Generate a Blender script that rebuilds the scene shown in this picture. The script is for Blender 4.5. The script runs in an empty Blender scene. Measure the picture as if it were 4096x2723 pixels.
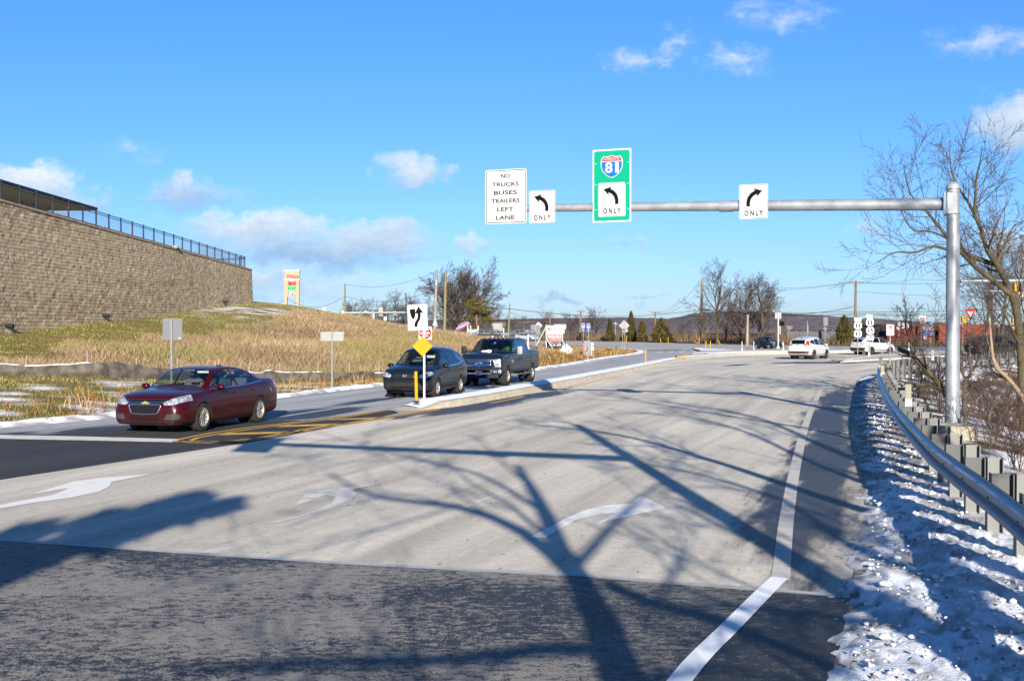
import bpy, bmesh, math, random
import numpy as np
from mathutils import Vector, Matrix
from mathutils.bvhtree import BVHTree
random.seed(7)
R = math.radians
SC = bpy.context.scene
COL = SC.collection
CAM_H, FPX, PITCH = 2.2, 4700.0, -0.530
cam = bpy.data.cameras.new("camera")
cam.sensor_width = 36.0
cam.lens = FPX / 4096 * 36.0
cam.clip_start, cam.clip_end = 0.1, 12000
cam_o = bpy.data.objects.new("camera", cam)
COL.objects.link(cam_o)
cam_o.location = (0, 0, CAM_H)
cam_o.rotation_euler = (R(90 + PITCH), 0, 0)
SC.camera = cam_o
SUN_EL, LIGHT_AZ = 17.5, (-0.075, 0.9972)          # light travels along +Y, a touch to the left
sun = bpy.data.lights.new("sun", 'SUN')
sun.energy, sun.angle, sun.color = 5.0, R(0.42), (1.0, 0.93, 0.82)
sun_o = bpy.data.objects.new("sun", sun)
COL.objects.link(sun_o)
_ld = Vector((LIGHT_AZ[0] * math.cos(R(SUN_EL)), LIGHT_AZ[1] * math.cos(R(SUN_EL)), -math.sin(R(SUN_EL))))
sun_o.rotation_euler = _ld.to_track_quat('-Z', 'Y').to_euler()
sun_o.location = (0, -30, 40)
SC.view_settings.view_transform = 'Standard'
SC.view_settings.look = 'None'
SC.view_settings.gamma = 1.0
SC.view_settings.exposure = 1.35
SC.cycles.max_bounces = 6
SC.cycles.transparent_max_bounces = 16
SC.cycles.use_denoising = True
def nd(nt, typ, loc=None, **kw):
 n = nt.nodes.new(typ)
 for k, v in kw.items():
  if k.startswith('i_'):
   key = k[2:]
   n.inputs[int(key) if key.isdigit() else key].default_value = v
  else:
   setattr(n, k, v)
 return n
def math_n(nt, op, a, b=None, c=None, clamp=False):
 n = nt.nodes.new('ShaderNodeMath'); n.operation = op; n.use_clamp = clamp
 for i, v in enumerate((a, b, c)):
  if v is None: continue
  if isinstance(v, (int, float)): n.inputs[i].default_value = v
  else: nt.links.new(v, n.inputs[i])
 return n.outputs[0]
def vmath(nt, op, a, b=None):
 n = nt.nodes.new('ShaderNodeVectorMath'); n.operation = op
 for i, v in enumerate((a, b)):
  if v is None: continue
  if isinstance(v, (tuple, list)): n.inputs[i].default_value = v
  else: nt.links.new(v, n.inputs[i])
 return n.outputs['Value'] if op == 'LENGTH' else n.outputs[0]
def mixc(nt, f, a, b, mode='MIX'):
 n = nt.nodes.new('ShaderNodeMix'); n.data_type = 'RGBA'; n.blend_type = mode
 for i, v in ((0, f), (6, a), (7, b)):
  if isinstance(v, (int, float)): n.inputs[i].default_value = v
  elif isinstance(v, (tuple, list)): n.inputs[i].default_value = (*v[:3], 1)
  else: nt.links.new(v, n.inputs[i])
 return n.outputs[2]
def ramp(nt, fac, stops):
 n = nt.nodes.new('ShaderNodeValToRGB')
 el = n.color_ramp.elements
 while len(el) < len(stops): el.new(0.5)
 for e, (p, c) in zip(el, stops):
  e.position = p
  e.color = (*c, 1) if isinstance(c, (tuple, list)) else (c, c, c, 1)
 nt.links.new(fac, n.inputs[0])
 return n.outputs[0]
def noise(nt, vec, scale, detail=4, rough=0.55, dist=0.0, out=0):
 n = nt.nodes.new('ShaderNodeTexNoise')
 n.inputs['Scale'].default_value = scale; n.inputs['Detail'].default_value = detail
 n.inputs['Roughness'].default_value = rough; n.inputs['Distortion'].default_value = dist
 if vec is not None: nt.links.new(vec, n.inputs['Vector'])
 return n.outputs[out]
def smooth(nt, v, a, b):
 n = nt.nodes.new('ShaderNodeMapRange'); n.interpolation_type = 'SMOOTHSTEP'
 n.inputs[1].default_value = a; n.inputs[2].default_value = b
 nt.links.new(v, n.inputs[0])
 return n.outputs[0]
CLOUDS = [(70, 430, 165, 62, 1.0, .35), (150, 470, 100, 60, .9, .7), (440, 450, 150, 46, .72, .75), (400, 425, 60, 30, .7, .5),
   (600, 530, 210, 60, 1.05, .5), (850, 555, 190, 66, 1.1, .65), (720, 580, 340, 66, .9, .9), (620, 655, 320, 55, .7, .55), (930, 585, 120, 30, .6, .8),
   (950, 398, 112, 44, .85, .45), (1090, 560, 66, 28, .75, .5), (1480, 140, 110, 34, .38, .1), (1550, 100, 70, 46, .30, .1),
   (1695, 140, 105, 44, .40, .1), (1800, 35, 150, 56, .30, .1), (2270, 95, 170, 50, .33, .15), (2330, 295, 120, 85, 1.0, .55),
   (1440, 563, 60, 18, .45, .6), (1985, 525, 80, 24, .55, .5), (1280, 692, 80, 15, .62, .9), (1490, 693, 60, 10, .4, .9),
   (1800, 700, 55, 14, .5, .6), (310, 345, 90, 36, .22, .3), (2330, 570, 90, 60, .7, .4), (1960, 705, 60, 12, .4, .8)]
world = bpy.data.worlds.new("World")
SC.world = world
world.use_nodes = True
def build_world():
 nt = world.node_tree
 bg = nt.nodes['Background']
 sky = nt.nodes.new('ShaderNodeTexSky')
 sky.sky_type = 'NISHITA'; sky.sun_disc = False
 sky.sun_elevation = R(SUN_EL)
 sky.sun_rotation = math.atan2(-LIGHT_AZ[0], -LIGHT_AZ[1])
 sky.altitude = 100; sky.air_density = 1.0; sky.dust_density = 0.3; sky.ozone_density = 2.2
 hs = nd(nt, 'ShaderNodeHueSaturation', i_Saturation=1.0, i_Value=1.0)
 nt.links.new(sky.outputs[0], hs.inputs['Color'])
 sc_ = nt.nodes.new('ShaderNodeSeparateColor'); nt.links.new(hs.outputs[0], sc_.inputs[0]); cc_ = nt.nodes.new('ShaderNodeCombineColor')
 for i, (g, e) in enumerate(((.20, .1), (.71, .0), (1.10, .1))): nt.links.new(math_n(nt, 'MULTIPLY_ADD', math_n(nt, 'POWER', sc_.outputs[i], (1.38, .95, 1.0)[i]), g, e), cc_.inputs[i])
 skyc = cc_.outputs[0]
 tc = nt.nodes.new('ShaderNodeTexCoord')
 sep = nt.nodes.new('ShaderNodeSeparateXYZ'); nt.links.new(tc.outputs['Generated'], sep.inputs[0])
 yy = math_n(nt, 'MAXIMUM', sep.outputs[1], 0.05)
 u = math_n(nt, 'DIVIDE', sep.outputs[0], yy); v = math_n(nt, 'DIVIDE', sep.outputs[2], yy)
 uv = nt.nodes.new('ShaderNodeCombineXYZ')
 nt.links.new(u, uv.inputs[0]); nt.links.new(v, uv.inputs[1])
 base = uv.outputs[0]
 K = 1.7363 / FPX
 wob = noise(nt, base, 34, 5, 0.6, 0, 1)
 wob = vmath(nt, 'MULTIPLY', vmath(nt, 'SUBTRACT', wob, (.5, .5, .5)), (0.085, 0.045, 0))
 p = vmath(nt, 'ADD', base, wob)
 dens = None; num = None; den = None
 for (cx, cy, rx, ry, st, gr) in CLOUDS:
  u0, v0 = (cx - 1179.5) * K, (759 - cy) * K
  d = vmath(nt, 'MULTIPLY', vmath(nt, 'SUBTRACT', p, (u0, v0, 0)), (1 / (rx * K), 1 / (ry * K), 0))
  ln = vmath(nt, 'LENGTH', d)
  w = math_n(nt, 'MULTIPLY_ADD', ln, -st, st, clamp=True)
  sp = nt.nodes.new('ShaderNodeSeparateXYZ'); nt.links.new(d, sp.inputs[0])
  sh = math_n(nt, 'MULTIPLY_ADD', sp.outputs[1], -0.55, gr)
  shw = math_n(nt, 'MULTIPLY', sh, w)
  dens = w if dens is None else math_n(nt, 'MAXIMUM', dens, w)
  num = shw if num is None else math_n(nt, 'ADD', num, shw)
  den = w if den is None else math_n(nt, 'ADD', den, w)
 shade = math_n(nt, 'DIVIDE', num, math_n(nt, 'MAXIMUM', den, 0.01), clamp=True)
 st2 = vmath(nt, 'MULTIPLY', base, (0.6, 1.25, 1))
 n1 = noise(nt, st2, 55, 7, 0.6, 0.3)
 n2 = noise(nt, st2, 190, 4, 0.6)
 dd = math_n(nt, 'ADD', dens, math_n(nt, 'MULTIPLY', math_n(nt, 'SUBTRACT', n1, .5), math_n(nt, 'MULTIPLY', smooth(nt, dens, 0.0, .15), 0.95)))
 a = smooth(nt, dd, -0.03, 0.72)
 a = math_n(nt, 'MULTIPLY', a, 0.93)
 front = smooth(nt, sep.outputs[1], 0.08, 0.2)
 a = math_n(nt, 'MULTIPLY', a, front)
 shade2 = math_n(nt, 'ADD', shade, math_n(nt, 'MULTIPLY', math_n(nt, 'SUBTRACT', n2, .5), 0.5), clamp=True)
 cc = ramp(nt, shade2, [(0.0, (6.6, 6.6, 6.6)), (0.35, (4.7, 5.4, 6.1)), (1.0, (2.3, 3.6, 5.4))])
 col = mixc(nt, a, skyc, cc)
 nt.links.new(col, bg.inputs['Color'])
 bg.inputs['Strength'].default_value = 0.06
build_world()
def _ray(sx, sy):
 p = R(PITCH)
 u, v = (sx - 2048) / FPX, (1361.5 - sy) / FPX
 return Vector((u, math.cos(p) - v * math.sin(p), math.sin(p) + v * math.cos(p)))
def P(sx, sy, Y):
 d = _ray(sx, sy); t = Y / d.y
 return Vector((d.x * t, Y, CAM_H + d.z * t))
def G(sx, sy, z=0.0):
 d = _ray(sx, sy); t = (z - CAM_H) / d.z
 return Vector((d.x * t, d.y * t, z))
KD = 4096 / 2359
def PD(dx, dy, Y): return P(dx * KD, dy * KD, Y)
def GD(dx, dy, z=0.0): return G(dx * KD, dy * KD, z)
class MB:
 def __init__(s): s.v, s.f, s.m, s.cur = [], [], [], 0
 def mat(s, i): s.cur = i; return s
 def add(s, vs, fs):
  o = len(s.v); s.v.extend([tuple(x) for x in vs])
  for f in fs: s.f.append(tuple(i + o for i in f)); s.m.append(s.cur)
  return s
 def box(s, c, sz, M=None, bev=0.0):
  hx, hy, hz = sz[0] / 2, sz[1] / 2, sz[2] / 2
  if bev > 0:
   b = min(bev, hx * .9, hy * .9, hz * .9); vs = [];
   bm = bmesh.new(); bmesh.ops.create_cube(bm, size=1)
   for v in bm.verts: v.co = Vector((v.co.x * sz[0], v.co.y * sz[1], v.co.z * sz[2]))
   bmesh.ops.bevel(bm, geom=bm.edges[:], offset=b, segments=2, affect='EDGES', profile=0.5)
   vs = [v.co.copy() for v in bm.verts]; bm.verts.index_update()
   fs = [[v.index for v in f.verts] for f in bm.faces]; bm.free()
  else:
   vs = [Vector((x * hx, y * hy, z * hz)) for x in (-1, 1) for y in (-1, 1) for z in (-1, 1)]
   fs = [(0, 1, 3, 2), (4, 6, 7, 5), (0, 4, 5, 1), (2, 3, 7, 6), (0, 2, 6, 4), (1, 5, 7, 3)]
  c = Vector(c)
  vs = [(M @ v if M else v) + c for v in vs]
  return s.add(vs, fs)
 def tube(s, pts, rad, n=8, cap=True, squash=None):
  pts = [Vector(p) for p in pts]; k = len(pts)
  if isinstance(rad, (int, float)): rad = [rad] * k
  vs, fs = [], []
  t0 = (pts[1] - pts[0]).normalized()
  a = Vector((0, 0, 1)) if abs(t0.z) < 0.9 else Vector((1, 0, 0))
  u = t0.cross(a).normalized()
  for i in range(k):
   t = (pts[min(i + 1, k - 1)] - pts[max(i - 1, 0)])
   t = t.normalized() if t.length > 1e-9 else t0
   u = (u - t * u.dot(t)); u = u.normalized() if u.length > 1e-6 else t.orthogonal().normalized()
   w = t.cross(u)
   for j in range(n):
    q = 2 * math.pi * j / n
    vs.append(pts[i] + (u * math.cos(q) + w * math.sin(q)) * rad[i])
  for i in range(k - 1):
   for j in range(n):
    j2 = (j + 1) % n
    fs.append((i * n + j, i * n + j2, (i + 1) * n + j2, (i + 1) * n + j))
  if cap:
   fs.append(tuple(range(n - 1, -1, -1))); fs.append(tuple((k - 1) * n + j for j in range(n)))
  return s.add(vs, fs)
 def lathe(s, prof, n=24, c=(0, 0, 0), axis='z', closed=False):
  vs, fs = [], []; c = Vector(c); k = len(prof)
  for r, h in prof:
   for j in range(n):
    q = 2 * math.pi * j / n
    x, y = r * math.cos(q), r * math.sin(q)
    vs.append(c + (Vector((x, y, h)) if axis == 'z' else Vector((x, h, y)) if axis == 'y' else Vector((h, x, y))))
  for i in range(k if closed else k - 1):
   for j in range(n):
    a, b = i * n + j, i * n + (j + 1) % n
    i2 = (i + 1) % k
    fs.append((a, b, i2 * n + (j + 1) % n, i2 * n + j))
  return s.add(vs, fs)
 def prism(s, poly, o, ex, ey, th):
  o, ex, ey = Vector(o), Vector(ex), Vector(ey); nz = ex.cross(ey).normalized() * th; n = len(poly)
  a = [o + ex * x + ey * y for x, y in poly]
  vs = a + [p + nz for p in a]
  fs = [tuple(range(n - 1, -1, -1)), tuple(range(n, 2 * n))] + [(i, (i + 1) % n, n + (i + 1) % n, n + i) for i in range(n)]
  return s.add(vs, fs)
 def sheet(s, pts):
  return s.add(pts, [tuple(range(len(pts)))])
 def sphere(s, c, r, n=10, m=6, sc=(1, 1, 1), M=None):
  vs, fs = [], []; c = Vector(c)
  for i in range(m + 1):
   th = math.pi * i / m
   for j in range(n):
    ph = 2 * math.pi * j / n
    q = Vector((r * sc[0] * math.sin(th) * math.cos(ph), r * sc[1] * math.sin(th) * math.sin(ph), r * sc[2] * math.cos(th)))
    vs.append(c + (M @ q if M else q))
  for i in range(m):
   for j in range(n):
    fs.append((i * n + j, (i + 1) * n + j, (i + 1) * n + (j + 1) % n, i * n + (j + 1) % n))
  return s.add(vs, fs)
 def build(s, name, mats, parent=None, smooth=False, kind=None, label=None, loc=None):
  me = bpy.data.meshes.new(name)
  me.from_pydata(s.v, [], s.f)
  if not isinstance(mats, (list, tuple)): mats = [mats]
  for m in mats: me.materials.append(m)
  if len(mats) > 1: me.polygons.foreach_set('material_index', s.m)
  if smooth is True: me.polygons.foreach_set('use_smooth', [True] * len(me.polygons))
  me.update()
  if smooth == 'auto':
   me.polygons.foreach_set('use_smooth', [True] * len(me.polygons))
   me.set_sharp_from_angle(angle=R(38))
  o = bpy.data.objects.new(name, me); COL.objects.link(o)
  if parent is not None: o.parent = parent
  if kind: o['kind'] = kind
  if label: o['label'] = label
  if loc is not None: o.location = loc
  return o
def np_mesh(name, v, f, mats, parent=None, smooth=True, kind=None, cols=None, colname='tint', uv=None):
 me = bpy.data.meshes.new(name)
 v = np.asarray(v, dtype=np.float32); f = np.asarray(f, dtype=np.int32); m, k = f.shape
 me.vertices.add(len(v)); me.vertices.foreach_set('co', v.ravel())
 me.loops.add(m * k); me.loops.foreach_set('vertex_index', f.ravel())
 me.polygons.add(m); me.polygons.foreach_set('loop_start', np.arange(0, m * k, k, dtype=np.int32))
 if smooth: me.polygons.foreach_set('use_smooth', np.ones(m, dtype=bool))
 if cols is not None:
  ca = me.color_attributes.new(colname, 'FLOAT_COLOR', 'POINT')
  c4 = np.ones((len(v), 4), dtype=np.float32); c4[:, :3] = cols
  ca.data.foreach_set('color', c4.ravel())
 if uv is not None:
  ul = me.uv_layers.new(name='flow')
  ul.data.foreach_set('uv', np.asarray(uv, dtype=np.float32)[f.ravel()].ravel())
 for mm in (mats if isinstance(mats, (list, tuple)) else [mats]): me.materials.append(mm)
 me.update(calc_edges=True); me.validate()
 o = bpy.data.objects.new(name, me); COL.objects.link(o)
 if parent is not None: o.parent = parent
 if kind: o['kind'] = kind
 return o
def tag(o, label, cat, group=None, kind=None):
 o['label'] = label; o['category'] = cat
 if group: o['group'] = group
 if kind: o['kind'] = kind
 return o
def thing(name, label, cat, loc=(0, 0, 0), rz=0.0, group=None):
 o = bpy.data.objects.new(name, None); COL.objects.link(o)
 o.empty_display_size = 0.2
 o.location = loc; o.rotation_euler = (0, 0, rz)
 return tag(o, label, cat, group)
def kids(o): return list(o.children)
def dup(o, loc=None, rz=None, label=None, scale=None, parent=None):
 c = o.copy(); COL.objects.link(c)
 if parent is not None: c.parent = parent
 if loc is not None: c.location = loc
 if rz is not None: c.rotation_euler = (0, 0, rz)
 if scale is not None: c.scale = (scale,) * 3 if isinstance(scale, (int, float)) else scale
 if label: c['label'] = label
 for ch in kids(o): dup(ch, parent=c)
 return c
def _hash(ix, iy, seed):
 h = (ix.astype(np.int64) * 374761393 + iy.astype(np.int64) * 668265263 + seed * 974634777) & 0x7fffffff
 h = ((h ^ (h >> 13)) * 1274126177) & 0x7fffffff
 return ((h ^ (h >> 16)) & 0xffff) / 65535.0
def vnoise(x, y, seed=0):
 x = np.asarray(x, float); y = np.asarray(y, float)
 ix, iy = np.floor(x).astype(int), np.floor(y).astype(int)
 fx, fy = x - ix, y - iy
 fx = fx * fx * (3 - 2 * fx); fy = fy * fy * (3 - 2 * fy)
 a, b = _hash(ix, iy, seed), _hash(ix + 1, iy, seed)
 c, d = _hash(ix, iy + 1, seed), _hash(ix + 1, iy + 1, seed)
 return a + (b - a) * fx + (c - a) * fy + (a - b - c + d) * fx * fy
def fbm(x, y, octv=4, seed=0, gain=0.5):
 s, a, t = 0, 1.0, 0
 for i in range(octv):
  s = s + a * vnoise(x * 2 ** i, y * 2 ** i, seed + i * 17); t += a; a *= gain
 return s / t
def new_mat(name):
 m = bpy.data.materials.new(name); m.use_nodes = True
 nt = m.node_tree
 return m, nt, nt.nodes['Principled BSDF']
_MC = {}
def M(name, col, rough=0.5, metal=0.0, var=0.12, scale=6.0, bump=0.0, bscale=40.0, coat=0.0, spec=0.5, dirt=None):
 if name in _MC: return _MC[name]
 m, nt, b = new_mat(name)
 tc = nt.nodes.new('ShaderNodeTexCoord'); ob = tc.outputs['Object']
 c = tuple(col)
 n = noise(nt, ob, scale, 5, 0.6)
 lo = tuple(max(0, x * (1 - var)) for x in c); hi = tuple(min(1, x * (1 + var)) for x in c)
 cc = ramp(nt, n, [(0.3, lo), (0.7, hi)])
 if dirt:                                    # (colour, amount, height over which road dirt thins out)
  sp = nt.nodes.new('ShaderNodeSeparateXYZ'); nt.links.new(ob, sp.inputs[0])
  n3 = noise(nt, vmath(nt, 'MULTIPLY', ob, (6, 6, 1.5)), 1.0, 5, 0.65)
  hgt = smooth(nt, math_n(nt, 'ADD', sp.outputs[2], math_n(nt, 'MULTIPLY', math_n(nt, 'SUBTRACT', n3, .5), -0.5)), dirt[2], dirt[2] * 0.35)
  fac = math_n(nt, 'MULTIPLY', hgt, dirt[1])
  cc = mixc(nt, fac, cc, dirt[0])
  rr = math_n(nt, 'MULTIPLY_ADD', fac, 0.5, rough, clamp=True)
  nt.links.new(rr, b.inputs['Roughness'])
  if coat: nt.links.new(math_n(nt, 'MULTIPLY_ADD', fac, -coat, coat, clamp=True), b.inputs['Coat Weight'])
 else:
  rr = math_n(nt, 'MULTIPLY_ADD', n, 0.2, rough - 0.1, clamp=True)
  nt.links.new(rr, b.inputs['Roughness'])
  b.inputs['Coat Weight'].default_value = coat
 nt.links.new(cc, b.inputs['Base Color'])
 b.inputs['Metallic'].default_value = metal
 b.inputs['Specular IOR Level'].default_value = spec
 b.inputs['Coat Roughness'].default_value = 0.04
 if bump > 0:
  bn = nt.nodes.new('ShaderNodeBump'); bn.inputs['Strength'].default_value = 1.0; bn.inputs['Distance'].default_value = bump
  nt.links.new(noise(nt, ob, bscale, 5, 0.6), bn.inputs['Height'])
  nt.links.new(bn.outputs[0], b.inputs['Normal'])
 _MC[name] = m
 return m
def glass(name, tint, refl=1.0):
 if name in _MC: return _MC[name]
 m, nt, b = new_mat(name); nt.nodes.remove(b)
 out = [n for n in nt.nodes if n.type == 'OUTPUT_MATERIAL'][0]
 tr = nd(nt, 'ShaderNodeBsdfTransparent', i_Color=(*tint, 1)); gl = nd(nt, 'ShaderNodeBsdfGlossy', i_Roughness=0.02)
 gl.inputs['Color'].default_value = (refl, refl, refl, 1)
 lw = nd(nt, 'ShaderNodeLayerWeight', i_Blend=.5)
 frr = math_n(nt, 'MULTIPLY_ADD', math_n(nt, 'POWER', lw.outputs['Facing'], 4.0), .9, .045)
 tc = nt.nodes.new('ShaderNodeTexCoord')
 fac = math_n(nt, 'ADD', frr, math_n(nt, 'MULTIPLY', noise(nt, tc.outputs['Object'], 3, 4), 0.03), clamp=True)
 mx = nt.nodes.new('ShaderNodeMixShader')
 nt.links.new(fac, mx.inputs[0]); nt.links.new(tr.outputs[0], mx.inputs[1]); nt.links.new(gl.outputs[0], mx.inputs[2])
 nt.links.new(mx.outputs[0], out.inputs[0])
 _MC[name] = m
 return m
_TC = {}
def letters(s, bold=0.0):
 k = (s, bold)
 if k not in _TC:
  cu = bpy.data.curves.new('letters', 'FONT'); cu.body = s; cu.size = 1.0; cu.align_x = 'CENTER'; cu.offset = bold
  cu.resolution_u = 4
  o = bpy.data.objects.new('letters', cu); COL.objects.link(o)
  dg = bpy.context.evaluated_depsgraph_get()
  me = o.evaluated_get(dg).to_mesh()
  v = np.array([w.co[:2] for w in me.vertices]); f = [tuple(p.vertices) for p in me.polygons]
  o.evaluated_get(dg).to_mesh_clear()
  bpy.data.objects.remove(o); bpy.data.curves.remove(cu)
  v -= (v.min(0) + v.max(0)) / 2
  _TC[k] = (v, f, v.max(0) - v.min(0))
 return _TC[k]
def text(mb, s, cx, cz, h, w=None, y=-0.008, bold=0.0, shear=0.0, rot=0.0):
 v, f, sz = letters(s, bold)
 sy = h / sz[1]; sx = (w / sz[0]) if w else sy
 c, n = math.cos(rot), math.sin(rot)
 pts = []
 for x, z in v:
  X, Z = x * sx + shear * z * sy, z * sy
  pts.append((cx + X * c - Z * n, y, cz + X * n + Z * c))
 return mb.add(pts, f)
def rrect(w, h, r, n=5, cx=0, cy=0):
 pts = []
 for sx, sy, a0 in ((1, 1, 0), (-1, 1, 90), (-1, -1, 180), (1, -1, 270)):
  for i in range(n + 1):
   a = R(a0 + 90 * i / n)
   pts.append((cx + sx * (w / 2 - r) + r * math.cos(a), cy + sy * (h / 2 - r) + r * math.sin(a)))
 return pts
XA, ZA = (1, 0, 0), (0, 0, 1)
def plate(mb, poly, y=0.0, th=0.004, o=(0, 0, 0)):
 mb.prism(poly, (o[0], y + o[1], o[2]), XA, ZA, -th)      # X x Z = -Y, so -th runs back along +y
 return mb
def ring(mb, poly, poly2, y):
 n = len(poly); vs = [(x, y, z) for x, z in poly] + [(x, y, z) for x, z in poly2]
 return mb.add(vs, [(i, (i + 1) % n, n + (i + 1) % n, n + i) for i in range(n)])
def line_strip(pts, w):
 pts = [Vector((p[0], p[1], 0)) for p in pts]; L, Rr = [], []
 for i, p in enumerate(pts):
  t = (pts[min(i + 1, len(pts) - 1)] - pts[max(i - 1, 0)]).normalized(); n = Vector((-t.y, t.x, 0)) * w / 2
  L.append(p + n); Rr.append(p - n)
 return L, Rr
def add_strip(mb, pts, w, z):
 L, Rr = line_strip(pts, w); k = len(pts)
 vs = [(p.x, p.y, z) for p in L] + [(p.x, p.y, z) for p in Rr]
 return mb.add(vs, [(k + i, k + i + 1, i + 1, i) for i in range(k - 1)])
def resample(pts, step):
 pts = [Vector(p) for p in pts]; out = [pts[0]]
 fine = []
 for i in range(len(pts) - 1):
  a, b = pts[i], pts[i + 1]
  p0 = pts[i - 1] if i else a * 2 - b
  p3 = pts[i + 2] if i + 2 < len(pts) else b * 2 - a
  for k in range(12):
   t = k / 12
   fine.append(0.5 * ((2 * a) + (b - p0) * t + (2 * p0 - 5 * a + 4 * b - p3) * t * t + (3 * a - p0 - 3 * b + p3) * t ** 3))
 fine.append(pts[-1])
 acc = 0; last = fine[0]
 for p in fine[1:]:
  d = (p - last).length
  while acc + d >= step and d > 1e-9:
   q = last + (p - last) * ((step - acc) / d)
   out.append(q); last = q; d = (p - last).length; acc = 0
  acc += d; last = p
 if (out[-1] - pts[-1]).length > step * .3: out.append(pts[-1])
 return out
def g2(sx, sy, z=0.0): p = G(sx, sy, z); return Vector((p.x, p.y, 0))
EL_S = [(0, 1708.6), (246, 1688), (458, 1668.5), (1095, 1593.5), (1536, 1542.6), (2153, 1479), (2427, 1433), (2552, 1415)]
E_L = [Vector((-34, -25, 0)), Vector((-19, 14, 0))] + [g2(*s) for s in EL_S]
TIP = [g2(2575, 1407), g2(2560, 1400), g2(2446, 1392), g2(2293, 1385), Vector((3.7, 191, 0)), Vector((-18, 240, 0)), Vector((-70, 345, 0))]
ER_S = [(3308, 2723), (3360, 2587), (3394, 2431), (3407, 2309), (3455, 2031), (3447, 1840), (3429, 1667), (3412, 1571), (3429, 1519), (3490, 1497)]
E_R = [Vector((-11, -30, 0)), Vector((-0.6, 0, 0))] + [g2(*s) for s in ER_S] + [Vector((21.5, 61, 0)), Vector((32, 75.5, 0)), Vector((50, 96, 0)), Vector((80, 125, 0))]
FAR = [Vector((-60, 360, 0)), Vector((10.5, 230, 0)), Vector((24, 207, 0)), Vector((35.5, 172, 0)), Vector((44, 157, 0)), Vector((54, 144, 0)), Vector((90, 118, 0)), Vector((140, 90, 0))]
MED_S = [(1725, 1636), (1831, 1625), (1987, 1598), (2230, 1550), (2604, 1472), (2750, 1440.5), (2903, 1425), (3017, 1419), (3170, 1416)]
MED_R = resample([g2(*s) for s in MED_S] + [Vector((33, 113, 0))], 0.5)
def offset_line(pts, d):
 out = []
 for i, p in enumerate(pts):
  t = (pts[min(i + 1, len(pts) - 1)] - pts[max(i - 1, 0)]).normalized()
  out.append(p + Vector((-t.y, t.x, 0)) * d)
 return out
MED_L = offset_line(MED_R, 1.25)
JOINT = [Vector((-17, -5, 0)), g2(-320, 1981), g2(0, 1919), g2(938, 1774), g2(1560, 1660)]       # between our lanes and the oncoming ones
def interp_line(pts, n):
 pts = resample(pts, 0.4)
 d = np.concatenate([[0], np.cumsum([(b - a).length for a, b in zip(pts[:-1], pts[1:])])])
 q = np.linspace(0, d[-1], n)
 return np.stack([np.interp(q, d, [p.x for p in pts]), np.interp(q, d, [p.y for p in pts])], 1)
def dist_to(line, x, y):
 x = np.asarray(x, float); y = np.asarray(y, float)
 best = np.full(x.shape, 1e9); sgn = np.ones(x.shape)
 for a, b in zip(line[:-1], line[1:]):
  dx, dy = b[0] - a[0], b[1] - a[1]; L2 = dx * dx + dy * dy
  if L2 < 1e-12: continue
  t = np.clip(((x - a[0]) * dx + (y - a[1]) * dy) / L2, 0, 1)
  px, py = a[0] + t * dx, a[1] + t * dy
  d = np.hypot(x - px, y - py); m = d < best
  best = np.where(m, d, best); sgn = np.where(m, np.sign(dx * (y - a[1]) - dy * (x - a[0])), sgn)
 return best * sgn
def pz(dx, dy, Y): return tuple(PD(dx, dy, Y))
WX = -27.0
def wY(sx): return -31.13 / ((sx - 2048) / FPX - .0667)
def wX(y): return -31.13 + .0667 * y
CTRL = [(p.x, p.y, 0.0) for p in E_L[1:]] + [(p.x, p.y, 0.0) for p in TIP[:4]]
CTRL += [pz(0, 862, 38), pz(214, 868, 40), pz(357, 874, 42.5), pz(640, 880, 49), pz(890, 868, 55), (2, 75, .1), (5, 95, .1), (6, 120, .1)]
CTRL += [pz(0, 770, 62), pz(250, 740, wY(434)), pz(400, 722, wY(694)), pz(500, 708, wY(868)), pz(585, 697, wY(1012)), (-34, 62, 3), (-31, 110, 5.0), (-50, 90, 5), (-60, 60, 4)]
CTRL += [(-22, 30, 1.0), (-30, 40, 1.6), (-28, 10, .8)]
CTRL += [pz(690, 706, 122), pz(830, 737, 116), pz(945, 759, 108), pz(1100, 776, 98), pz(1200, 800, 86)]
CTRL += [pz(700, 790, 78), pz(900, 790, 77), pz(1000, 800, 72), pz(500, 790, 68), pz(250, 800, 58)]
CTRL += [(-32, 170, 5.5), (-20, 165, 3.2), (-5, 150, .6), (-60, 170, 5.5), (-60, 230, 4.5), (-20, 220, 1.5), (-100, 120, 6), (-100, 250, 4), (0, 185, .05)]
_C = np.array(CTRL)
def _tps(d2): return np.where(d2 > 1e-9, 0.5 * d2 * np.log(d2 + 1e-12), 0)
def _fit(C, lam=0.4):
 n = len(C); d2 = ((C[:, None, :2] - C[None, :, :2]) ** 2).sum(-1)
 A = np.zeros((n + 3, n + 3)); A[:n, :n] = _tps(d2) + lam * np.eye(n)
 Pm = np.c_[np.ones(n), C[:, :2]]; A[:n, n:] = Pm; A[n:, :n] = Pm.T
 return np.linalg.solve(A, np.r_[C[:, 2], 0, 0, 0])
_W = _fit(_C)
def tps(x, y):
 sh = x.shape; x, y = x.ravel(), y.ravel(); out = np.zeros(x.shape)
 for k in range(0, len(x), 20000):
  xs, ys = x[k:k + 20000], y[k:k + 20000]
  d2 = (xs[:, None] - _C[None, :, 0]) ** 2 + (ys[:, None] - _C[None, :, 1]) ** 2
  out[k:k + 20000] = _tps(d2) @ _W[:len(_C)] + _W[-3] + _W[-2] * xs + _W[-1] * ys
 return out.reshape(sh)
_EL = [(p.x, p.y) for p in resample(E_L + TIP, 2.0)]
_ER = [(p.x, p.y) for p in resample(E_R, 1.5)]
_FR = [(p.x, p.y) for p in resample(FAR, 3.0)]
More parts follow.
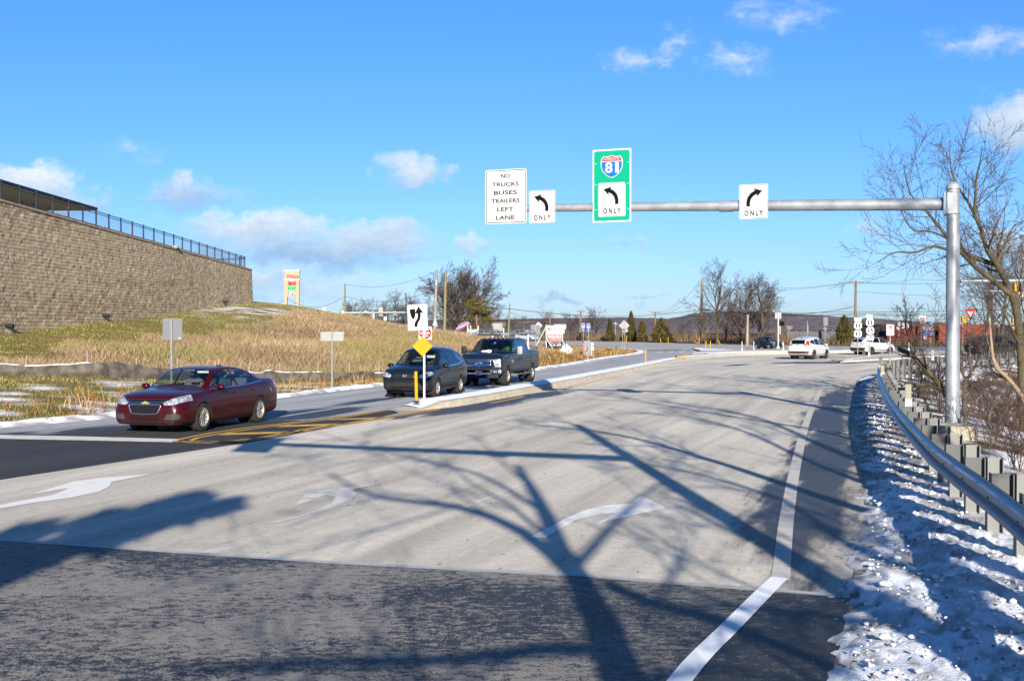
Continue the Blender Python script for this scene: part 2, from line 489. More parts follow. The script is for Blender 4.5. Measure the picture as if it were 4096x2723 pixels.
def sstep(a, b, x): t = np.clip((x - a) / (b - a), 0, 1); return t * t * (3 - 2 * t)
def land(x, y):
 x = np.asarray(x, float); y = np.asarray(y, float)
 dl = dist_to(_EL, x, y); dr = -dist_to(_ER, x, y); df = dist_to(_FR, x, y)
 near = (np.abs(x) < 130) & (y > -40) & (y < 400)
 zl = np.clip(tps(x, y), -0.05, 7.5)
 fall = 1 - sstep(180, 320, y) * sstep(-20, 10, x) ; far = 1 - sstep(230, 420, np.hypot(x, y - 60))
 zl = zl * far
 zleft = np.where(dl > 0, zl * sstep(0, 2.5, dl), 0)
 bank = -1.15 * sstep(1.2, 7, dr) * (1 - sstep(11, 24, dr) * 0.45) * (1 - sstep(60, 100, y)) * (1 - sstep(-6, -16, y) * .6)
 zr = np.where(dr > 0, bank, 0)
 zf = np.where(df > 0, 0.25 * sstep(0, 6, df) - 2.4 * sstep(9, 15, df) * (1 - sstep(45, 90, df)), 0)
 z = zleft + np.where(zleft == 0, zr, 0) + zf * (zleft == 0)
 road = (dl <= 0.0) & (dr <= 0.0) & (df <= 0.0)
 rough = (fbm(x * .35, y * .35, 3, 5) - .5) * 0.16 + (fbm(x * 1.3, y * 1.3, 2, 9) - .5) * 0.06
 z = z + np.where(road, 0, rough * np.clip(np.maximum(np.maximum(dl, dr), df) / 3, 0, 1))
 return np.where(road, -0.09, z - 0.02)
def land1(x, y): return float(land(np.array([x]), np.array([y]))[0])
def grow(a, b, s0, g, lim):
 out = [a]; s = s0
 while out[-1] < b and len(out) < 400:
  out.append(out[-1] + s); s = min(s * g, lim)
 return out
xs = sorted(set([-x for x in grow(45, 5000, 1.2, 1.25, 800)] + list(np.arange(-45, 45.1, 0.6)) + grow(45, 5000, 1.2, 1.25, 800)))
ys = sorted(set([-y for y in grow(12, 400, 1.2, 1.3, 200)] + list(np.arange(-12, 150.1, 0.6)) + grow(150, 6000, 1.0, 1.12, 800)))
GX, GY = np.meshgrid(np.array(xs), np.array(ys))
GZ = land(GX, GY)
def grid_faces(ny, nx):
 i = np.arange(ny - 1)[:, None] * nx + np.arange(nx - 1)[None, :]
 return np.stack([i, i + 1, i + nx + 1, i + nx], -1).reshape(-1, 4)
def land_cols(x, y):
 dl = dist_to(_EL, x, y); dr = -dist_to(_ER, x, y); df = dist_to(_FR, x, y)
 n1 = fbm(x * .12, y * .12, 4, 21); n2 = fbm(x * 1.1, y * 1.1, 3, 31); n3 = fbm(x * .5, y * .9, 4, 41)
 green = np.array([.12, .115, .03]); straw = np.array([.17, .13, .05]); tan = np.array([.16, .115, .06]); rust = np.array([.10, .042, .016]); soil = np.array([.07, .05, .033]); snow = np.array([.8, .82, .86])
 def mx(a, b, t): return a + (b - a) * np.clip(t, 0, 1)[..., None]
 c = mx(np.broadcast_to(green, x.shape + (3,)), straw, sstep(.35, .65, n1 * .5 + n2 * .5))
 tall = sstep(-23, -18, x - .05 * (y - 50)) * sstep(6.5, 8, dl)
 c = mx(c, tan, tall * .85)
 verge = sstep(3.2, .8, dl) * (dl > 0)
 c = mx(c, rust, verge * sstep(.3, .6, n3) * .8)
 side = (dr > 0)
 c = np.where(side[..., None], mx(np.broadcast_to(soil, x.shape + (3,)), rust, n2 * .6), c)
 farm = (df > 0)
 c = np.where(farm[..., None], mx(np.broadcast_to(np.array([.10, .075, .045]), x.shape + (3,)), straw, n1), c)
 sn = np.where(side, sstep(.44, .56, n3 * .7 + n2 * .3), 0)
 crest = np.exp(-((x + 8) / 10.0) ** 2 - ((y - 108) / 11.0) ** 2)
 band = sstep(.5, 1.6, dl) * sstep(7.5, 4.5, dl) * (y < 60) * (dl > 0)
 sn = np.maximum(sn, sstep(.59, .64, fbm(x * 1.9, y * 1.6, 3, 43) * .85 + n1 * .15) * band)
 sn = np.maximum(sn, sstep(.47, .6, n3) * crest)
 wallside = np.exp(-((x + 21) / 4.0) ** 2 - ((y - 98) / 8.0) ** 2)
 sn = np.maximum(sn, sstep(.56, .64, n2) * wallside)
 return mx(c, snow, sn), sn
def ground_mat():
 m, nt, b = new_mat('turf_and_soil')
 at = nd(nt, 'ShaderNodeVertexColor', layer_name='tint')
 tc = nt.nodes.new('ShaderNodeTexCoord'); ob = tc.outputs['Object']
 n = noise(nt, ob, 7, 6, 0.7); n2 = noise(nt, ob, 1.3, 4, 0.6)
 c = mixc(nt, 0.55, at.outputs[0], ramp(nt, n, [(.25, .3), (.75, 1.7)]), 'MULTIPLY')
 nt.links.new(c, b.inputs['Base Color']); b.inputs['Roughness'].default_value = 0.95; b.inputs['Specular IOR Level'].default_value = 0.1
 bn = nd(nt, 'ShaderNodeBump', i_Distance=0.06); nt.links.new(n, bn.inputs['Height']); nt.links.new(bn.outputs[0], b.inputs['Normal'])
 return m
cols, _ = land_cols(GX, GY)
np_mesh('ground', np.stack([GX, GY, GZ], -1).reshape(-1, 3), grid_faces(*GX.shape), ground_mat(), kind='structure', cols=cols.reshape(-1, 3))
def hills():
 ridge = [(-400, 752), (600, 748), (900, 742), (1100, 741), (1170, 740), (1250, 738), (1330, 737), (1420, 735), (1470, 737), (1520, 740), (1560, 733), (1600, 725), (1640, 721), (1690, 722), (1740, 728), (1800, 741), (1850, 754), (1900, 763), (1960, 766), (2100, 767), (2800, 768)]
 Y0 = 1900.0
 dx = np.array([(r[0] - 1179.5) * KD / FPX * Y0 for r in ridge]); dz = np.array([(759 - r[1]) * KD / FPX * Y0 + CAM_H for r in ridge])
 X = np.arange(-1400, 1500, 5.0); Yv = np.concatenate([np.arange(700, 1900, 12.0), np.arange(1900, 2500, 40.0)])
 gx, gy = np.meshgrid(X, Yv)
 top = np.interp(gx + 25 * (fbm(gx * .01, gy * .01, 2, 3) - .5), dx, dz)
 prof = sstep(650, 1900, gy) ** 1.1 * np.where(gy > 1900, 1 - (gy - 1900) / 1200, 1)
 gz = np.maximum(top, 0) * prof
 gz += (fbm(gx * .012, gy * .008, 4, 77) - .5) * 9 * prof * (1 - prof * .75)
 gz += (vnoise(gx * .11, gy * .05, 12) * 2.6 + vnoise(gx * .3, gy * .2, 13) * 1.6) * (gy > 760)
 gz -= 0.6
 m, nt, b = new_mat('hazed_bare_woods')
 tc = nt.nodes.new('ShaderNodeTexCoord'); ob = tc.outputs['Object']
 n = noise(nt, vmath(nt, 'MULTIPLY', ob, (.16, .05, .5)), 1.0, 6, 0.75); n2 = noise(nt, vmath(nt, 'MULTIPLY', ob, (.004, .004, .02)), 1.0, 3)
 c = ramp(nt, n, [(.3, (.070, .062, .075)), (.52, (.13, .113, .122)), (.72, (.20, .172, .168))])  # distance haze is tinted into these bluish woods colours
 c = mixc(nt, smooth(nt, n2, .45, .62), c, (.115, .100, .098))
 nt.links.new(c, b.inputs['Base Color']); b.inputs['Roughness'].default_value = 1; b.inputs['Specular IOR Level'].default_value = 0
 np_mesh('hills', np.stack([gx, gy, gz], -1).reshape(-1, 3), grid_faces(*gx.shape), m, kind='structure', smooth=False)
hills()
def road_mat(name, light, dark, patches, salt=0.5, grain=1.0, spots=True):
 m, nt, b = new_mat(name)
 uvn = nt.nodes.new('ShaderNodeUVMap'); uvn.uv_map = 'flow'; uv = uvn.outputs[0]
 tc = nt.nodes.new('ShaderNodeTexCoord'); ob = tc.outputs['Object']
 streak = noise(nt, vmath(nt, 'MULTIPLY', uv, (1.1, 0.035, 1)), 1.0, 5, 0.62, 0.4)
 cloud = noise(nt, vmath(nt, 'MULTIPLY', uv, (.45, 0.12, 1)), 1.0, 4, 0.6, 0.6)
 fine = noise(nt, ob, 55 * grain, 3, 0.8); mid = noise(nt, ob, 9, 4, 0.7)
 f = math_n(nt, 'ADD', math_n(nt, 'MULTIPLY', streak, .6), math_n(nt, 'MULTIPLY', cloud, .4))
 c = ramp(nt, f, [(.30, tuple(x * .62 for x in light)), (.5, light), (.66, tuple(min(.9, x * 1.32) for x in light))])
 c = mixc(nt, 1.0, c, ramp(nt, mid, [(.3, .86), (.7, 1.12)]), 'MULTIPLY')
 c = mixc(nt, 1.0, c, ramp(nt, fine, [(.28, .72), (.5, 1.0), (.72, 1.25)]), 'MULTIPLY')
 if spots:
  vs = vmath(nt, 'MULTIPLY', uv, (2.2, 1.6, 1))
  sp = noise(nt, vs, 3.0, 3, 0.55)
  c = mixc(nt, math_n(nt, 'MULTIPLY', smooth(nt, sp, .65, .70), .45), c, dark)
 mask = None
 for (px, py, rx, ry, ang, st) in patches:
  d = vmath(nt, 'SUBTRACT', ob, (px, py, 0))
  rot = nt.nodes.new('ShaderNodeVectorRotate'); rot.rotation_type = 'Z_AXIS'; rot.inputs['Angle'].default_value = -ang
  nt.links.new(d, rot.inputs['Vector'])
  e = vmath(nt, 'MULTIPLY', rot.outputs[0], (1 / rx, 1 / ry, 0))
  w = math_n(nt, 'MULTIPLY_ADD', vmath(nt, 'LENGTH', e), -st, st)
  mask = w if mask is None else math_n(nt, 'MAXIMUM', mask, w)
 rough = 0.9
 if mask is not None:
  wob = noise(nt, vmath(nt, 'MULTIPLY', uv, (1.6, .35, 1)), 1.0, 6, 0.65)
  mk = smooth(nt, math_n(nt, 'ADD', mask, math_n(nt, 'MULTIPLY_ADD', wob, 1.3, -.65)), .12, .42)
  dk = mixc(nt, 1.0, dark, ramp(nt, fine, [(.3, .6), (.7, 1.5)]), 'MULTIPLY')
  c = mixc(nt, mk, c, dk)
  nt.links.new(math_n(nt, 'MULTIPLY_ADD', mk, -.35, .9), b.inputs['Roughness'])
 else: b.inputs['Roughness'].default_value = rough
 nt.links.new(c, b.inputs['Base Color']); b.inputs['Specular IOR Level'].default_value = 0.25
 bn = nd(nt, 'ShaderNodeBump', i_Distance=0.006); bn.inputs['Strength'].default_value = .7
 nt.links.new(fine, bn.inputs['Height']); nt.links.new(bn.outputs[0], b.inputs['Normal'])
 return m
def ribbon(name, left, right, z, mat, n=220, w=14):
 a, c = interp_line(left, n), interp_line(right, n)
 t = np.linspace(0, 1, w)[None, :, None]
 p = a[:, None, :] * (1 - t) + c[:, None, :] * t
 mid = p.mean(1); s = np.concatenate([[0], np.cumsum(np.hypot(*(mid[1:] - mid[:-1]).T))])
 wid = np.hypot(*(c - a).T)
 uv = np.stack([(t[..., 0] - .5) * wid[:, None] * -1, np.broadcast_to(s[:, None], (n, w))], -1)
 v = np.concatenate([p, np.full(p.shape[:2] + (1,), z)], -1).reshape(-1, 3)
 return np_mesh(name, v, grid_faces(n, w), mat, kind='structure', uv=uv.reshape(-1, 2), smooth=False)
def sheet(name, poly, z, mat, step=None, uvang=0.0, kind='structure'):
 bm = bmesh.new(); vs = [bm.verts.new((p[0], p[1], z)) for p in poly]
 fc = bm.faces.new(vs)
 if fc.normal.z < 0 or (fc.normal_update() or fc.normal.z < 0): fc.normal_flip()
 bmesh.ops.triangulate(bm, faces=bm.faces[:])
 me = bpy.data.meshes.new(name); uvl = bm.loops.layers.uv.new('flow'); c, s = math.cos(uvang), math.sin(uvang)
 for f in bm.faces:
  for l in f.loops: l[uvl].uv = (l.vert.co.x * c - l.vert.co.y * s, l.vert.co.x * s + l.vert.co.y * c)
 bm.to_mesh(me); bm.free(); me.materials.append(mat)
 o = bpy.data.objects.new(name, me); COL.objects.link(o); o['kind'] = kind
 return o
LANE_ANG = math.atan2(0.30, 0.954)
LIGHT = (.455, .412, .34)
m_road = road_mat('bleached_concrete_road', LIGHT, (.05, .05, .053),
 [(-1.2, 34.5, 1.5, 7.5, -.33, 1.1), (.9, 39.5, .8, 4.5, -.33, .9), (20.5, 78, 4.5, 2.6, .35, 1.2), (24.5, 82, 4.5, 1.6, .5, 1.0), (14, 73, .8, 3.5, -.5, .8), (3.6, 14.6, .9, 6, -.3, .75), (5.3, 20.2, .9, 8, -.29, .8), (7.8, 29, 1.0, 9, -.29, .8), (10.6, 38, 1.0, 9, -.29, .75)])
m_road_l = road_mat('worn_grey_road', (.29, .29, .295), (.032, .033, .038),
 [(-7.6, 25.5, 2.6, 4.2, -.3, 1.4), (-5.5, 30.5, 1.3, 4.0, -.33, 1.2), (-10.4, 23.5, 3.2, 2.2, -.3, .9), (-4.4, 36.2, .7, 4, -.3, .7), (-10.2, 30.2, .35, 9, -.42, .8), (-3.2, 52, .35, 14, -.33, .8)], spots=False)
m_hwy = road_mat('highway_pavement', (.31, .30, .285), (.05, .05, .052), [(16, 125, 4.5, 3.2, .3, 1.1)], spots=False)
m_dark = road_mat('dark_new_asphalt', (.03, .031, .034), (.018, .018, .02), [], spots=False)
def salted():
 m, nt, b = new_mat('salt_speckled_asphalt')
 uvn = nt.nodes.new('ShaderNodeUVMap'); uvn.uv_map = 'flow'; uv = uvn.outputs[0]
 tc = nt.nodes.new('ShaderNodeTexCoord'); ob = tc.outputs['Object']
 big = noise(nt, vmath(nt, 'MULTIPLY', ob, (.42, .6, 1)), 1.0, 4, 0.6, .8)
 mid = noise(nt, vmath(nt, 'MULTIPLY', ob, (8.5, 13, 1)), 1.0, 6, 0.78, .3)
 fine = noise(nt, ob, 60, 3, 0.8); fine2 = noise(nt, ob, 170, 2, 0.7)
 sp = nt.nodes.new('ShaderNodeSeparateXYZ'); nt.links.new(ob, sp.inputs[0])
 right = smooth(nt, math_n(nt, 'MULTIPLY_ADD', sp.outputs[1], -.25, sp.outputs[0]), -2.6, 1.2)   # cleaner towards the edge line
 k = math_n(nt, 'ADD', math_n(nt, 'MULTIPLY', big, .38), math_n(nt, 'MULTIPLY', mid, .62))
 k = math_n(nt, 'ADD', k, math_n(nt, 'MULTIPLY_ADD', fine, .42, -.21))
 k = math_n(nt, 'ADD', k, math_n(nt, 'MULTIPLY', right, -.10))
 f = smooth(nt, k, .45, .525)
 f = math_n(nt, 'MULTIPLY', f, math_n(nt, 'MULTIPLY_ADD', right, -.5, .92))
 dark = mixc(nt, 1.0, (.024, .0245, .026), ramp(nt, fine2, [(.3, .55), (.55, 1.0), (.75, 2.4)]), 'MULTIPLY')
 lightc = mixc(nt, 1.0, (.235, .218, .192), ramp(nt, fine2, [(.3, .6), (.7, 1.35)]), 'MULTIPLY')
 c = mixc(nt, f, dark, lightc)
 grit = smooth(nt, noise(nt, ob, 38, 1, .5), .74, .78)
 c = mixc(nt, math_n(nt, 'MULTIPLY', grit, .7), c, (.5, .5, .5))
 nt.links.new(c, b.inputs['Base Color'])
 nt.links.new(math_n(nt, 'MULTIPLY_ADD', f, .3, .6), b.inputs['Roughness']); b.inputs['Specular IOR Level'].default_value = .3
 bn = nd(nt, 'ShaderNodeBump', i_Distance=0.008); nt.links.new(fine, bn.inputs['Height']); nt.links.new(bn.outputs[0], b.inputs['Normal'])
 return m
m_salt = salted()
poly = E_L + TIP + FAR + [E_R[-1] + Vector((20, -10, 0))] + E_R[::-1]
sheet('highway', [(p.x, p.y) for p in E_L + TIP + FAR + E_R[::-1]], -0.012, m_hwy, uvang=LANE_ANG)
def upto(pts, ymax): return [p for p in pts if p.y <= ymax]
ML_full = [Vector((-17, -8, 0)), Vector((-10.5, 9, 0)), g2(0, 1919), g2(938, 1774)] + [p for p in MED_L[::10]]
ribbon('oncoming_road', E_L, [p for p in ML_full if p.y < 118], -0.004, m_road_l)
MR_full = [Vector((-17, -8, 0)), Vector((-10.5, 9, 0)), g2(0, 1919), g2(938, 1774)] + [p for p in MED_R[::10] if p.y < 108]
ribbon('road', MR_full, [p for p in E_R if p.y < 97], 0.0, m_road)
fd = [g2(-900, 2111), g2(0, 2165), g2(1354, 2257), g2(2344, 2309), g2(3403, 2392)]
marking('pavement_seam', [], m_old, .008, [(resample(fd, .6), .10)]) if False else None
edge_near = [p for p in E_R if -1 <= p.y < 9.5]
sheet('resurfaced_foreground', [(p.x, p.y) for p in fd] + [(p.x, p.y) for p in edge_near[::-1]] + [(-3, -8), (-16, -8), (-13.5, 8)], 0.004, m_salt, uvang=LANE_ANG)
od = [GD(-300, 1155), GD(0, 1105), GD(560, 1021), GD(760, 985), GD(918, 950), GD(905, 945), GD(700, 968), GD(520, 975), GD(300, 985), GD(120, 1000), GD(-200, 1016)]  # dark wet asphalt; its right-hand tongue also paints in the sedan's shadow
sheet('resurfaced_shadowed_lane', [(p.x, p.y) for p in od], 0.004, m_dark, uvang=LANE_ANG)
def paint(name, col, wear=0.35):
 m, nt, b = new_mat(name)
 tc = nt.nodes.new('ShaderNodeTexCoord'); ob = tc.outputs['Object']
 n = noise(nt, ob, 2.2, 6, .7); f = noise(nt, ob, 70, 3, .8)
 c = mixc(nt, 1.0, col, ramp(nt, f, [(.3, .82), (.7, 1.1)]), 'MULTIPLY')
 c = mixc(nt, math_n(nt, 'MULTIPLY', smooth(nt, math_n(nt, 'ADD', n, math_n(nt, 'MULTIPLY_ADD', f, .3, -.15)), .52, .66), wear), c, (.13, .125, .12))
 nt.links.new(c, b.inputs['Base Color']); b.inputs['Roughness'].default_value = .75
 return m
m_white = paint('white_road_paint', (.72, .74, .76), .12)
m_old = paint('worn_white_paint', (.55, .515, .45), .5)
m_faint = paint('faded_paint', (.47, .43, .37), .6)
m_yel = paint('yellow_road_paint', (.58, .32, .03), .8)
def marking(name, polys, mat, z=0.008, strips=()):
 mb = MB()
 for p in polys:
  pts = [(q.x, q.y, z) for q in p]
  a = sum(pts[i][0] * pts[(i + 1) % len(pts)][1] - pts[(i + 1) % len(pts)][0] * pts[i][1] for i in range(len(pts)))
  mb.sheet(pts if a > 0 else pts[::-1])
 for pts, w in strips: add_strip(mb, pts, w, z)
 return mb.build(name, mat, kind='structure')
nearline = [Vector((-0.75, 2.0, 0)), Vector((.15, 4.7, 0)), g2(2720, 2723), g2(2930, 2500), g2(3092, 2335), g2(3118, 2312)]
marking('pavement_seam', [], paint('pale_seam', (.34, .35, .36), .6), .007, [([p + Vector((0, .06, 0)) for p in resample(fd, .6)], .10)])
marking('edge_line', [], m_white, .009, [(resample(nearline, .3), .155)])
oldline = resample([g2(3122, 2320), g2(3150, 2050), g2(3190, 1830), g2(3234, 1667), g2(3292, 1545), g2(3330, 1500), g2(3420, 1470), g2(3540, 1458)], .5)
marking('old_edge_line', [], m_faint, .006, [(oldline, .165)])
def crop5(x, y): return g2(1500 + x * 0.8479, 1600 + y * 0.8479)
def crop4(x, y): return g2(x / 1.3963, 1600 + y / 1.3963)
arr = [crop5(*q) for q in [(720, 652), (803, 653), (870, 612), (950, 565), (1050, 542), (1130, 535), (1045, 583), (1378, 508), (1255, 452), (1200, 490), (1090, 497), (1000, 517), (900, 558), (800, 612)]]
m_arrow = paint('white_arrow_paint', (.68, .66, .61), .18)
marking('turn_arrow', [arr], m_arrow, .006)
arr2 = [crop4(*q) for q in [(-150, 612), (-150, 640), (0, 606), (200, 572), (400, 545), (560, 510), (612, 482), (622, 458), (860, 411), (560, 436), (410, 455), (155, 533), (300, 505), (385, 493), (300, 530), (130, 562)]]
marking('turn_arrow', [arr2], m_arrow, .006)
arr3 = [crop4(*q) for q in [(1500, 684), (1555, 686), (1850, 605), (1960, 560), (1995, 522), (1965, 504), (2095, 468), (1830, 500), (1720, 512), (1645, 590), (1750, 558), (1820, 530), (1870, 540), (1858, 575), (1700, 640)]]
marking('turn_arrow', [arr3], m_old, .006)
def crop6(x, y): return g2(1400 + x * .8902, 1400 + y * .8902)
for q in ([(1268, 150), (1330, 146), (1335, 137), (1300, 131), (1268, 138), (1300, 141)], [(1595, 146), (1640, 152), (1660, 162), (1650, 140), (1620, 146)], [(1925, 164), (1960, 152), (2005, 156), (1970, 160)]):
 marking('turn_arrow', [[crop6(*p) for p in q]], m_old, .006)
lane_sep = [[crop5(1010, 262), crop5(1230, 175), crop5(1240, 178), crop5(1030, 264)], [crop5(380, 515), crop5(760, 365), crop5(775, 370), crop5(410, 520)]]
marking('lane_line', lane_sep, m_old, .006)
def crop7(x, y): return g2(400 + x / 1.685, 1620 + y / 1.685)
Yl = [(500, 243), (545, 231), (640, 210), (760, 188), (1000, 153), (1300, 118), (1530, 93), (1760, 58), (1945, 27)]
Yl2 = [(610, 240), (660, 222), (800, 196), (1040, 160), (1320, 123), (1545, 98), (1770, 64), (1950, 33)]
Yr = [(545, 246), (620, 255), (720, 258), (900, 249), (1050, 236), (1250, 197), (1500, 152), (1700, 126), (1900, 93), (2100, 62), (2295, 31)]
Yr2 = [(612, 243), (720, 249), (900, 240), (1040, 227), (1240, 189), (1490, 145), (1690, 120), (1890, 87), (2080, 57), (2280, 27)]
nose = [(500, 243), (520, 249), (545, 246)]
bands = [[(790, 206), (860, 190), (1280, 178), (1430, 172), (1300, 190)], [(1180, 150), (1250, 137), (1560, 128), (1690, 122), (1600, 138)], [(1530, 103), (1600, 95), (1830, 86), (1950, 80), (1900, 93)]]
marking('yellow_lines', [[crop7(*p) for p in b] for b in bands], m_yel, .010,
  [([crop7(*p) for p in q], .095) for q in (Yl, Yl2, Yr, Yr2, nose)])
yl = [p for p in offset_line(MED_R, -.38)]
marking('yellow_edge_line', [], m_yel, .006, [(yl[i:i + 8], .12) for i in (6, 20, 26, 33, 41)])
sb = [GD(-250, 1000), GD(-250, 1009), GD(0, 1011), GD(395, 1019), GD(422, 1012), GD(200, 1006), GD(0, 1002)]
marking('stop_line', [sb], m_old, .009)
oc = offset_line(resample(E_L[2:], 1.0), -.75)
marking('oncoming_edge_line', [], m_old, .004, [(oc, .12)])
ol = offset_line(resample(E_L[2:], 1.0), -3.9)
marking('oncoming_lane_line', [], m_old, .004, [(ol[4:70], .11)])
dash = []
for k in range(5):
 x = 3 * k; dash.append([g2(2625 + 46 * k, 1410 - k), g2(2648 + 46 * k, 1409.3 - k), g2(2648 + 46 * k, 1407.6 - k), g2(2625 + 46 * k, 1408.3 - k)])
marking('dashed_line', dash, m_white, .004)
marking('turn_arrow', [[g2(2272, 1455), g2(2300, 1452), g2(2345, 1449), g2(2345, 1447), g2(2285, 1451), g2(2290, 1448)]], m_white, .004)
m_kerb = M('weathered_kerb_concrete', (.36, .31, .225), .9, var=.25, scale=3, bump=.008, bscale=30)
def snow_mat(name, dirty=0.25):
 m, nt, b = new_mat(name)
 tc = nt.nodes.new('ShaderNodeTexCoord'); ob = tc.outputs['Object']
 n = noise(nt, ob, 3.0, 6, .65); f = noise(nt, ob, 45, 3, .7)
 c = mixc(nt, math_n(nt, 'MULTIPLY', smooth(nt, n, .5, .72), dirty), (.74, .76, .80), (.30, .26, .21))
 nt.links.new(c, b.inputs['Base Color']); b.inputs['Roughness'].default_value = .6
 bn = nd(nt, 'ShaderNodeBump', i_Distance=0.012); nt.links.new(f, bn.inputs['Height']); nt.links.new(bn.outputs[0], b.inputs['Normal'])
 return m
m_snow = snow_mat('old_snow', .3); m_snow_dirty = snow_mat('dirty_snow', .8)
def median():
 n = len(MED_R); mb = MB(); prof = [(0, -.02), (.05, .06), (.13, .17), (.3, .185), (1.0, .185), (1.16, .15), (1.25, -.02)]
 off = [offset_line(MED_R, a) for a, _ in prof]
 k = len(prof); vs = []
 for i in range(n):
  e = min(1.0, .12 + i / 2.4)            # the nose ramps down to the pavement
  for j in range(k): p = off[j][i]; vs.append((p.x, p.y, prof[j][1] * e))
 fs = [(i * k + j, (i + 1) * k + j, (i + 1) * k + j + 1, i * k + j + 1) for i in range(n - 1) for j in range(k - 1)]
 mb.add(vs, fs); c = (MED_R[0] + MED_L[0]) / 2
 d = (MED_R[1] - MED_R[0]).normalized()
 rim = []
 for q in range(9):
  a = math.pi * q / 8; nrm = Vector((-d.y, d.x, 0))
  p = c - nrm * .62 * math.cos(a) - d * .75 * math.sin(a); rim.append((p.x, p.y, -.02))
 top = [(vs[j][0], vs[j][1], vs[j][2]) for j in range(k)]
 mb.add(rim + top, [(q, q + 1, 9 + min(q + 1, 6) if q < 6 else 15, 9 + min(q, 6)) if q < 6 else (q, q + 1, 15) for q in range(8)])
 mb.build('median_kerb', m_kerb, kind='structure', smooth='auto')
 a = offset_line(MED_R, .2); bq = offset_line(MED_R, 1.24); m = 8; vs = []
 for i in range(n):
  for j in range(m + 1):
   t = j / m; s0 = .02 + .12 * vnoise(np.array(i * .35), np.array(3.1), 4) + (.1 if i < 3 else 0)
   tt = s0 + (1 - s0) * t
   p = a[i].lerp(bq[i], tt); h = .186 * min(1, .12 + i / 2.4) + .045 * math.sin(math.pi * min(1, t * 1.1)) * (.6 + .8 * float(vnoise(np.array(p.x * 3), np.array(p.y * 3), 8)))
   vs.append((p.x, p.y, h - (.10 if j == m else 0)))
 mb = MB(); mb.add(vs, [(i * (m + 1) + j, (i + 1) * (m + 1) + j, (i + 1) * (m + 1) + j + 1, i * (m + 1) + j + 1) for i in range(n - 1) for j in range(m)])
 o = mb.build('median_snow', m_snow, smooth=True); o['kind'] = 'stuff'; o['label'] = 'thin white snow lying along the top of the kerbed median'
median()
def island(name, pts, h, snowpts=()):
 pts = [Vector((p.x, p.y, 0)) for p in pts]
 a = sum(pts[i].x * pts[(i + 1) % len(pts)].y - pts[(i + 1) % len(pts)].x * pts[i].y for i in range(len(pts)))
 if a < 0: pts = pts[::-1]
 c = sum(pts, Vector()) / len(pts); n = len(pts); mb = MB()
 lo = [(p.x, p.y, -.02) for p in pts]; hi = [tuple((p + (c - p).normalized() * .12) + Vector((0, 0, h))) for p in pts]
 mb.add(lo + hi, [(i, (i + 1) % n, n + (i + 1) % n, n + i) for i in range(n)] + [tuple(range(n, 2 * n))])
 mb.build(name, m_kerb, kind='structure')
 for q in snowpts:
  sheet('island_snow', [(p.x, p.y) for p in q], h + .02, m_snow)
def crop8(x, y, z=0): return G(2600 + x / 3.93, 1300 + y / 3.93, z)
island('splitter_island', [crop8(*q) for q in [(670, 458), (900, 445), (1300, 432), (1700, 425), (2240, 415), (2250, 398), (1500, 388), (1000, 372), (720, 358), (660, 375), (830, 408)]], .13,
  [[crop8(*q, .13) for q in [(690, 452), (900, 440), (1300, 428), (1700, 420), (2230, 411), (2230, 404), (1700, 407), (1300, 415), (900, 425)]],
  [crop8(*q, .13) for q in [(675, 372), (840, 405), (1250, 398), (1330, 392), (1000, 376), (725, 361)]]])
ri = [G(3322, 1447), G(3360, 1450), G(3470, 1445), G(3650, 1435), G(3785, 1428), G(4090, 1413), G(4250, 1405), G(4250, 1396), G(4090, 1399), G(3785, 1409), G(3608, 1416.5), G(3513, 1421), G(3399, 1434)]
island('turning_island', ri, .15, [[G(x, y, .15) for x, y in [(3335, 1445), (3399, 1434.5), (3513, 1421.5), (3608, 1417), (3785, 1409.6), (3785, 1411), (3610, 1419), (3515, 1424.5), (3405, 1438)]],
         [G(x, y, .15) for x, y in [(3370, 1447.5), (3470, 1442.5), (3650, 1432.5), (3785, 1425.5), (3785, 1423), (3650, 1430), (3470, 1440)]]])
GR_TOP = [(2359 + 120, 1262), (2359, 1165), (2290, 1115), (2200, 1055), (2130, 1000), (2060, 925), (2035, 880), (2026, 846)]
RAIL_Z = 0.78
rail_line = [g2(dx * KD, dy * KD, RAIL_Z) for dx, dy in GR_TOP] + [Vector((16.2, 50.5, 0)), Vector((19.2, 56.5, 0)), Vector((22.8, 61.5, 0)), Vector((32, 73.5, 0)), Vector((44, 86, 0)), Vector((60, 101, 0))]
d0 = (rail_line[0] - rail_line[1]).normalized()
rail_line = [rail_line[0] + d0 * 9, rail_line[0] + d0 * 4] + rail_line
RAIL = resample(rail_line, 0.5)
m_shoulder, _nt, _b = new_mat('ploughed_snow')
def shoulder_mat():
 nt, b = _nt, _b
 at = nd(nt, 'ShaderNodeVertexColor', layer_name='tint'); tc = nt.nodes.new('ShaderNodeTexCoord'); ob = tc.outputs['Object']
 f = noise(nt, ob, 38, 4, .7); g = noise(nt, ob, 14, 5, .7)
 c = mixc(nt, math_n(nt, 'MULTIPLY', smooth(nt, g, .58, .70), .45), at.outputs[0], (.22, .18, .14))
 nt.links.new(c, b.inputs['Base Color']); b.inputs['Roughness'].default_value = .65
 bn = nd(nt, 'ShaderNodeBump', i_Distance=0.03); nt.links.new(f, bn.inputs['Height']); nt.links.new(bn.outputs[0], b.inputs['Normal'])
shoulder_mat()
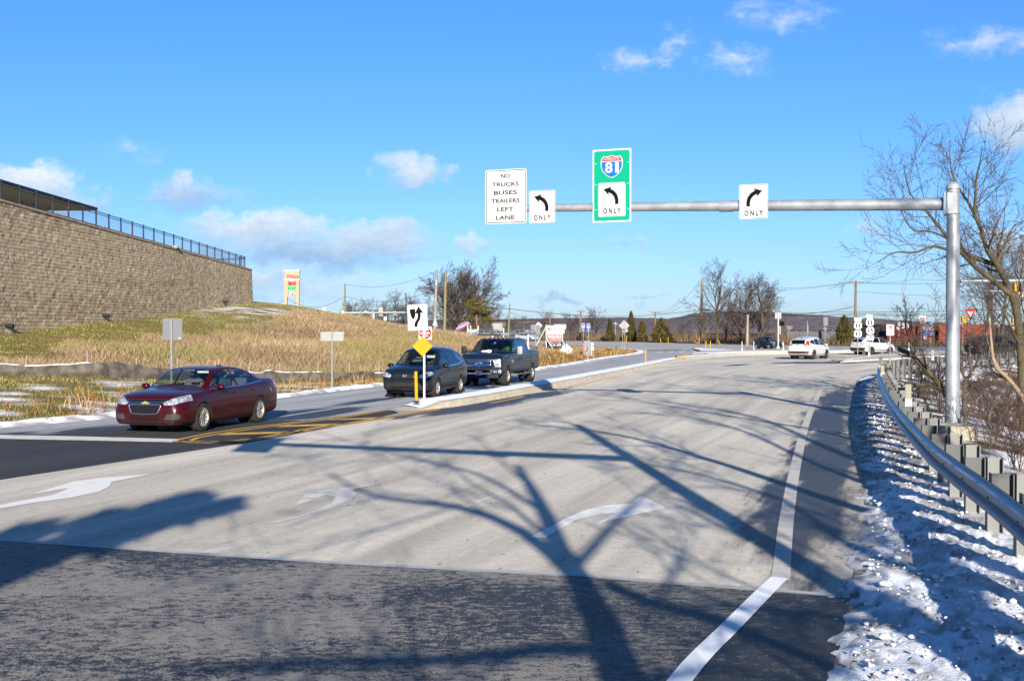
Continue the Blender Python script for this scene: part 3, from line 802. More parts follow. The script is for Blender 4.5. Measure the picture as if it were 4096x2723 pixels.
def shoulder():
 ed = resample([p for p in E_R if p.y < 60], .25)
 Yk = grow(-2.0, 57.0, .035, 1.008, .16); ex = np.interp(Yk, [p.y for p in ed], [p.x for p in ed])
 gx = np.interp(Yk, [p.y for p in RAIL if p.y < 60], [p.x for p in RAIL if p.y < 60])
 Yk = np.array(Yk); nT = 110
 t = np.linspace(0, 1, nT) ** 1.15
 width = (gx - ex) + 2.3
 X = ex[:, None] - .55 + t[None, :] * width[:, None]; Yg = np.broadcast_to(Yk[:, None], X.shape)
 X = X + (fbm(X * 1.2, Yg * 2.2, 3, 51) - .5) * .25 * (1 - t)[None, :]
 d = X - ex[:, None]
 big = fbm(X * .9, Yg * .9, 3, 61); lump = fbm(X * 4.2, Yg * 4.2, 4, 62); cl = vnoise(X * 11, Yg * 11, 63); cl2 = vnoise(X * 23, Yg * 23, 64)
 env = sstep(-.22, .42, d + (lump - .5) * .65)
 h = env * (.03 + .045 * big + .05 * np.maximum(lump - .46, 0) * 1.6 + .016 * sstep(.55, .8, cl) + .011 * sstep(.5, .75, cl2) + .008 * sstep(.5, .7, vnoise(X * 47, Yg * 47, 65)))
 base = land(X, Yg); base = np.where(base < -.05, -.0, base)
 behind = X - gx[:, None]
 drop = sstep(.3, 2.0, behind) * .30
 z = np.maximum(base, -0.02) * 0 - drop - .012 + h
 dist = sstep(11, 24, Yg)
 dn = fbm(X * 2.1, Yg * 2.1, 4, 71); dn2 = fbm(X * 7, Yg * 7, 3, 72)
 dirt = sstep(.46 - .14 * dist, .60 - .08 * dist, dn * .55 + dn2 * .45) * (.55 + .42 * dist)
 dirt = np.maximum(dirt, sstep(.2, -.35, d) * .3); dirt = np.clip(dirt + (1 - env) * .3, 0, .95)
 snow = np.array([.80, .825, .86]); br = np.array([.21, .165, .12]); dk = np.array([.06, .05, .045])
 c = snow + (br - snow) * dirt[..., None]
 sp = np.maximum(sstep(.78, .86, vnoise(X * 9, Yg * 9, 75)), sstep(.80, .86, vnoise(X * 21, Yg * 21, 76))) * .6
 c = c + (dk - c) * sp[..., None]
 thin = (h < .012)[..., None]; c = np.where(thin, np.array([.10, .10, .105]), c)
 o = np_mesh('shoulder_snow', np.stack([X, Yg, z], -1).reshape(-1, 3), grid_faces(*X.shape), m_shoulder, kind='stuff', cols=c.reshape(-1, 3))
 o['label'] = 'ploughed dirty snow along the right shoulder under the guardrail'
 rng = np.random.default_rng(5); ico = bmesh.new(); bmesh.ops.create_icosphere(ico, subdivisions=2, radius=1)
 iv = np.array([v.co[:] for v in ico.verts]); fi = np.array([[v.index for v in f.verts] for f in ico.faces]); ico.free()
 V, F, C = [], [], []; n = 3800
 for k in range(n):
  yy = 6 + 30 * rng.random() ** 1.9; e = np.interp(yy, [p.y for p in ed], [p.x for p in ed]); g = np.interp(yy, [p.y for p in RAIL if p.y < 60], [p.x for p in RAIL if p.y < 60])
  xx = e + .12 + rng.random() ** .9 * (g - e + 1.0)
  r = .006 + .016 * rng.random() ** 2.2 + (.03 * rng.random() if rng.random() < .05 else 0)
  s = iv * (1 + .9 * (fbm(iv[:, 0] * 1.9 + k, iv[:, 1] * 1.9 + iv[:, 2] * 1.5, 2, k % 97) - .5)[:, None]) * np.array([r * (.8 + .6 * rng.random()), r * (.8 + .6 * rng.random()), r * (.55 + .4 * rng.random())])
  zz = .04 + .055 * rng.random() - .25 * max(0, xx - g - .2)
  V.append(s + np.array([xx, yy, zz])); F.append(fi + len(iv) * k)
  dirty = r < .02 and rng.random() < (.14 + .4 * float(sstep(11, 22, np.array(yy))))
  C.append(np.tile(np.array([.24, .19, .14]) if dirty else np.array([.81, .83, .87]), (len(iv), 1)))
 o = np_mesh('snow_chunks', np.concatenate(V), np.concatenate(F), m_shoulder, kind='stuff', cols=np.concatenate(C))
 o['label'] = 'loose clods of frozen snow strewn over the shoulder'
shoulder()
def left_bank():
 ln = resample([p for p in E_L + TIP[:3] if p.y > 8], .12); n = len(ln); k = 9
 a = offset_line(ln, -.05); b = offset_line(ln, .75); vs, cs = [], []
 for i in range(n):
  for j in range(k):
   t = j / (k - 1); p = a[i].lerp(b[i], t)
   nn = float(fbm(np.array(p.x * 2.2), np.array(p.y * 2.2), 3, 81)); w = 1.0 if p.y < 70 else .8
   h = math.sin(math.pi * min(1, t * 1.05)) * (.03 + .10 * nn) * w + (float(land1(p.x, p.y)) + .03 if t > .6 else 0) * 0
   vs.append((p.x, p.y, h - .01 + (.04 * t)))
   dn = float(fbm(np.array(p.x * 3.1), np.array(p.y * 3.1), 3, 83)); dirt = max(0, min(.8, (dn - .5) * 3 + (.35 if t < .2 else 0)))
   cs.append(np.array([.82, .83, .85]) * (1 - dirt) + np.array([.2, .16, .12]) * dirt)
 F = grid_faces(n, k)[:, ::-1]
 o = np_mesh('verge_snow', np.array(vs), F, m_shoulder, kind='stuff', cols=np.array(cs)); o['label'] = 'low bank of ploughed snow beside the oncoming lanes'
left_bank()
m_blade, _n2, _b2 = new_mat('dry_blades')
def blade_mat():
 at = nd(_n2, 'ShaderNodeVertexColor', layer_name='tint')
 _n2.links.new(at.outputs[0], _b2.inputs['Base Color']); _b2.inputs['Roughness'].default_value = .9; _b2.inputs['Specular IOR Level'].default_value = .1
blade_mat()
def blades(name, x, y, z, h, w, lean, col, label, rng):
 n = len(x); a = rng.random(n) * 2 * np.pi; wx, wy = np.cos(a) * w / 2, np.sin(a) * w / 2
 la = rng.random(n) * 2 * np.pi; lx, ly = np.cos(la) * lean * h, np.sin(la) * lean * h
 b0 = np.stack([x - wx, y - wy, z - .03], -1); b1 = np.stack([x + wx, y + wy, z - .03], -1)
 m0 = np.stack([x - wx * .7 + lx * .35, y - wy * .7 + ly * .35, z + h * .6], -1); m1 = np.stack([x + wx * .7 + lx * .35, y + wy * .7 + ly * .35, z + h * .6], -1)
 tp = np.stack([x + lx, y + ly, z + h], -1)
 V = np.stack([b0, b1, m1, m0, tp], 1).reshape(-1, 3); i = np.arange(n)[:, None] * 5
 F = np.concatenate([i + np.array([[0, 1, 2]]), i + np.array([[0, 2, 3]]), i + np.array([[3, 2, 4]])])
 C = np.repeat(col, 5, axis=0)
 o = np_mesh(name, V, F, m_blade, kind='stuff', cols=C, smooth=False); o['label'] = label
 return o
def grass():
 SL = [(q[0], q[1]) for q in (pz(-160, 858, 36), pz(0, 862, 38), pz(214, 868, 40), pz(357, 874, 42.5), pz(640, 880, 49), pz(890, 868, 55), (-1.6, 66))] + [(2.5, 80), (6.5, 100)]
 def over(x, y): return dist_to(SL, x, y)
 rng = np.random.default_rng(11)
 def pick(n, x0, x1, y0, y1, powr):
  u = rng.random(n); y = y0 * (y1 / y0) ** u if powr else y0 + (y1 - y0) * u
  return x0 + (x1 - x0) * rng.random(n), y
 def pal(n, cs, v=.25):
  cs = np.array(cs); c = cs[rng.integers(0, len(cs), n)]; return c * (1 - v + 2 * v * rng.random((n, 1)))
 x, y = pick(230000, -36, 12, 26, 135, True)
 keep = (np.abs(x) < .45 * y + 2) & (x > wX(y) - 6 * (y < 60)); x, y = x[keep], y[keep]
 dl = dist_to(_EL, x, y); k = dl > .7; x, y, dl = x[k], y[k], dl[k]
 _, sn = land_cols(x, y); k = (rng.random(len(x)) > sn * .9); x, y, dl = x[k], y[k], dl[k]
 tall = (x - .05 * (y - 50) > -20.5 + 5 * (fbm(x * .2, y * .2, 3, 91) - .5)) & (over(x, y) > 0.2)
 xs_, ys_ = x[~tall], y[~tall]; n = len(xs_)
 nn = fbm(xs_ * .5, ys_ * .5, 3, 93)
 c = pal(n, [(.20, .19, .042), (.25, .21, .06), (.27, .215, .085), (.15, .15, .034)])
 c = np.where((nn > .55)[:, None], pal(n, [(.17, .12, .05), (.14, .09, .035)]), c)
 blades('short_grass', xs_, ys_, land(xs_, ys_), .035 + .065 * rng.random(n), .008 + .00025 * ys_, .9, c, 'short mown green and straw grass on the bank below the wall', rng)
 x, y = pick(260000, -26, 9, 38, 126, True); k = (np.abs(x) < .45 * y + 2); x, y = x[k], y[k]
 dl = dist_to(_EL, x, y); k = (over(x, y) > .3) & (x - .05 * (y - 50) > -21 + 6 * (fbm(x * .2, y * .2, 3, 91) - .5)) & (rng.random(len(x)) < .25 + 1.1 * fbm(x * .35, y * .35, 3, 95)); x, y = x[k], y[k]; n = len(x)
 c = pal(n, [(.22, .152, .088), (.255, .182, .108), (.165, .108, .06), (.29, .218, .14), (.19, .128, .075)], .4) * (.7 + .6 * fbm(x * .22, y * .22, 3, 96))[:, None]
 gm = sstep(.5, .62, fbm(x * .16, y * .12, 3, 98)) * .75; c = c + (np.array([.19, .165, .06]) - c) * gm[:, None]
 hh = .10 + .27 * rng.random(n) * (0.5 + fbm(x * .3, y * .3, 2, 97))
 blades('tall_dry_grass', x, y, land(x, y), hh, .008 + .00022 * y, .75, c, 'tall dry tan grass covering the hillside', rng)
 x, y = pick(60000, -34, 14, 22, 120, True); dl = dist_to(_EL, x, y)
 k = (dl > .55) & (dl < 2.9) & (rng.random(len(x)) < .2 + fbm(x * .8, y * .8, 3, 99)); x, y = x[k], y[k]; n = len(x)
 c = pal(n, [(.15, .045, .015), (.19, .09, .03), (.25, .165, .065), (.28, .2, .09), (.11, .04, .015)], .3)
 blades('verge_weeds', x, y, land(x, y), .15 + .42 * rng.random(n) ** 1.5, .012 + .0003 * y, .5, c, 'rust red and straw weeds along the road verge', rng)
 x, y = pick(60000, -6, 14, 66, 150, False); dl = dist_to(_EL, x, y)
 k = (dl > 1.0) & (dl < 14) & (x > -3) & (rng.random(len(x)) < .3 + fbm(x * .5, y * .5, 3, 101)); x, y, dl = x[k], y[k], dl[k]; n = len(x)
 c = pal(n, [(.165, .08, .025), (.2, .115, .045), (.13, .06, .02), (.22, .15, .065)], .3)
 blades('rusty_brush', x, y, land(x, y), (.10 + .20 * rng.random(n) * np.clip(dl / 5, .2, 1)) * sstep(60, 80, y), .018, .9, c, 'rusty orange dry brush round the estate board', rng)
 u = rng.random(85000); px = np.interp(u, np.linspace(0, 1, len(_FR)), [p[0] for p in _FR]); py = np.interp(u, np.linspace(0, 1, len(_FR)), [p[1] for p in _FR])
 off = 3 + 32 * rng.random(len(u)) ** 1.3; ang = rng.random(len(u)) * .4
 x = px + off * (.9 + .1 * ang); y = py + off * .43; k = (np.abs(x) < .47 * y + 5) & (rng.random(len(u)) < 1.5 * fbm(x * .13, y * .13, 3, 103)); x, y, off = x[k], y[k], off[k]; n = len(x)
 cl = fbm(x * .16, y * .16, 3, 105)
 c = np.where((cl > .54)[:, None], pal(n, [(.14, .095, .046), (.115, .073, .036)], .3), pal(n, [(.075, .05, .038), (.095, .064, .045), (.06, .042, .036), (.11, .068, .042)], .3))
 blades('roadside_scrub', x, y, land(x, y), (.3 + 1.3 * rng.random(n) ** 1.6) * np.clip(.35 + off / 10, 0, 1.15) * (.4 + cl), .05 + .05 * rng.random(n), .3, c, 'brown bare scrub along the far side of the highway', rng)
 x = rng.random(90000) * 40 + 4; y = 8 + 75 * rng.random(90000) ** 1.4
 rx = np.interp(y, [p.y for p in RAIL], [p.x for p in RAIL]); d = x - rx
 k = (d > .7) & (x < .47 * y + 3) & (rng.random(len(x)) < 1.5 * fbm(x * .35, y * .35, 3, 107) - .28); x, y, d = x[k], y[k], d[k]; n = len(x)
 c = pal(n, [(.15, .055, .02), (.19, .095, .03), (.10, .06, .035), (.23, .145, .06), (.12, .042, .018), (.085, .058, .037)], .3)
 tallk = np.clip((d - .8) / 3.5, .2, 1)
 blades('bank_brush', x, y, land(x, y) - .1, (.25 + 1.0 * rng.random(n) ** 1.6) * tallk, .006 + .00025 * y, .45, c, 'tangled brown and rust brush on the bank behind the guardrail', rng)
grass()
# ================================================================ vehicles
def pchip(x, y, q):
 x, y = np.array(x, float), np.array(y, float); h = np.diff(x); d = np.diff(y) / h; n = len(x); m = np.zeros(n)
 for i in range(1, n - 1):
  if d[i - 1] * d[i] > 0:
   w1, w2 = 2 * h[i] + h[i - 1], h[i] + 2 * h[i - 1]; m[i] = (w1 + w2) / (w1 / d[i - 1] + w2 / d[i])
 m[0], m[-1] = d[0], d[-1]
 k = np.clip(np.searchsorted(x, q) - 1, 0, n - 2); t = (q - x[k]) / h[k]
 return y[k] * (2 * t ** 3 - 3 * t ** 2 + 1) + h[k] * m[k] * (t ** 3 - 2 * t * t + t) + y[k + 1] * (3 * t * t - 2 * t ** 3) + h[k] * m[k + 1] * (t ** 3 - t * t)
SUB = [2, 2, 6, 5, 8, 3, 6]; BAND = [0, 1, 1, 2, 3, 4, 4]
def half_ring(hw, zb, zw, zs, ws, zt, wt, zc):
 p = [np.array(q) for q in [(0, zb), (.80 * hw, zb), (.965 * hw, zb + .07), (hw, zw), (ws, zs), (wt, zt), (.62 * wt, zt + .82 * (zc - zt)), (0, zc)]]
 ten = [1, .5, .55, .8, .35, .45, .8, 1]
 m = []
 for i in range(8):
  if i == 0: m.append(np.array([p[1][0] * .5, 0]))
  elif i == 7: m.append(np.array([-p[6][0], 0]))
  else: m.append((p[i + 1] - p[i - 1]) / 2 * ten[i])
 out, band = [p[0]], []
 for i in range(7):
  L = np.linalg.norm(p[i + 1] - p[i])
  a = m[i] * min(1, 1.6 * L / (np.linalg.norm(m[i]) + 1e-9)); b = m[i + 1] * min(1, 1.6 * L / (np.linalg.norm(m[i + 1]) + 1e-9))
  for k in range(1, SUB[i] + 1):
   t = k / SUB[i]
   out.append(p[i] * (2 * t ** 3 - 3 * t * t + 1) + a * (t ** 3 - 2 * t * t + t) + p[i + 1] * (3 * t * t - 2 * t ** 3) + b * (t ** 3 - t * t)); band.append(BAND[i])
 return out, band
def rpoly(poly, r, n=3):
 out = []; k = len(poly); p = [Vector((*q, 0)) for q in poly]
 for i in range(k):
  a, b, c = p[i - 1], p[i], p[(i + 1) % k]
  u, v = (a - b), (c - b); e = min(r, u.length * .45, v.length * .45)
  s, t = b + u.normalized() * e, b + v.normalized() * e
  for j in range(n + 1):
   q = j / n; w = s * (1 - q) ** 2 + b * 2 * q * (1 - q) + t * q * q; out.append((w.x, w.y))
 return out
def inside(poly, x, y):
 c = False; n = len(poly)
 for i in range(n):
  (x1, y1), (x2, y2) = poly[i], poly[i - 1]
  if (y1 > y) != (y2 > y) and x < (x2 - x1) * (y - y1) / (y2 - y1) + x1: c = not c
 return c
AX = {'side': (0, 2, 1), 'front': (1, 2, 0), 'top': (0, 1, 2)}
class Shell:
 def __init__(s, st, step=.075, nose=.03, tail=.03):
  st = sorted(st); cx = [r[0] for r in st]; q = []
  for a, b in zip(cx[:-1], cx[1:]):
   n = max(1, round((b - a) / step)); q += [a + (b - a) * i / n for i in range(n)]
  q = np.array(q + [cx[-1]]); cols = [pchip(cx, [r[i] for r in st], q) for i in range(1, 9)]
  bm = s.bm = bmesh.new(); lay = bm.faces.layers.int.new('band'); rings = []
  for i, x in enumerate(q):
   hr, band = half_ring(*[c[i] for c in cols])
   full = [(y, z) for y, z in hr] + [(-y, z) for y, z in hr[-2:0:-1]]
   rings.append([bm.verts.new((x, y, z)) for y, z in full])
  fb = band + band[::-1]; n = len(rings[0])
  def quad(a, b, c, d, bd):
   try: f = bm.faces.new((a, b, c, d)); f[lay] = bd
   except ValueError: pass
  for i in range(len(rings) - 1):
   for j in range(n):
    quad(rings[i][j], rings[i + 1][j], rings[i + 1][(j + 1) % n], rings[i][(j + 1) % n], fb[j])
  for end, sg, bulge, bd in ((rings[-1], 1, nose, 5), (rings[0], -1, tail, 6)):
   zc = (max(v.co.z for v in end) + min(v.co.z for v in end)) / 2; x0 = end[0].co.x; prev = end
   for sc in (.9, .75, .55, .3):
    cur = [bm.verts.new((x0 + sg * bulge * (1 - sc ** 2), v.co.y * sc, zc + (v.co.z - zc) * sc)) for v in end]
    for j in range(n):
     a = (prev[j], cur[j], cur[(j + 1) % n], prev[(j + 1) % n])
     quad(*(a if sg > 0 else a[::-1]), bd)
    prev = cur
   f = bm.faces.new(prev if sg > 0 else prev[::-1]); f[lay] = bd
  bmesh.ops.recalc_face_normals(bm, faces=bm.faces[:]); bm.normal_update()
  s.lay = lay; bm.verts.index_update()
  s.bvh = BVHTree.FromBMesh(bm); s.tri = [[v.index for v in f.verts] for f in bm.faces]
  s.vn = [v.normal.copy() for v in bm.verts]; s.vc = [v.co.copy() for v in bm.verts]
 def side(s, x, z, sg=1):
  h = s.bvh.ray_cast(Vector((x, 3 * sg, z)), Vector((0, -sg, 0))); return h[0] if h[0] else Vector((x, .8 * sg, z))
 def front(s, y, z, sg=1):
  h = s.bvh.ray_cast(Vector((6 * sg, y, z)), Vector((-sg, 0, 0))); return h[0] if h[0] else Vector((2.2 * sg, y, z))
 def top(s, x, y):
  h = s.bvh.ray_cast(Vector((x, y, 4)), Vector((0, 0, -1))); return h[0] if h[0] else Vector((x, y, 1))
 def nrm(s, co):
  loc, n, idx, d = s.bvh.find_nearest(co)
  vs = s.tri[idx]; w = [1 / ((s.vc[i] - loc).length + 1e-4) ** 2 for i in vs]
  r = sum((s.vn[i] * k for i, k in zip(vs, w)), Vector()); return r.normalized()
 def cut(s, axis, poly, bands=None, sign=0, lim=None):
  a, b, c = AX[axis]; x0, x1 = min(p[0] for p in poly) - .04, max(p[0] for p in poly) + .04; y0, y1 = min(p[1] for p in poly) - .04, max(p[1] for p in poly) + .04
  bm = s.bm
  def ok(f):
   m = f.calc_center_median()
   if bands is not None and f[s.lay] not in bands: return False
   if sign and m[c] * sign <= 0.02: return False
   if lim and not (lim[0] <= m[c] * (sign or 1) <= lim[1]): return False
   return True
  def near(f):
   u = [v.co[a] for v in f.verts]; w = [v.co[b] for v in f.verts]
   return max(u) > x0 and min(u) < x1 and max(w) > y0 and min(w) < y1
  for i in range(len(poly)):
   p, q = poly[i - 1], poly[i]; d = (q[0] - p[0], q[1] - p[1])
   if abs(d[0]) + abs(d[1]) < 1e-5: continue
   fs = [f for f in bm.faces if ok(f) and near(f)]
   es = {e for f in fs for e in f.edges}; vs = {v for f in fs for v in f.verts}
   co, no = [0, 0, 0], [0, 0, 0]; co[a], co[b] = p; no[a], no[b] = d[1], -d[0]
   bmesh.ops.bisect_plane(bm, geom=fs + list(es) + list(vs), dist=1e-5, plane_co=co, plane_no=no)
  out = []
  for f in bm.faces:
   if ok(f) and near(f):
    m = f.calc_center_median()
    if inside(poly, m[a], m[b]): out.append(f)
  return out
 def take(s, faces, name, mat, parent, off=0.0, label=None, delete=True):
  me = s.mesh(faces, name, off); me.materials.append(mat)
  o = bpy.data.objects.new(name, me); COL.objects.link(o); o.parent = parent
  if label: o['label'] = label
  if delete: bmesh.ops.delete(s.bm, geom=faces, context='FACES_ONLY' if False else 'FACES')
  return o
 def mesh(s, faces, name, off=0.0):
  idx, vs, fs, ns = {}, [], [], []
  for f in faces:
   l = []
   for v in f.verts:
    if v not in idx:
     idx[v] = len(vs); n = s.nrm(v.co); ns.append(n); vs.append(v.co + n * off)
    l.append(idx[v])
   fs.append(l)
  me = bpy.data.meshes.new(name); me.from_pydata([tuple(v) for v in vs], [], fs)
  if fs:
   me.polygons.foreach_set('use_smooth', [True] * len(fs)); me.update()
   me.normals_split_custom_set_from_vertices([tuple(n) for n in ns])
  return me
def paint_mat(name, col, metal=.3, dirt=.6, dirth=.75, rough=.28, dirtcol=(.055, .045, .042)):
 m = M(name, col, rough=rough, metal=metal, var=.04, scale=3, coat=.3, spec=.2, dirt=(dirtcol, dirt, dirth))
 nt = m.node_tree; b = nt.nodes['Principled BSDF']; out = [n for n in nt.nodes if n.type == 'OUTPUT_MATERIAL'][0]
 ge = nt.nodes.new('ShaderNodeNewGeometry'); df = nd(nt, 'ShaderNodeBsdfDiffuse', i_Color=(.02, .02, .022, 1)); mx = nt.nodes.new('ShaderNodeMixShader')
 nt.links.new(ge.outputs['Backfacing'], mx.inputs[0]); nt.links.new(b.outputs[0], mx.inputs[1]); nt.links.new(df.outputs[0], mx.inputs[2]); nt.links.new(mx.outputs[0], out.inputs[0])
 return m
C_chrome = M('chrome', (.78, .79, .80), .12, 1.0, .03)
C_black = M('black_trim_plastic', (.010, .010, .011), .6, spec=.2, var=.2, dirt=((.025, .022, .02), .5, .6))
C_mesh = M('grille_mesh', (.006, .006, .007), .8, bump=.01, bscale=60, spec=.1)
C_tyre = M('tyre_rubber', (.018, .0175, .017), .95, spec=.1, var=.3, bump=.004, bscale=60, dirt=((.03, .027, .024), .5, 2.0))
C_well = M('wheel_well', (.006, .006, .006), .95)
C_rim = M('alloy_rim', (.40, .385, .35), .4, .7, .1, dirt=((.12,.10,.075), .35, 2.0))
C_rimdark = M('dark_machined_rim', (.05, .05, .055), .35, .5, .1)
C_seat = M('grey_seat_fabric', (.07, .07, .072), .9, bump=.003)
C_dash = M('dashboard', (.015, .015, .016), .7)
C_plate = M('number_plate', (.3, .31, .32), .6)
C_amber = M('amber_lens', (.65, .17, .03), .25, coat=.6)
C_red = M('red_lens', (.42, .012, .015), .2, coat=.8)
C_gap = M('panel_gap', (.004, .004, .004), .9)
G_wind = glass('windscreen_glass', (.74, .82, .78)); G_side = glass('side_glass', (.62, .72, .72)); G_priv = glass('privacy_glass', (.06, .065, .075))
G_lamp = glass('lamp_lens', (.92, .93, .95))
def lamp_mat():
 m, nt, b = new_mat('headlamp_reflector'); tc = nt.nodes.new('ShaderNodeTexCoord')
 v = nt.nodes.new('ShaderNodeTexVoronoi'); v.inputs['Scale'].default_value = 14; nt.links.new(tc.outputs['Object'], v.inputs['Vector'])
 nt.links.new(ramp(nt, v.outputs['Distance'], [(.1, (.75, .76, .78)), (.55, (.30, .31, .33))]), b.inputs['Base Color'])
 b.inputs['Metallic'].default_value = .55; b.inputs['Roughness'].default_value = .22; b.inputs['Coat Weight'].default_value = 1
 bn = nd(nt, 'ShaderNodeBump', i_Distance=0.02); nt.links.new(v.outputs['Distance'], bn.inputs['Height']); nt.links.new(bn.outputs[0], b.inputs['Normal'])
 return m
C_lamp = lamp_mat()
def make_wheel(rad, rimr, width, style, rimmat):
 tb = MB(); w = width / 2
 tb.lathe([(rimr, -w * .8), (rimr + .02, -w), (rad - .035, -w * 1.0), (rad - .012, -w * .86), (rad, -w * .6), (rad, w * .6), (rad - .012, w * .86), (rad - .035, w * 1.0), (rimr + .02, w), (rimr - .004, w * .82), (rimr - .02, w * .5), (rimr - .02, -w * .6)], 40, axis='y', closed=True)
 rb = MB()
 rb.lathe([(rimr + .004, w * .86), (rimr - .012, w * .9), (rimr - .022, w * .74), (rimr - .026, 0)], 40, axis='y')
 hub = .062
 rb.lathe([(0, w * .64), (hub * .55, w * .66), (hub, w * .58), (hub * 1.1, w * .3)], 20, axis='y')
 ns = {'double5': 5, 'five': 5, 'eight': 8, 'fan': 10}[style]
 def spoke(a, w0, w1, da0=0, da1=0):
  ca, sa = math.cos(a), math.sin(a)
  r0, r1 = hub * .75, rimr - .012
  pts = []
  for r, ww, o, y in ((r0, w0, da0, w * .60), ((r0 + r1) * .5, (w0 + w1) * .5, (da0 + da1) * .5, w * .72), (r1, w1, da1, w * .80)):
   for sgn in (-1, 1):
    t = o + sgn * ww / 2
    pts.append(Vector((r * ca - t * sa, y, r * sa + t * ca)))
  q = [p - Vector((0, .035, 0)) for p in pts]; vs = pts + q
  rb.add(vs, [(0, 1, 3, 2), (2, 3, 5, 4), (0, 2, 8, 6), (2, 4, 10, 8), (1, 7, 9, 3), (3, 9, 11, 5)])
 for k in range(ns):
  a = 2 * math.pi * k / ns + .31
  if style == 'double5': spoke(a, .026, .026, -.018, -.052); spoke(a, .026, .026, .018, .052)
  elif style == 'five': spoke(a, .055, .062)
  elif style == 'eight': spoke(a, .045, .052)
  else: spoke(a, .028, .040, .0, .02)
 bb = MB(); bb.lathe([(.0, w * .12), (rimr - .02, w * .12)], 24, axis='y')  # flat dark backing disc closing off the wheel behind the spokes
 for k in range(5):
  a = 2 * math.pi * k / 5; rb.lathe([(0, w * .645), (.008, w * .64), (.009, w * .58)], 8, c=(.036 * math.cos(a), 0, .036 * math.sin(a)), axis='y')
 return tb, rb, bb
def rear_face(mb):                                 # flips every face (for mirrored copies)
 mb.f = [f[::-1] for f in mb.f]; return mb
def build_car(name, label, S, pos, head, scale=1.0, cat='car', group=None):
 root = thing(name, label, cat, (pos[0], pos[1], pos[2] if len(pos) > 2 else 0.004), math.atan2(head[1], head[0]), group)
 root.scale = (scale,) * 3
 sh = Shell(S['st'], S.get('step', .075), S.get('nose', .03), S.get('tail', .03))
 pm = S['paint']
 ra = S['arch']; zr = S['rad'] * .97
 for ax in S['axles']:
  arch = [(ax + ra * math.cos(2 * math.pi * i / 26), zr + ra * math.sin(2 * math.pi * i / 26)) for i in range(26)]
  for sg in (1, -1):
   fs = sh.cut('side', arch, (0, 1, 2), sg, (.5, 3)); bmesh.ops.delete(sh.bm, geom=fs, context='FACES')
  for sg in (1, -1):
   wl = MB(); vs = []; n = 22
   for i in range(n + 1):
    a = math.pi * (-.18 + 1.36 * i / n); x, z = ax + ra * 1.0 * math.cos(a), zr + ra * 1.0 * math.sin(a)
    y = abs(sh.side(x, z, sg).y) - .004
    vs += [(x, sg * y, z), (x, sg * .45, z)]
   wl.add(vs, [(2 * i, 2 * i + 1, 2 * i + 3, 2 * i + 2) for i in range(n)])
   wl.add([(ax + ra * 1.05 * math.cos(2 * math.pi * i / 20), sg * .45, zr + ra * 1.05 * math.sin(2 * math.pi * i / 20)) for i in range(20)], [tuple(range(20))])
   wl.build('wheel_well', C_well, root)
  if S.get('flare'):
   for sg in (1, -1):
    fl = MB(); vs = []
    for i in range(21):
     a = math.pi * (-.12 + 1.24 * i / 20)
     for r in (ra + .004, ra + S['flare']):
      x, z = ax + r * math.cos(a), max(.2, zr + r * math.sin(a)); y = abs(sh.side(x, z, sg).y); vs.append((x, sg * (y + .008), z))
     vs.append((ax + ra * math.cos(a), sg * (abs(sh.side(ax + ra * math.cos(a), max(.2, zr + ra * math.sin(a)), sg).y) - .05), zr + ra * math.sin(a)))
    fl.add(vs, [(3 * i, 3 * i + 1, 3 * i + 4, 3 * i + 3) if sg > 0 else (3 * i + 3, 3 * i + 4, 3 * i + 1, 3 * i) for i in range(20)] + [(3 * i + 2, 3 * i, 3 * i + 3, 3 * i + 5) for i in range(20)])
    fl.build('wheel_arch_trim', C_black, root, smooth=True)
 doors = {}
 for c in S['cuts']:
  nm, axis, poly, sides, bands, mat = c[:6]; o = c[6] if len(c) > 6 else {}
  if o.get('r', .02): poly = rpoly(poly, o.get('r', .02), o.get('n', 3))
  for sg in ((1, -1) if sides == 'both' else (0,)):
   lim = o.get('lim'); pl = poly
   if axis == 'front':
    pl = [(p[0] * (sg or 1), p[1]) for p in poly]
    fs = sh.cut('front', pl, bands, 0, lim)
   else: fs = sh.cut(axis, pl, bands, sg, lim)
   if not fs: continue
   par = root
   if o.get('of') and (o['of'], sg) in doors: par = doors[(o['of'], sg)]
   ob = sh.take(fs, nm, mat, par, o.get('off', 0), o.get('label'))
   if nm == 'door': doors[(o['key'], sg)] = ob
 sh_body = sh.mesh(list(sh.bm.faces), 'body'); sh_body.materials.append(pm)
 bo = bpy.data.objects.new('body', sh_body); COL.objects.link(bo); bo.parent = root
 def strip(pts, w, axis='side', sg=1, off=.004, th=.0):
  pts = [Vector((p[0], p[1], 0)) for p in pts]; fine = []
  for a, b in zip(pts[:-1], pts[1:]):
   n = max(1, int((b - a).length / .06)); fine += [a.lerp(b, i / n) for i in range(n)]
  fine.append(pts[-1]); vs = []
  for i, p in enumerate(fine):
   t = (fine[min(i + 1, len(fine) - 1)] - fine[max(i - 1, 0)]).normalized(); nrm = Vector((-t.y, t.x, 0)) * w / 2
   for e in (-1, 1):
    q = p + nrm * e
    h = sh.side(q.x, q.y, sg) if axis == 'side' else sh.front(q.x, q.y, sg) if axis == 'front' else sh.top(q.x, q.y)
    vs.append(h + sh.nrm(h) * (off + th))
  return vs, [(2 * i, 2 * i + 1, 2 * i + 3, 2 * i + 2) for i in range(len(fine) - 1)]
 for nm, axis, lines, w, mat, off in S.get('strips', ()):
  for ln in lines:
   for sg in ((1, -1) if axis == 'side' else (1,) if axis != 'rear' else (-1,)):
    mb = MB(); mb.add(*strip(ln, w, 'front' if axis == 'rear' else axis, sg, off)); mb.build(nm, mat, root)
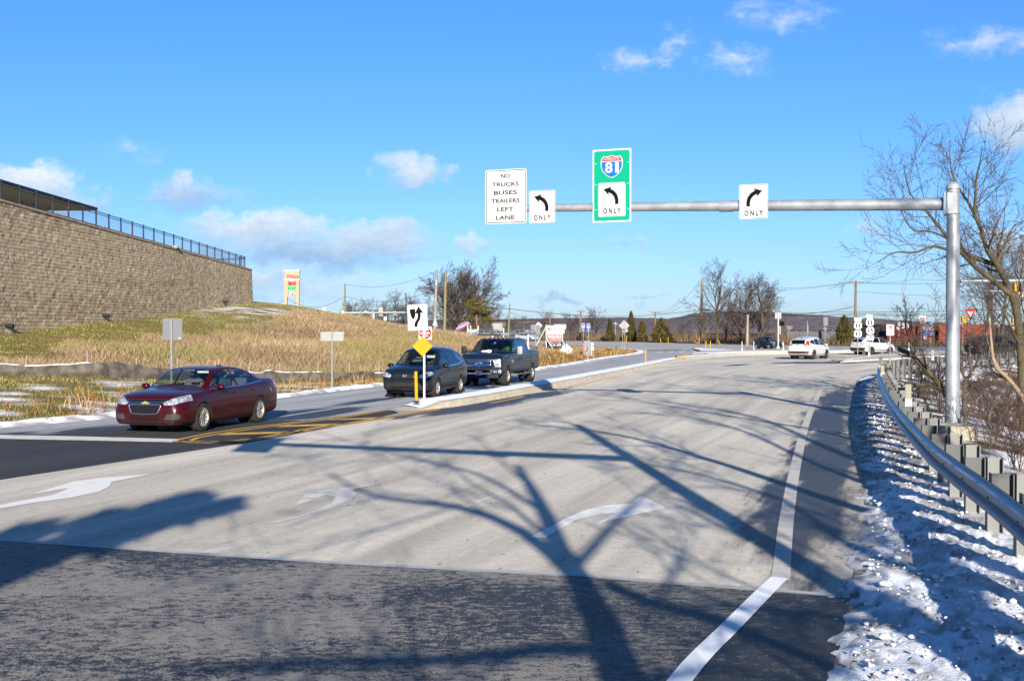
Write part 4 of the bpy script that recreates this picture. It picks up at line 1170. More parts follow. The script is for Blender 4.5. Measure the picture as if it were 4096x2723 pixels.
 for nm, axis, poly, r, mat, sides in S.get('frames', ()):
  for sg in ((1, -1) if sides == 'both' else (1,)):
   mb = MB(); pl = rpoly(poly, .03, 3) if len(poly) > 2 else poly
   pts = []
   for i in range(len(pl)):
    a, b = pl[i], pl[(i + 1) % len(pl)]; n = max(1, int(math.hypot(b[0] - a[0], b[1] - a[1]) / .08))
    for k in range(n):
     u, v = a[0] + (b[0] - a[0]) * k / n, a[1] + (b[1] - a[1]) * k / n
     h = sh.side(u, v, sg) if axis == 'side' else sh.front(u, v)
     pts.append(h + sh.nrm(h) * r * .3)
   pts += pts[:2]
   mb.tube(pts, r, 6); mb.build(nm, mat, root, smooth=True)
 tb, rb, bb = make_wheel(S['rad'], S['rimr'], S['tw'], S['style'], S.get('rim', C_rim))
 proto = None
 for ax in S['axles']:
  for sg in (1, -1):
   loc = (ax, sg * S['track'], S['rad'] * .985)
   if proto is None:
    r = rb.build('wheel', S.get('rim', C_rim), root, smooth='auto'); t = tb.build('tyre', C_tyre, r, smooth='auto'); b = bb.build('dark_backing_disc', C_well, r)
    proto = r
   else: r = dup(proto, parent=root)
   r.location = loc; r.rotation_euler = (0, random.random() * 6 if sg > 0 else random.random() * 6, 0 if sg > 0 else math.pi)
 mx, my, mz, ms = S['mirror']
 for sg in (1, -1):
  mb = MB(); b0 = sh.side(mx + .02, mz - .05, sg)
  mb.sphere((mx, sg * my, mz), 1, 14, 8, (ms[0], ms[1], ms[2])); mo = mb.build('mirror', S.get('mirrormat', pm), root, smooth=True)
  mb = MB(); mb.tube([b0 + Vector((0, -.02 * sg, 0)), Vector((mx + .01, sg * (my - ms[1] * .6), mz - ms[2] * .6))], [.035, .028], 8); mb.build('mirror_stalk', C_black, mo)
  for hx, hz in S.get('handles', ()):
   h = sh.side(hx, hz, sg); mb = MB(); mb.box(h + Vector((0, .018 * sg, 0)), (.19, .022, .032), bev=.01); mb.build('door_handle', S.get('handlemat', pm), doors.get(('front' if hx > S['bpillar'] else 'rear', sg), root), smooth='auto')
 it = S['seats']; sw = it.get('w', .5)
 fb = MB(); fb.box(((it['xf'] + it['xr']) / 2, 0, it['z'] - .14), (it['len'], 1.3, .05)); fb.build('cabin_floor', C_dash, root)
 for x in ([it['xf'], it['xr']] if it['xr'] > -9 else [it['xf']]):
  for sg in (1, -1):
   mb = MB(); mb.box((x, sg * .37, it['z'] + .03), (.5, sw, .14), bev=.05)
   mb.box((x - .30, sg * .37, it['z'] + .32), (.12, sw, .60), Matrix.Rotation(-.22, 3, 'Y'), bev=.05)
   s_ = mb.build('seat', C_seat, root, smooth='auto')
   mb = MB(); mb.box((x - .40, sg * .37, it['z'] + .72), (.09, .26, .17), Matrix.Rotation(-.2, 3, 'Y'), bev=.04); mb.build('headrest', C_seat, s_, smooth='auto')
 dx, dz, dw = it['dash']
 mb = MB(); mb.box((dx, 0, dz - .13), (.42, dw, .22), bev=.06); db = mb.build('dashboard', C_dash, root, smooth='auto')
 mb = MB(); c = Vector((dx - .33, .37, dz - .04)); Mx = Matrix.Rotation(R(-65), 3, 'Y')
 mb.tube([c + Mx @ Vector((.185 * math.cos(a), .185 * math.sin(a), 0)) for a in np.linspace(0, 2 * math.pi, 21)], .016, 6)
 for a in (0, math.pi, -math.pi / 2): mb.tube([c, c + Mx @ Vector((.18 * math.cos(a) if False else .18 * math.sin(a), .18 * math.cos(a), 0))], .014, 5)
 mb.build('steering_wheel', M('steering_wheel', (.03, .03, .032), .5), db, smooth=True)
 if S.get('rearmirror'):
  x, z = S['rearmirror']; mb = MB(); mb.box((x, 0, z), (.03, .24, .06), bev=.015); mb.build('rear_view_mirror', C_dash, root)
 mb = MB(); mb.box((S['under'][0], 0, S['under'][1]), (S['under'][2], 1.2, .1)); mb.build('underbody', C_well, root)
 for fn in S.get('extra', ()): fn(root, sh)
 sh.bm.free()
 return root
def badge(root, sh, polys, y, z, mat, name='emblem', sg=1, th=.012, w=1.0):
 h = sh.front(y, z, sg); mb = MB()
 for poly in polys:
  mb.prism([(p[0] * w, p[1] * w) for p in poly], h + Vector((sg * .004, 0, 0)), (0, sg, 0), ZA, sg * th if False else th)
 return mb.build(name, mat, root)
C_gold = M('gold_badge', (.72, .55, .25), .25, .8, .05)
def plate_at(root, sh, y, z, sg, w=.305, h=.152, col=C_plate, lines=()):
 p = sh.front(y, z, sg); mb = MB(); mb.box(p + Vector((sg * .012, 0, 0)), (.012, w, h)); o = mb.build('number_plate', col, root)
 return o, p
W3, B3 = (3,), (1, 2)
def sedan(L, Wd, H, hood=.0):
 base = [(-2.50, .70, .36, .62, .88, .66, .99, .56, 1.01), (-2.43, .83, .29, .62, .92, .78, 1.055, .66, 1.075), (-2.25, .895, .23, .63, .95, .845, 1.085, .71, 1.105), (-1.9, .915, .20, .64, .965, .875, 1.095, .72, 1.13),
   (-1.70, .92, .19, .64, .965, .88, 1.115, .71, 1.155), (-1.25, .925, .18, .63, .96, .885, 1.285, .635, 1.325), (-.85, .927, .17, .62, .955, .89, 1.375, .60, 1.42), (-.4, .927, .17, .61, .95, .89, 1.412, .59, 1.458), (0, .927, .17, .61, .94, .89, 1.408, .59, 1.456),
   (.35, .927, .17, .61, .93, .89, 1.372, .60, 1.420), (.75, .927, .17, .61, .92, .885, 1.20, .645, 1.245), (1.10, .925, .17, .61, .905, .885, .975, .715, 1.03), (1.35, .922, .17, .61, .89, .88, .945, .73, .985), (1.75, .915, .18, .60, .855, .865, .905, .74, .945),
   (2.05, .895, .19, .58, .80, .83, .85, .715, .885), (2.22, .855, .20, .54, .735, .77, .78, .66, .81), (2.31, .79, .21, .50, .67, .69, .705, .58, .73), (2.36, .70, .23, .47, .60, .60, .635, .50, .655)]
 kx, ky, kz = L / 4.86, Wd / 1.855, H / 1.46
 return [(r[0] * kx, r[1] * ky, r[2] * kz, r[3] * kz, r[4] * kz, r[5] * ky, r[6] * kz, r[7] * ky, r[8] * kz) for r in base]
P_maroon = paint_mat('maroon_metallic_paint', (.034, .001, .003), .2, .35, .62, .22, (.022,.014,.013))
WS = [(1.06, -.665), (1.06, .665), (.44, .555), (.44, -.555)]
bow = [[(-.098, -.018), (-.034, -.018), (-.034, -.040), (.034, -.040), (.034, -.018), (.104, -.018), (.090, .018), (.034, .018), (.034, .040), (-.034, .040), (-.034, .018), (-.090, .018)]]
def malibu_extra(root, sh):
 badge(root, sh, bow, 0, .695, C_gold)
 p = sh.front(0, .62)
 for y0, y1 in ((.15, .60), (-.45, .05)):
  mb = MB(); a, b = sh.top(1.10, y0), sh.top(1.02, y1); mb.tube([a + Vector((0, 0, .012)), b + Vector((0, 0, .015))], .008, 5); mb.build('wiper', C_black, root)
 mb = MB(); q = sh.top(-1.0, 0); mb.prism([(-.08, 0), (.08, 0), (-.06, .05)], q + Vector((0, -.02, -.005)), XA, ZA, -.04); mb.build('roof_fin', P_maroon, root)
 mb = MB(); h = sh.side(-2.0, .82, 1)
 pts = [(-2.0, .82), (-1.92, .90), (-1.88, .84), (-1.93, .76), (-1.98, .72)]
 mb.sheet([sh.side(x, z, 1) + Vector((0, .004, 0)) for x, z in pts][::-1]); mb.build('dent', M('bare_dented_metal', (.30, .22, .15), .5, .6, .5, 20), root, label='dented patch of bare rusty metal on the rear wing')
 mb = MB(); x = [(-2.38, .62), (-2.20, .66), (-2.05, .5), (-2.1, .34), (-2.36, .36)]
 mb.sheet([sh.side(u, v, 1) + Vector((0, .004, 0)) for u, v in x][::-1]); mb.build('scrape', M('scraped_bumper', (.05, .045, .045), .6, .2, .5, 15), root, label='scraped dark corner of the rear bumper')
 mb = MB(); mb.box(sh.front(.28, 1.33) + Vector((-.25, 0, .0)), (.01, .3, .05)); mb.build('sun_visor', M('sun_visor', (.45, .46, .42), .8), root)
malibu = dict(st=sedan(4.86, 1.855, 1.46), paint=P_maroon, arch=.365, rad=.335, axles=(1.37, -1.37), track=.80, tw=.22, rimr=.222, style='double5', bpillar=-.25,
 mirror=(.78, 1.005, 1.00, (.085, .115, .07)), handles=((-.02, .83), (-.98, .855)), handlemat=P_maroon, rearmirror=(.50, 1.28),
 seats=dict(xf=.0, xr=-.85, z=.52, len=2.6, dash=(.85, .98, 1.3)), under=(0, .2, 4.0),
 cuts=[('windshield', 'top', WS, '', (4,), G_wind, dict(r=.05, off=-.004)), ('rear_window', 'top', [(-1.02, .53), (-1.02, -.53), (-1.62, -.60), (-1.62, .60)], '', (4,), G_side, dict(r=.05, off=-.004)),
   ('door', 'side', [(1.0, .30), (1.05, .62), (1.0, .885), (.34, 1.372), (-.24, 1.415), (-.26, .28), (.9, .26)], 'both', (1, 2, 3), P_maroon, dict(r=.02, n=1, key='front', off=.001)),
   ('door', 'side', [(-.275, .28), (-.255, 1.415), (-.85, 1.375), (-1.22, 1.20), (-1.16, .97), (-1.02, .62), (-.90, .28)], 'both', (1, 2, 3), P_maroon, dict(r=.02, n=1, key='rear', off=.001)),
   ],
 strips=[('window_trim', 'side', [[(1.0, .955), (.2, .972), (-.6, .985), (-1.55, 1.045)]], .02, C_chrome, .006), ('rocker_trim', 'side', [[(.9, .50), (-.15, .52)], [(-.38, .525), (-.95, .535)]], .03, P_maroon, .010),
   ('front_lip', 'front', [[(-.80, .265), (-.4, .25), (0, .248), (.4, .25), (.80, .265)]], .075, C_black, .010),
   ('panel_gap', 'top', [[(1.12, -.70), (1.12, .70)]], .02, C_gap, .002), ('panel_gap', 'front', [[(-.64, .785), (-.3, .775), (.3, .775), (.64, .785)]], .012, C_gap, .003)],
 frames=[('grille_frame', 'front', [(-.41, .64), (-.33, .465), (0, .445), (.33, .465), (.41, .64), (.38, .662), (-.38, .662)], .017, C_chrome, ''), ],
 extra=[malibu_extra])
malibu['cuts'][2:2] = []
win_f = [(.93, 1.0), (.62, 1.20), (.38, 1.335), (-.185, 1.388), (-.205, .992)]; win_r = [(-.30, .998), (-.285, 1.392), (-.72, 1.362), (-1.02, 1.255), (-1.06, 1.03)]; win_q = [(-1.11, 1.035), (-1.08, 1.225), (-1.20, 1.17), (-1.42, 1.065)]
def add_glass(S, wf, wr, wq, mf, mr, mq):
 S['cuts'][2:2] = [('window', 'side', wf, 'both', W3, mf, dict(r=.03, off=-.004)), ('window', 'side', wr, 'both', W3, mr, dict(r=.03, off=-.004))] + ([('quarter_window', 'side', wq, 'both', W3, mq, dict(r=.02, off=-.004))] if wq else [])
add_glass(malibu, win_f, win_r, win_q, G_side, G_side, G_side)
malibu['cuts'] += [('grille', 'front', [(-.40, .635), (-.33, .47), (0, .45), (.33, .47), (.40, .635), (.37, .655), (-.37, .655)], '', None, C_mesh, dict(lim=(1.9, 9), off=-.01)),
 ('upper_grille', 'front', [(-.47, .765), (-.40, .718), (.40, .718), (.47, .765), (.3, .772), (-.3, .772)], '', None, C_mesh, dict(lim=(1.9, 9), r=.01, off=-.006)),
 ('lower_intake', 'front', [(-.38, .385), (-.36, .315), (.36, .315), (.38, .385)], '', None, C_mesh, dict(lim=(1.9, 9), off=-.012)),
 ('headlight', 'front', [(.43, .69), (.50, .648), (.70, .66), (.90, .74), (.91, .86), (.84, .875), (.62, .795)], 'both', None, C_lamp, dict(lim=(1.82, 9), off=.004)), ('fog_lamp_surround', 'front', [(.49, .33), (.55, .45), (.80, .46), (.84, .42), (.82, .335)], 'both', None, M('grey_lamp_surround', (.03, .03, .032), .6, spec=.2), dict(lim=(1.7, 9), off=.005)),
 ('taillight', 'side', [(-2.46, .80), (-2.22, .84), (-2.14, .98), (-2.40, .99)], 'both', (1, 2, 3), C_red, dict(off=.004))]
malibu['strips'].append(('grille_bar', 'front', [[(-.50, .755), (-.41, .708), (0, .700), (.41, .708), (.50, .755)]], .024, C_chrome, .012))
MH = Vector((-.27, -.963, 0)).normalized()
malibu_o = build_car('sedan', 'maroon sedan with a gold bow tie badge and a dented rear wing', malibu, (-7.13, 26.85), MH, .935)
def suv(L, Wd, H, rear=0.0):
 base = [(-2.30, .74, .48, .75, 1.02, .70, 1.25, .60, 1.29), (-2.24, .84, .38, .75, 1.06, .80, 1.31, .62, 1.365), (-2.0, .89, .30, .74, 1.08, .855, 1.425, .61, 1.49), (-1.6, .905, .25, .73, 1.085, .875, 1.50, .605, 1.575), (-1.0, .91, .23, .72, 1.08, .88, 1.575, .60, 1.655), (-.4, .91, .22, .72, 1.065, .88, 1.595, .595, 1.68),
   (.1, .91, .22, .72, 1.05, .88, 1.58, .60, 1.667), (.45, .91, .22, .71, 1.035, .88, 1.525, .61, 1.60), (.85, .91, .22, .71, 1.02, .875, 1.30, .655, 1.36), (1.20, .908, .23, .70, 1.005, .87, 1.075, .72, 1.12), (1.45, .905, .24, .70, .985, .865, 1.035, .735, 1.075), (1.8, .895, .25, .69, .93, .84, .965, .72, 1.005),
   (2.02, .86, .26, .66, .87, .79, .90, .68, .93), (2.13, .81, .28, .62, .80, .72, .83, .62, .85), (2.19, .74, .31, .58, .72, .63, .75, .55, .77)]
 kx, ky, kz = L / 4.56, Wd / 1.82, H / 1.68
 return [(r[0] * kx, r[1] * ky, r[2] * kz, r[3] * kz, r[4] * kz, r[5] * ky, r[6] * kz, r[7] * ky, r[8] * kz) for r in base]
P_navy = paint_mat('dark_blue_black_paint', (.006, .0075, .012), .1, .35, .8, .22, (.03,.027,.026))
def hbadge(root, sh):
 poly = [[(-.055, -.05), (-.03, -.05), (-.025, -.008), (.025, -.008), (.03, -.05), (.055, -.05), (.062, .05), (.038, .05), (.028, .012), (-.028, .012), (-.038, .05), (-.062, .05)]]
 badge(root, sh, poly, 0, .775, C_chrome)
 mb = MB()
 for z in (.745, .80):
  pts = [sh.front(y, z) + Vector((.004, 0, 0)) for y in np.linspace(-.40, .40, 9)]; mb.tube(pts, .008, 5)
 mb.build('grille_bar', C_chrome, root, smooth=True)
 mb = MB(); q = sh.top(-1.2, -.35); mb.tube([q, q + Vector((-.18, 0, .22))], [.006, .003], 5); mb.build('aerial', C_black, root)
 for y0, y1 in ((.15, .60), (-.45, .05)):
  mb = MB(); a, b = sh.top(1.22, y0), sh.top(1.14, y1); mb.tube([a + Vector((0, 0, .012)), b + Vector((0, 0, .015))], .008, 5); mb.build('wiper', C_black, root)
 mb = MB(); mb.box(Vector((.62, .42, 1.40)), (.012, .34, .09), Matrix.Rotation(.3, 3, 'Y')); mb.build('sun_visor', M('sun_visor', (.45, .46, .42), .8), root)
wsS = [(1.14, -.665), (1.14, .665), (.50, .56), (.50, -.56)]
swf = [(1.0, 1.075), (.72, 1.30), (.42, 1.49), (.02, 1.545), (-.06, 1.085)]; swr = [(-.15, 1.09), (-.08, 1.55), (-.72, 1.55), (-.98, 1.44), (-1.02, 1.13)]; swq = [(-1.09, 1.14), (-1.05, 1.45), (-1.35, 1.47), (-1.66, 1.40), (-1.86, 1.25)]
def suv_cuts(pm, side_f, side_r):
 c = [('windshield', 'top', wsS, '', (4,), G_wind, dict(r=.06, off=-.004)), ('rear_window', 'front', [(-.56, 1.16), (-.50, 1.46), (.50, 1.46), (.56, 1.16)], '', (2, 3, 4, 6), G_priv, dict(lim=(-9, -1.9), r=.05, off=-.002)),
   ('window', 'side', swf, 'both', W3, side_f, dict(r=.03, off=-.004)), ('window', 'side', swr, 'both', W3, side_r, dict(r=.03, off=-.004)), ('quarter_window', 'side', swq, 'both', W3, side_r, dict(r=.03, off=-.004)),
   ('door', 'side', [(1.02, .36), (1.06, .70), (1.0, 1.0), (.42, 1.54), (-.01, 1.58), (-.10, 1.05), (-.12, .33)], 'both', (1, 2, 3), pm, dict(r=.02, n=1, key='front', off=.001)),
   ('door', 'side', [(-.135, .33), (-.115, 1.05), (-.03, 1.58), (-.75, 1.58), (-1.03, 1.46), (-1.06, 1.08), (-1.0, .80), (-.86, .36)], 'both', (1, 2, 3), pm, dict(r=.02, n=1, key='rear', off=.001))]
 return c
crv = dict(st=suv(4.56, 1.82, 1.74), paint=P_navy, arch=.385, rad=.345, axles=(1.31, -1.31), track=.785, tw=.225, rimr=.215, style='five', bpillar=-.12, flare=.0,
 mirror=(.86, 1.02, 1.09, (.09, .125, .085)), handles=((.08, .96), (-.92, .985)), rearmirror=(.62, 1.44), seats=dict(xf=.05, xr=-.8, z=.66, len=2.6, dash=(.95, 1.08, 1.3)), under=(0, .25, 3.8),
 cuts=suv_cuts(P_navy, G_side, G_priv) + [('grille', 'front', [(-.44, .82), (-.38, .72), (.38, .72), (.44, .82)], '', None, C_mesh, dict(lim=(1.7, 9), off=-.006)),
   ('lower_grille', 'front', [(-.52, .69), (-.46, .60), (.46, .60), (.52, .69)], '', None, C_mesh, dict(lim=(1.7, 9), off=-.012)), ('bumper_insert', 'front', [(-.80, .53), (-.76, .42), (.76, .42), (.80, .53)], '', None, C_black, dict(lim=(1.5, 9), off=.004)),
   ('lower_intake', 'front', [(-.50, .41), (-.46, .345), (.46, .345), (.50, .41)], '', None, C_mesh, dict(lim=(1.5, 9), off=-.01)),
   ('headlight', 'front', [(.49, .80), (.53, .715), (.82, .735), (.885, .82), (.86, .915), (.74, .90)], 'both', None, C_lamp, dict(lim=(1.45, 9), off=.004)),
   ('taillight', 'front', [(.56, .95), (.60, 1.40), (.74, 1.38), (.80, .97)], 'both', None, C_red, dict(lim=(-9, -1.9), off=.003))],
 strips=[('window_trim', 'side', [[(1.02, 1.05), (0, 1.062), (-1.0, 1.10), (-1.85, 1.215)]], .03, C_chrome, .006), ('panel_gap', 'top', [[(1.24, -.70), (1.24, .70)]], .02, C_gap, .002), ('rocker_trim', 'side', [[(.95, .33), (-.9, .33)]], .10, C_black, .008),
   ('panel_gap', 'front', [[(-.62, .895), (-.3, .875), (.3, .875), (.62, .895)]], .012, C_gap, .003)],
 extra=[hbadge])
CH = Vector((-.26, -.966, 0)).normalized()
crv_o = build_car('suv', 'dark navy sport utility vehicle with a chrome H badge behind the yellow diamond sign', crv, (-2.88, 39.37), CH, .935)
P_white = paint_mat('white_car_paint', (.36,.365,.37), 0, .35, .55, .25, (.15,.135,.12))
def crv20_extra(root, sh):
 plate_at(root, sh, 0, .80, -1)
 badge(root, sh, [[(-.06, -.04), (.06, -.04), (.05, .04), (-.05, .04)]], 0, 1.10, C_chrome, sg=-1)
 mb = MB(); q = sh.top(-1.55, 0); mb.prism([(-.09, 0), (.09, 0), (-.07, .07)], q + Vector((0, -.02, -.01)), XA, ZA, -.04); mb.build('roof_fin', P_white, root)
 mb = MB(); mb.box((-2.12, 0, 1.50), (.22, 1.05, .03), Matrix.Rotation(.12, 3, 'Y'), bev=.01); mb.build('spoiler', P_white, root)
 for sg in (1, -1):
  mb = MB(); mb.box(sh.front(.66 * sg, .52, -1) + Vector((-.006, 0, 0)), (.02, .16, .05)); mb.build('reflector', C_red, root)
crv20 = dict(crv, paint=P_white, step=.11, style='five', rim=C_rimdark, flare=.035, cuts=suv_cuts(P_white, G_side, G_priv) + [('headlight', 'front', [(.49, .80), (.53, .715), (.82, .735), (.885, .82), (.86, .915), (.74, .90)], 'both', None, C_lamp, dict(lim=(1.45, 9), off=.004)),
 ('taillight', 'front', [(.42, 1.04), (.44, 1.12), (.62, 1.13), (.62, 1.42), (.70, 1.40), (.84, 1.10), (.82, 1.03)], 'both', None, C_red, dict(lim=(-9, -1.75), off=.004)),
 ('rear_bumper_trim', 'front', [(-.84, .62), (-.80, .44), (.80, .44), (.84, .62)], '', None, C_black, dict(lim=(-9, -1.8), off=.004))],
 strips=[('bumper_chrome', 'rear', [[(-.7, .47), (0, .45), (.7, .47)]], .03, C_chrome, .012), ('rocker_trim', 'side', [[(.95, .33), (-.9, .33)]], .12, C_black, .008)], extra=[crv20_extra])
build_car('suv', 'white sport utility vehicle seen from behind with red tail lamps and a dusty bumper', crv20, (22.35, 88.3), Vector((.58, .815, 0)).normalized(), .97)
def cross_extra(root, sh):
 plate_at(root, sh, 0, .86, -1)
 badge(root, sh, [[(-.06, -.035), (.06, -.035), (.06, .035), (-.06, .035)]], 0, 1.07, C_chrome, sg=-1)
 for sg in (1, -1):
  mb = MB(); mb.tube([sh.top(x, .56 * sg) + Vector((0, 0, .03)) for x in (-1.6, -1.0, -.4, .2)], .018, 6); mb.build('roof_rail', C_black, root)
cross = dict(crv20, st=suv(4.46, 1.825, 1.62), flare=.05, cuts=suv_cuts(P_white, G_side, G_priv) + [('headlight', 'front', [(.49, .80), (.53, .715), (.82, .735), (.885, .82), (.86, .905), (.74, .89)], 'both', None, C_lamp, dict(lim=(1.45, 9), off=.004)),
 ('taillight', 'front', [(.36, .985), (.40, 1.03), (.84, 1.06), (.84, .985)], 'both', None, C_red, dict(lim=(-9, -1.75), off=.004)),
 ('rear_bumper_trim', 'front', [(-.88, .66), (-.80, .40), (.80, .40), (.88, .66)], '', None, C_black, dict(lim=(-9, -1.8), off=.004))],
 strips=[('rocker_trim', 'side', [[(.95, .36), (-.9, .36)]], .18, C_black, .010)], extra=[cross_extra])
build_car('suv', 'white crossover with black bumper and wheel arch trim behind the north and south route signs', cross, (31.85, 103.6), Vector((.83, .557, 0)).normalized(), .95)
P_dark = paint_mat('charcoal_black_paint', (.012, .013, .015), .2, .4, .9, .25)
dsuv = dict(crv, st=suv(4.95, 1.94, 1.76), paint=P_dark, step=.11, cuts=suv_cuts(P_dark, G_side, G_priv) + crv['cuts'][-2:], extra=[cross_extra], flare=.045)
dsuv['cuts'] = [c for c in dsuv['cuts']]
build_car('suv', 'dark grey sport utility vehicle half hidden by bare trees behind the far guardrail', dsuv, (39.3, 95.5), Vector((.93, .367, 0)).normalized(), 1.0)
P_silver = paint_mat('silver_paint', (.46, .48, .52), .5, .2, .6, .25)
ssuv = dict(crv, st=suv(4.7, 1.86, 1.74), paint=P_silver, step=.14, cuts=suv_cuts(P_silver, G_side, G_priv) + crv['cuts'][-2:], extra=[cross_extra])
build_car('suv', 'silver sport utility vehicle far off on the highway beyond the ladder rack', ssuv, (2.9, 228), Vector((.8, -.6, 0)).normalized(), 1.0)
P_char = paint_mat('blue_charcoal_paint', (.022, .028, .038), .4, .3, .6, .22)
def mirage_extra(root, sh):
 for sg in (1, -1):
  mb = MB(); pts = [sh.front(sg * y, z) + Vector((.006, 0, 0)) for y, z in ((.44, .60), (.62, .52), (.66, .40), (.50, .34))]; mb.tube(pts, .03, 6); mb.build('chrome_nose_trim', C_chrome, root, smooth=True)
 badge(root, sh, [[(-.03, -.03), (.03, -.03), (0, .03)]], 0, .66, C_chrome)
kx, ky, kz = 4.3 / 4.86, 1.67 / 1.855, 1.51 / 1.46
def sc(poly): return [(x * kx, z * kz) for x, z in poly]
def scf(poly): return [(x * ky, z * kz) for x, z in poly]
mirage = dict(malibu, st=sedan(4.3, 1.67, 1.51), paint=P_char, step=.1, arch=.34, rad=.30, axles=(1.25, -1.25), track=.72, rimr=.20, style='eight', bpillar=-.22, mirror=(.70, .92, 1.04, (.08, .10, .07)), handles=((-.02, .86), (-.86, .885)), mirrormat=C_chrome, handlemat=P_char,
 seats=dict(xf=.0, xr=-.75, z=.56, len=2.2, dash=(.75, 1.01, 1.15)), under=(0, .2, 3.4),
 cuts=[('windshield', 'top', [(x * kx, y * ky) for x, y in WS], '', (4,), G_wind, dict(r=.05, off=-.004)), ('rear_window', 'top', [(-1.02 * kx, .48), (-1.02 * kx, -.48), (-1.62 * kx, -.54), (-1.62 * kx, .54)], '', (4,), G_side, dict(r=.05, off=-.004)),
   ('door', 'side', sc(malibu['cuts'][5][2]), 'both', (1, 2, 3), P_char, dict(r=.02, n=1, key='front', off=.001)), ('door', 'side', sc(malibu['cuts'][6][2]), 'both', (1, 2, 3), P_char, dict(r=.02, n=1, key='rear', off=.001))],
 strips=[], frames=[], extra=[mirage_extra])
add_glass(mirage, sc(win_f), sc(win_r), sc(win_q), G_side, G_side, G_side)
mirage['cuts'] += [('grille', 'front', scf([(-.40, .635), (-.33, .47), (0, .45), (.33, .47), (.40, .635), (.37, .655), (-.37, .655)]), '', None, C_mesh, dict(lim=(1.6, 9), off=-.01)), ('lower_intake', 'front', scf([(-.48, .40), (-.42, .30), (.42, .30), (.48, .40)]), '', None, C_mesh, dict(lim=(1.6, 9), off=-.012)),
 ('headlight', 'front', scf([(.46, .715), (.50, .672), (.70, .685), (.90, .76), (.91, .85), (.84, .86), (.62, .79)]), 'both', None, C_lamp, dict(lim=(1.45, 9), off=.004)), ('taillight', 'side', sc([(-2.46, .80), (-2.22, .84), (-2.14, .98), (-2.40, .99)]), 'both', (1, 2, 3), C_red, dict(off=.004))]
build_car('sedan', 'small charcoal sedan waiting beside the white signal pole on the splitter island', mirage, (29.3, 134.5), Vector((.42, -.907, 0)).normalized(), .93)
P_truck = paint_mat('dark_blue_truck_paint', (.006, .009, .018), .1, .55, 1.15, .24, (.035, .033, .032))
tst = [(-3.33, .93, .62, .95, 1.30, .92, 1.37, .90, 1.375), (-3.28, .985, .56, .95, 1.32, .965, 1.40, .93, 1.405), (-2.9, 1.0, .54, .95, 1.33, .975, 1.41, .93, 1.415), (-1.62, 1.005, .50, .95, 1.34, .98, 1.42, .93, 1.425), (-1.585, 1.005, .50, .95, 1.34, .975, 1.44, .92, 1.45),
  (-1.53, 1.005, .50, .95, 1.345, .975, 1.86, .80, 1.92), (-1.40, 1.005, .50, .95, 1.345, .975, 1.94, .775, 2.005), (-.6, 1.005, .50, .95, 1.345, .975, 1.955, .77, 2.03), (.2, 1.005, .50, .95, 1.34, .975, 1.945, .775, 2.02), (.55, 1.005, .50, .95, 1.335, .975, 1.88, .79, 1.94), (.95, 1.005, .50, .95, 1.33, .975, 1.63, .84, 1.685),
  (1.28, 1.005, .50, .95, 1.32, .97, 1.40, .90, 1.455), (1.45, 1.005, .50, .95, 1.315, .97, 1.375, .90, 1.435), (2.1, 1.0, .50, .94, 1.285, .96, 1.33, .89, 1.395), (2.6, .99, .48, .92, 1.26, .95, 1.30, .89, 1.365), (2.82, .98, .46, .90, 1.22, .94, 1.265, .89, 1.315), (2.89, .96, .46, .86, 1.15, .93, 1.20, .88, 1.23), (2.93, .94, .47, .82, 1.06, .91, 1.12, .86, 1.14)]
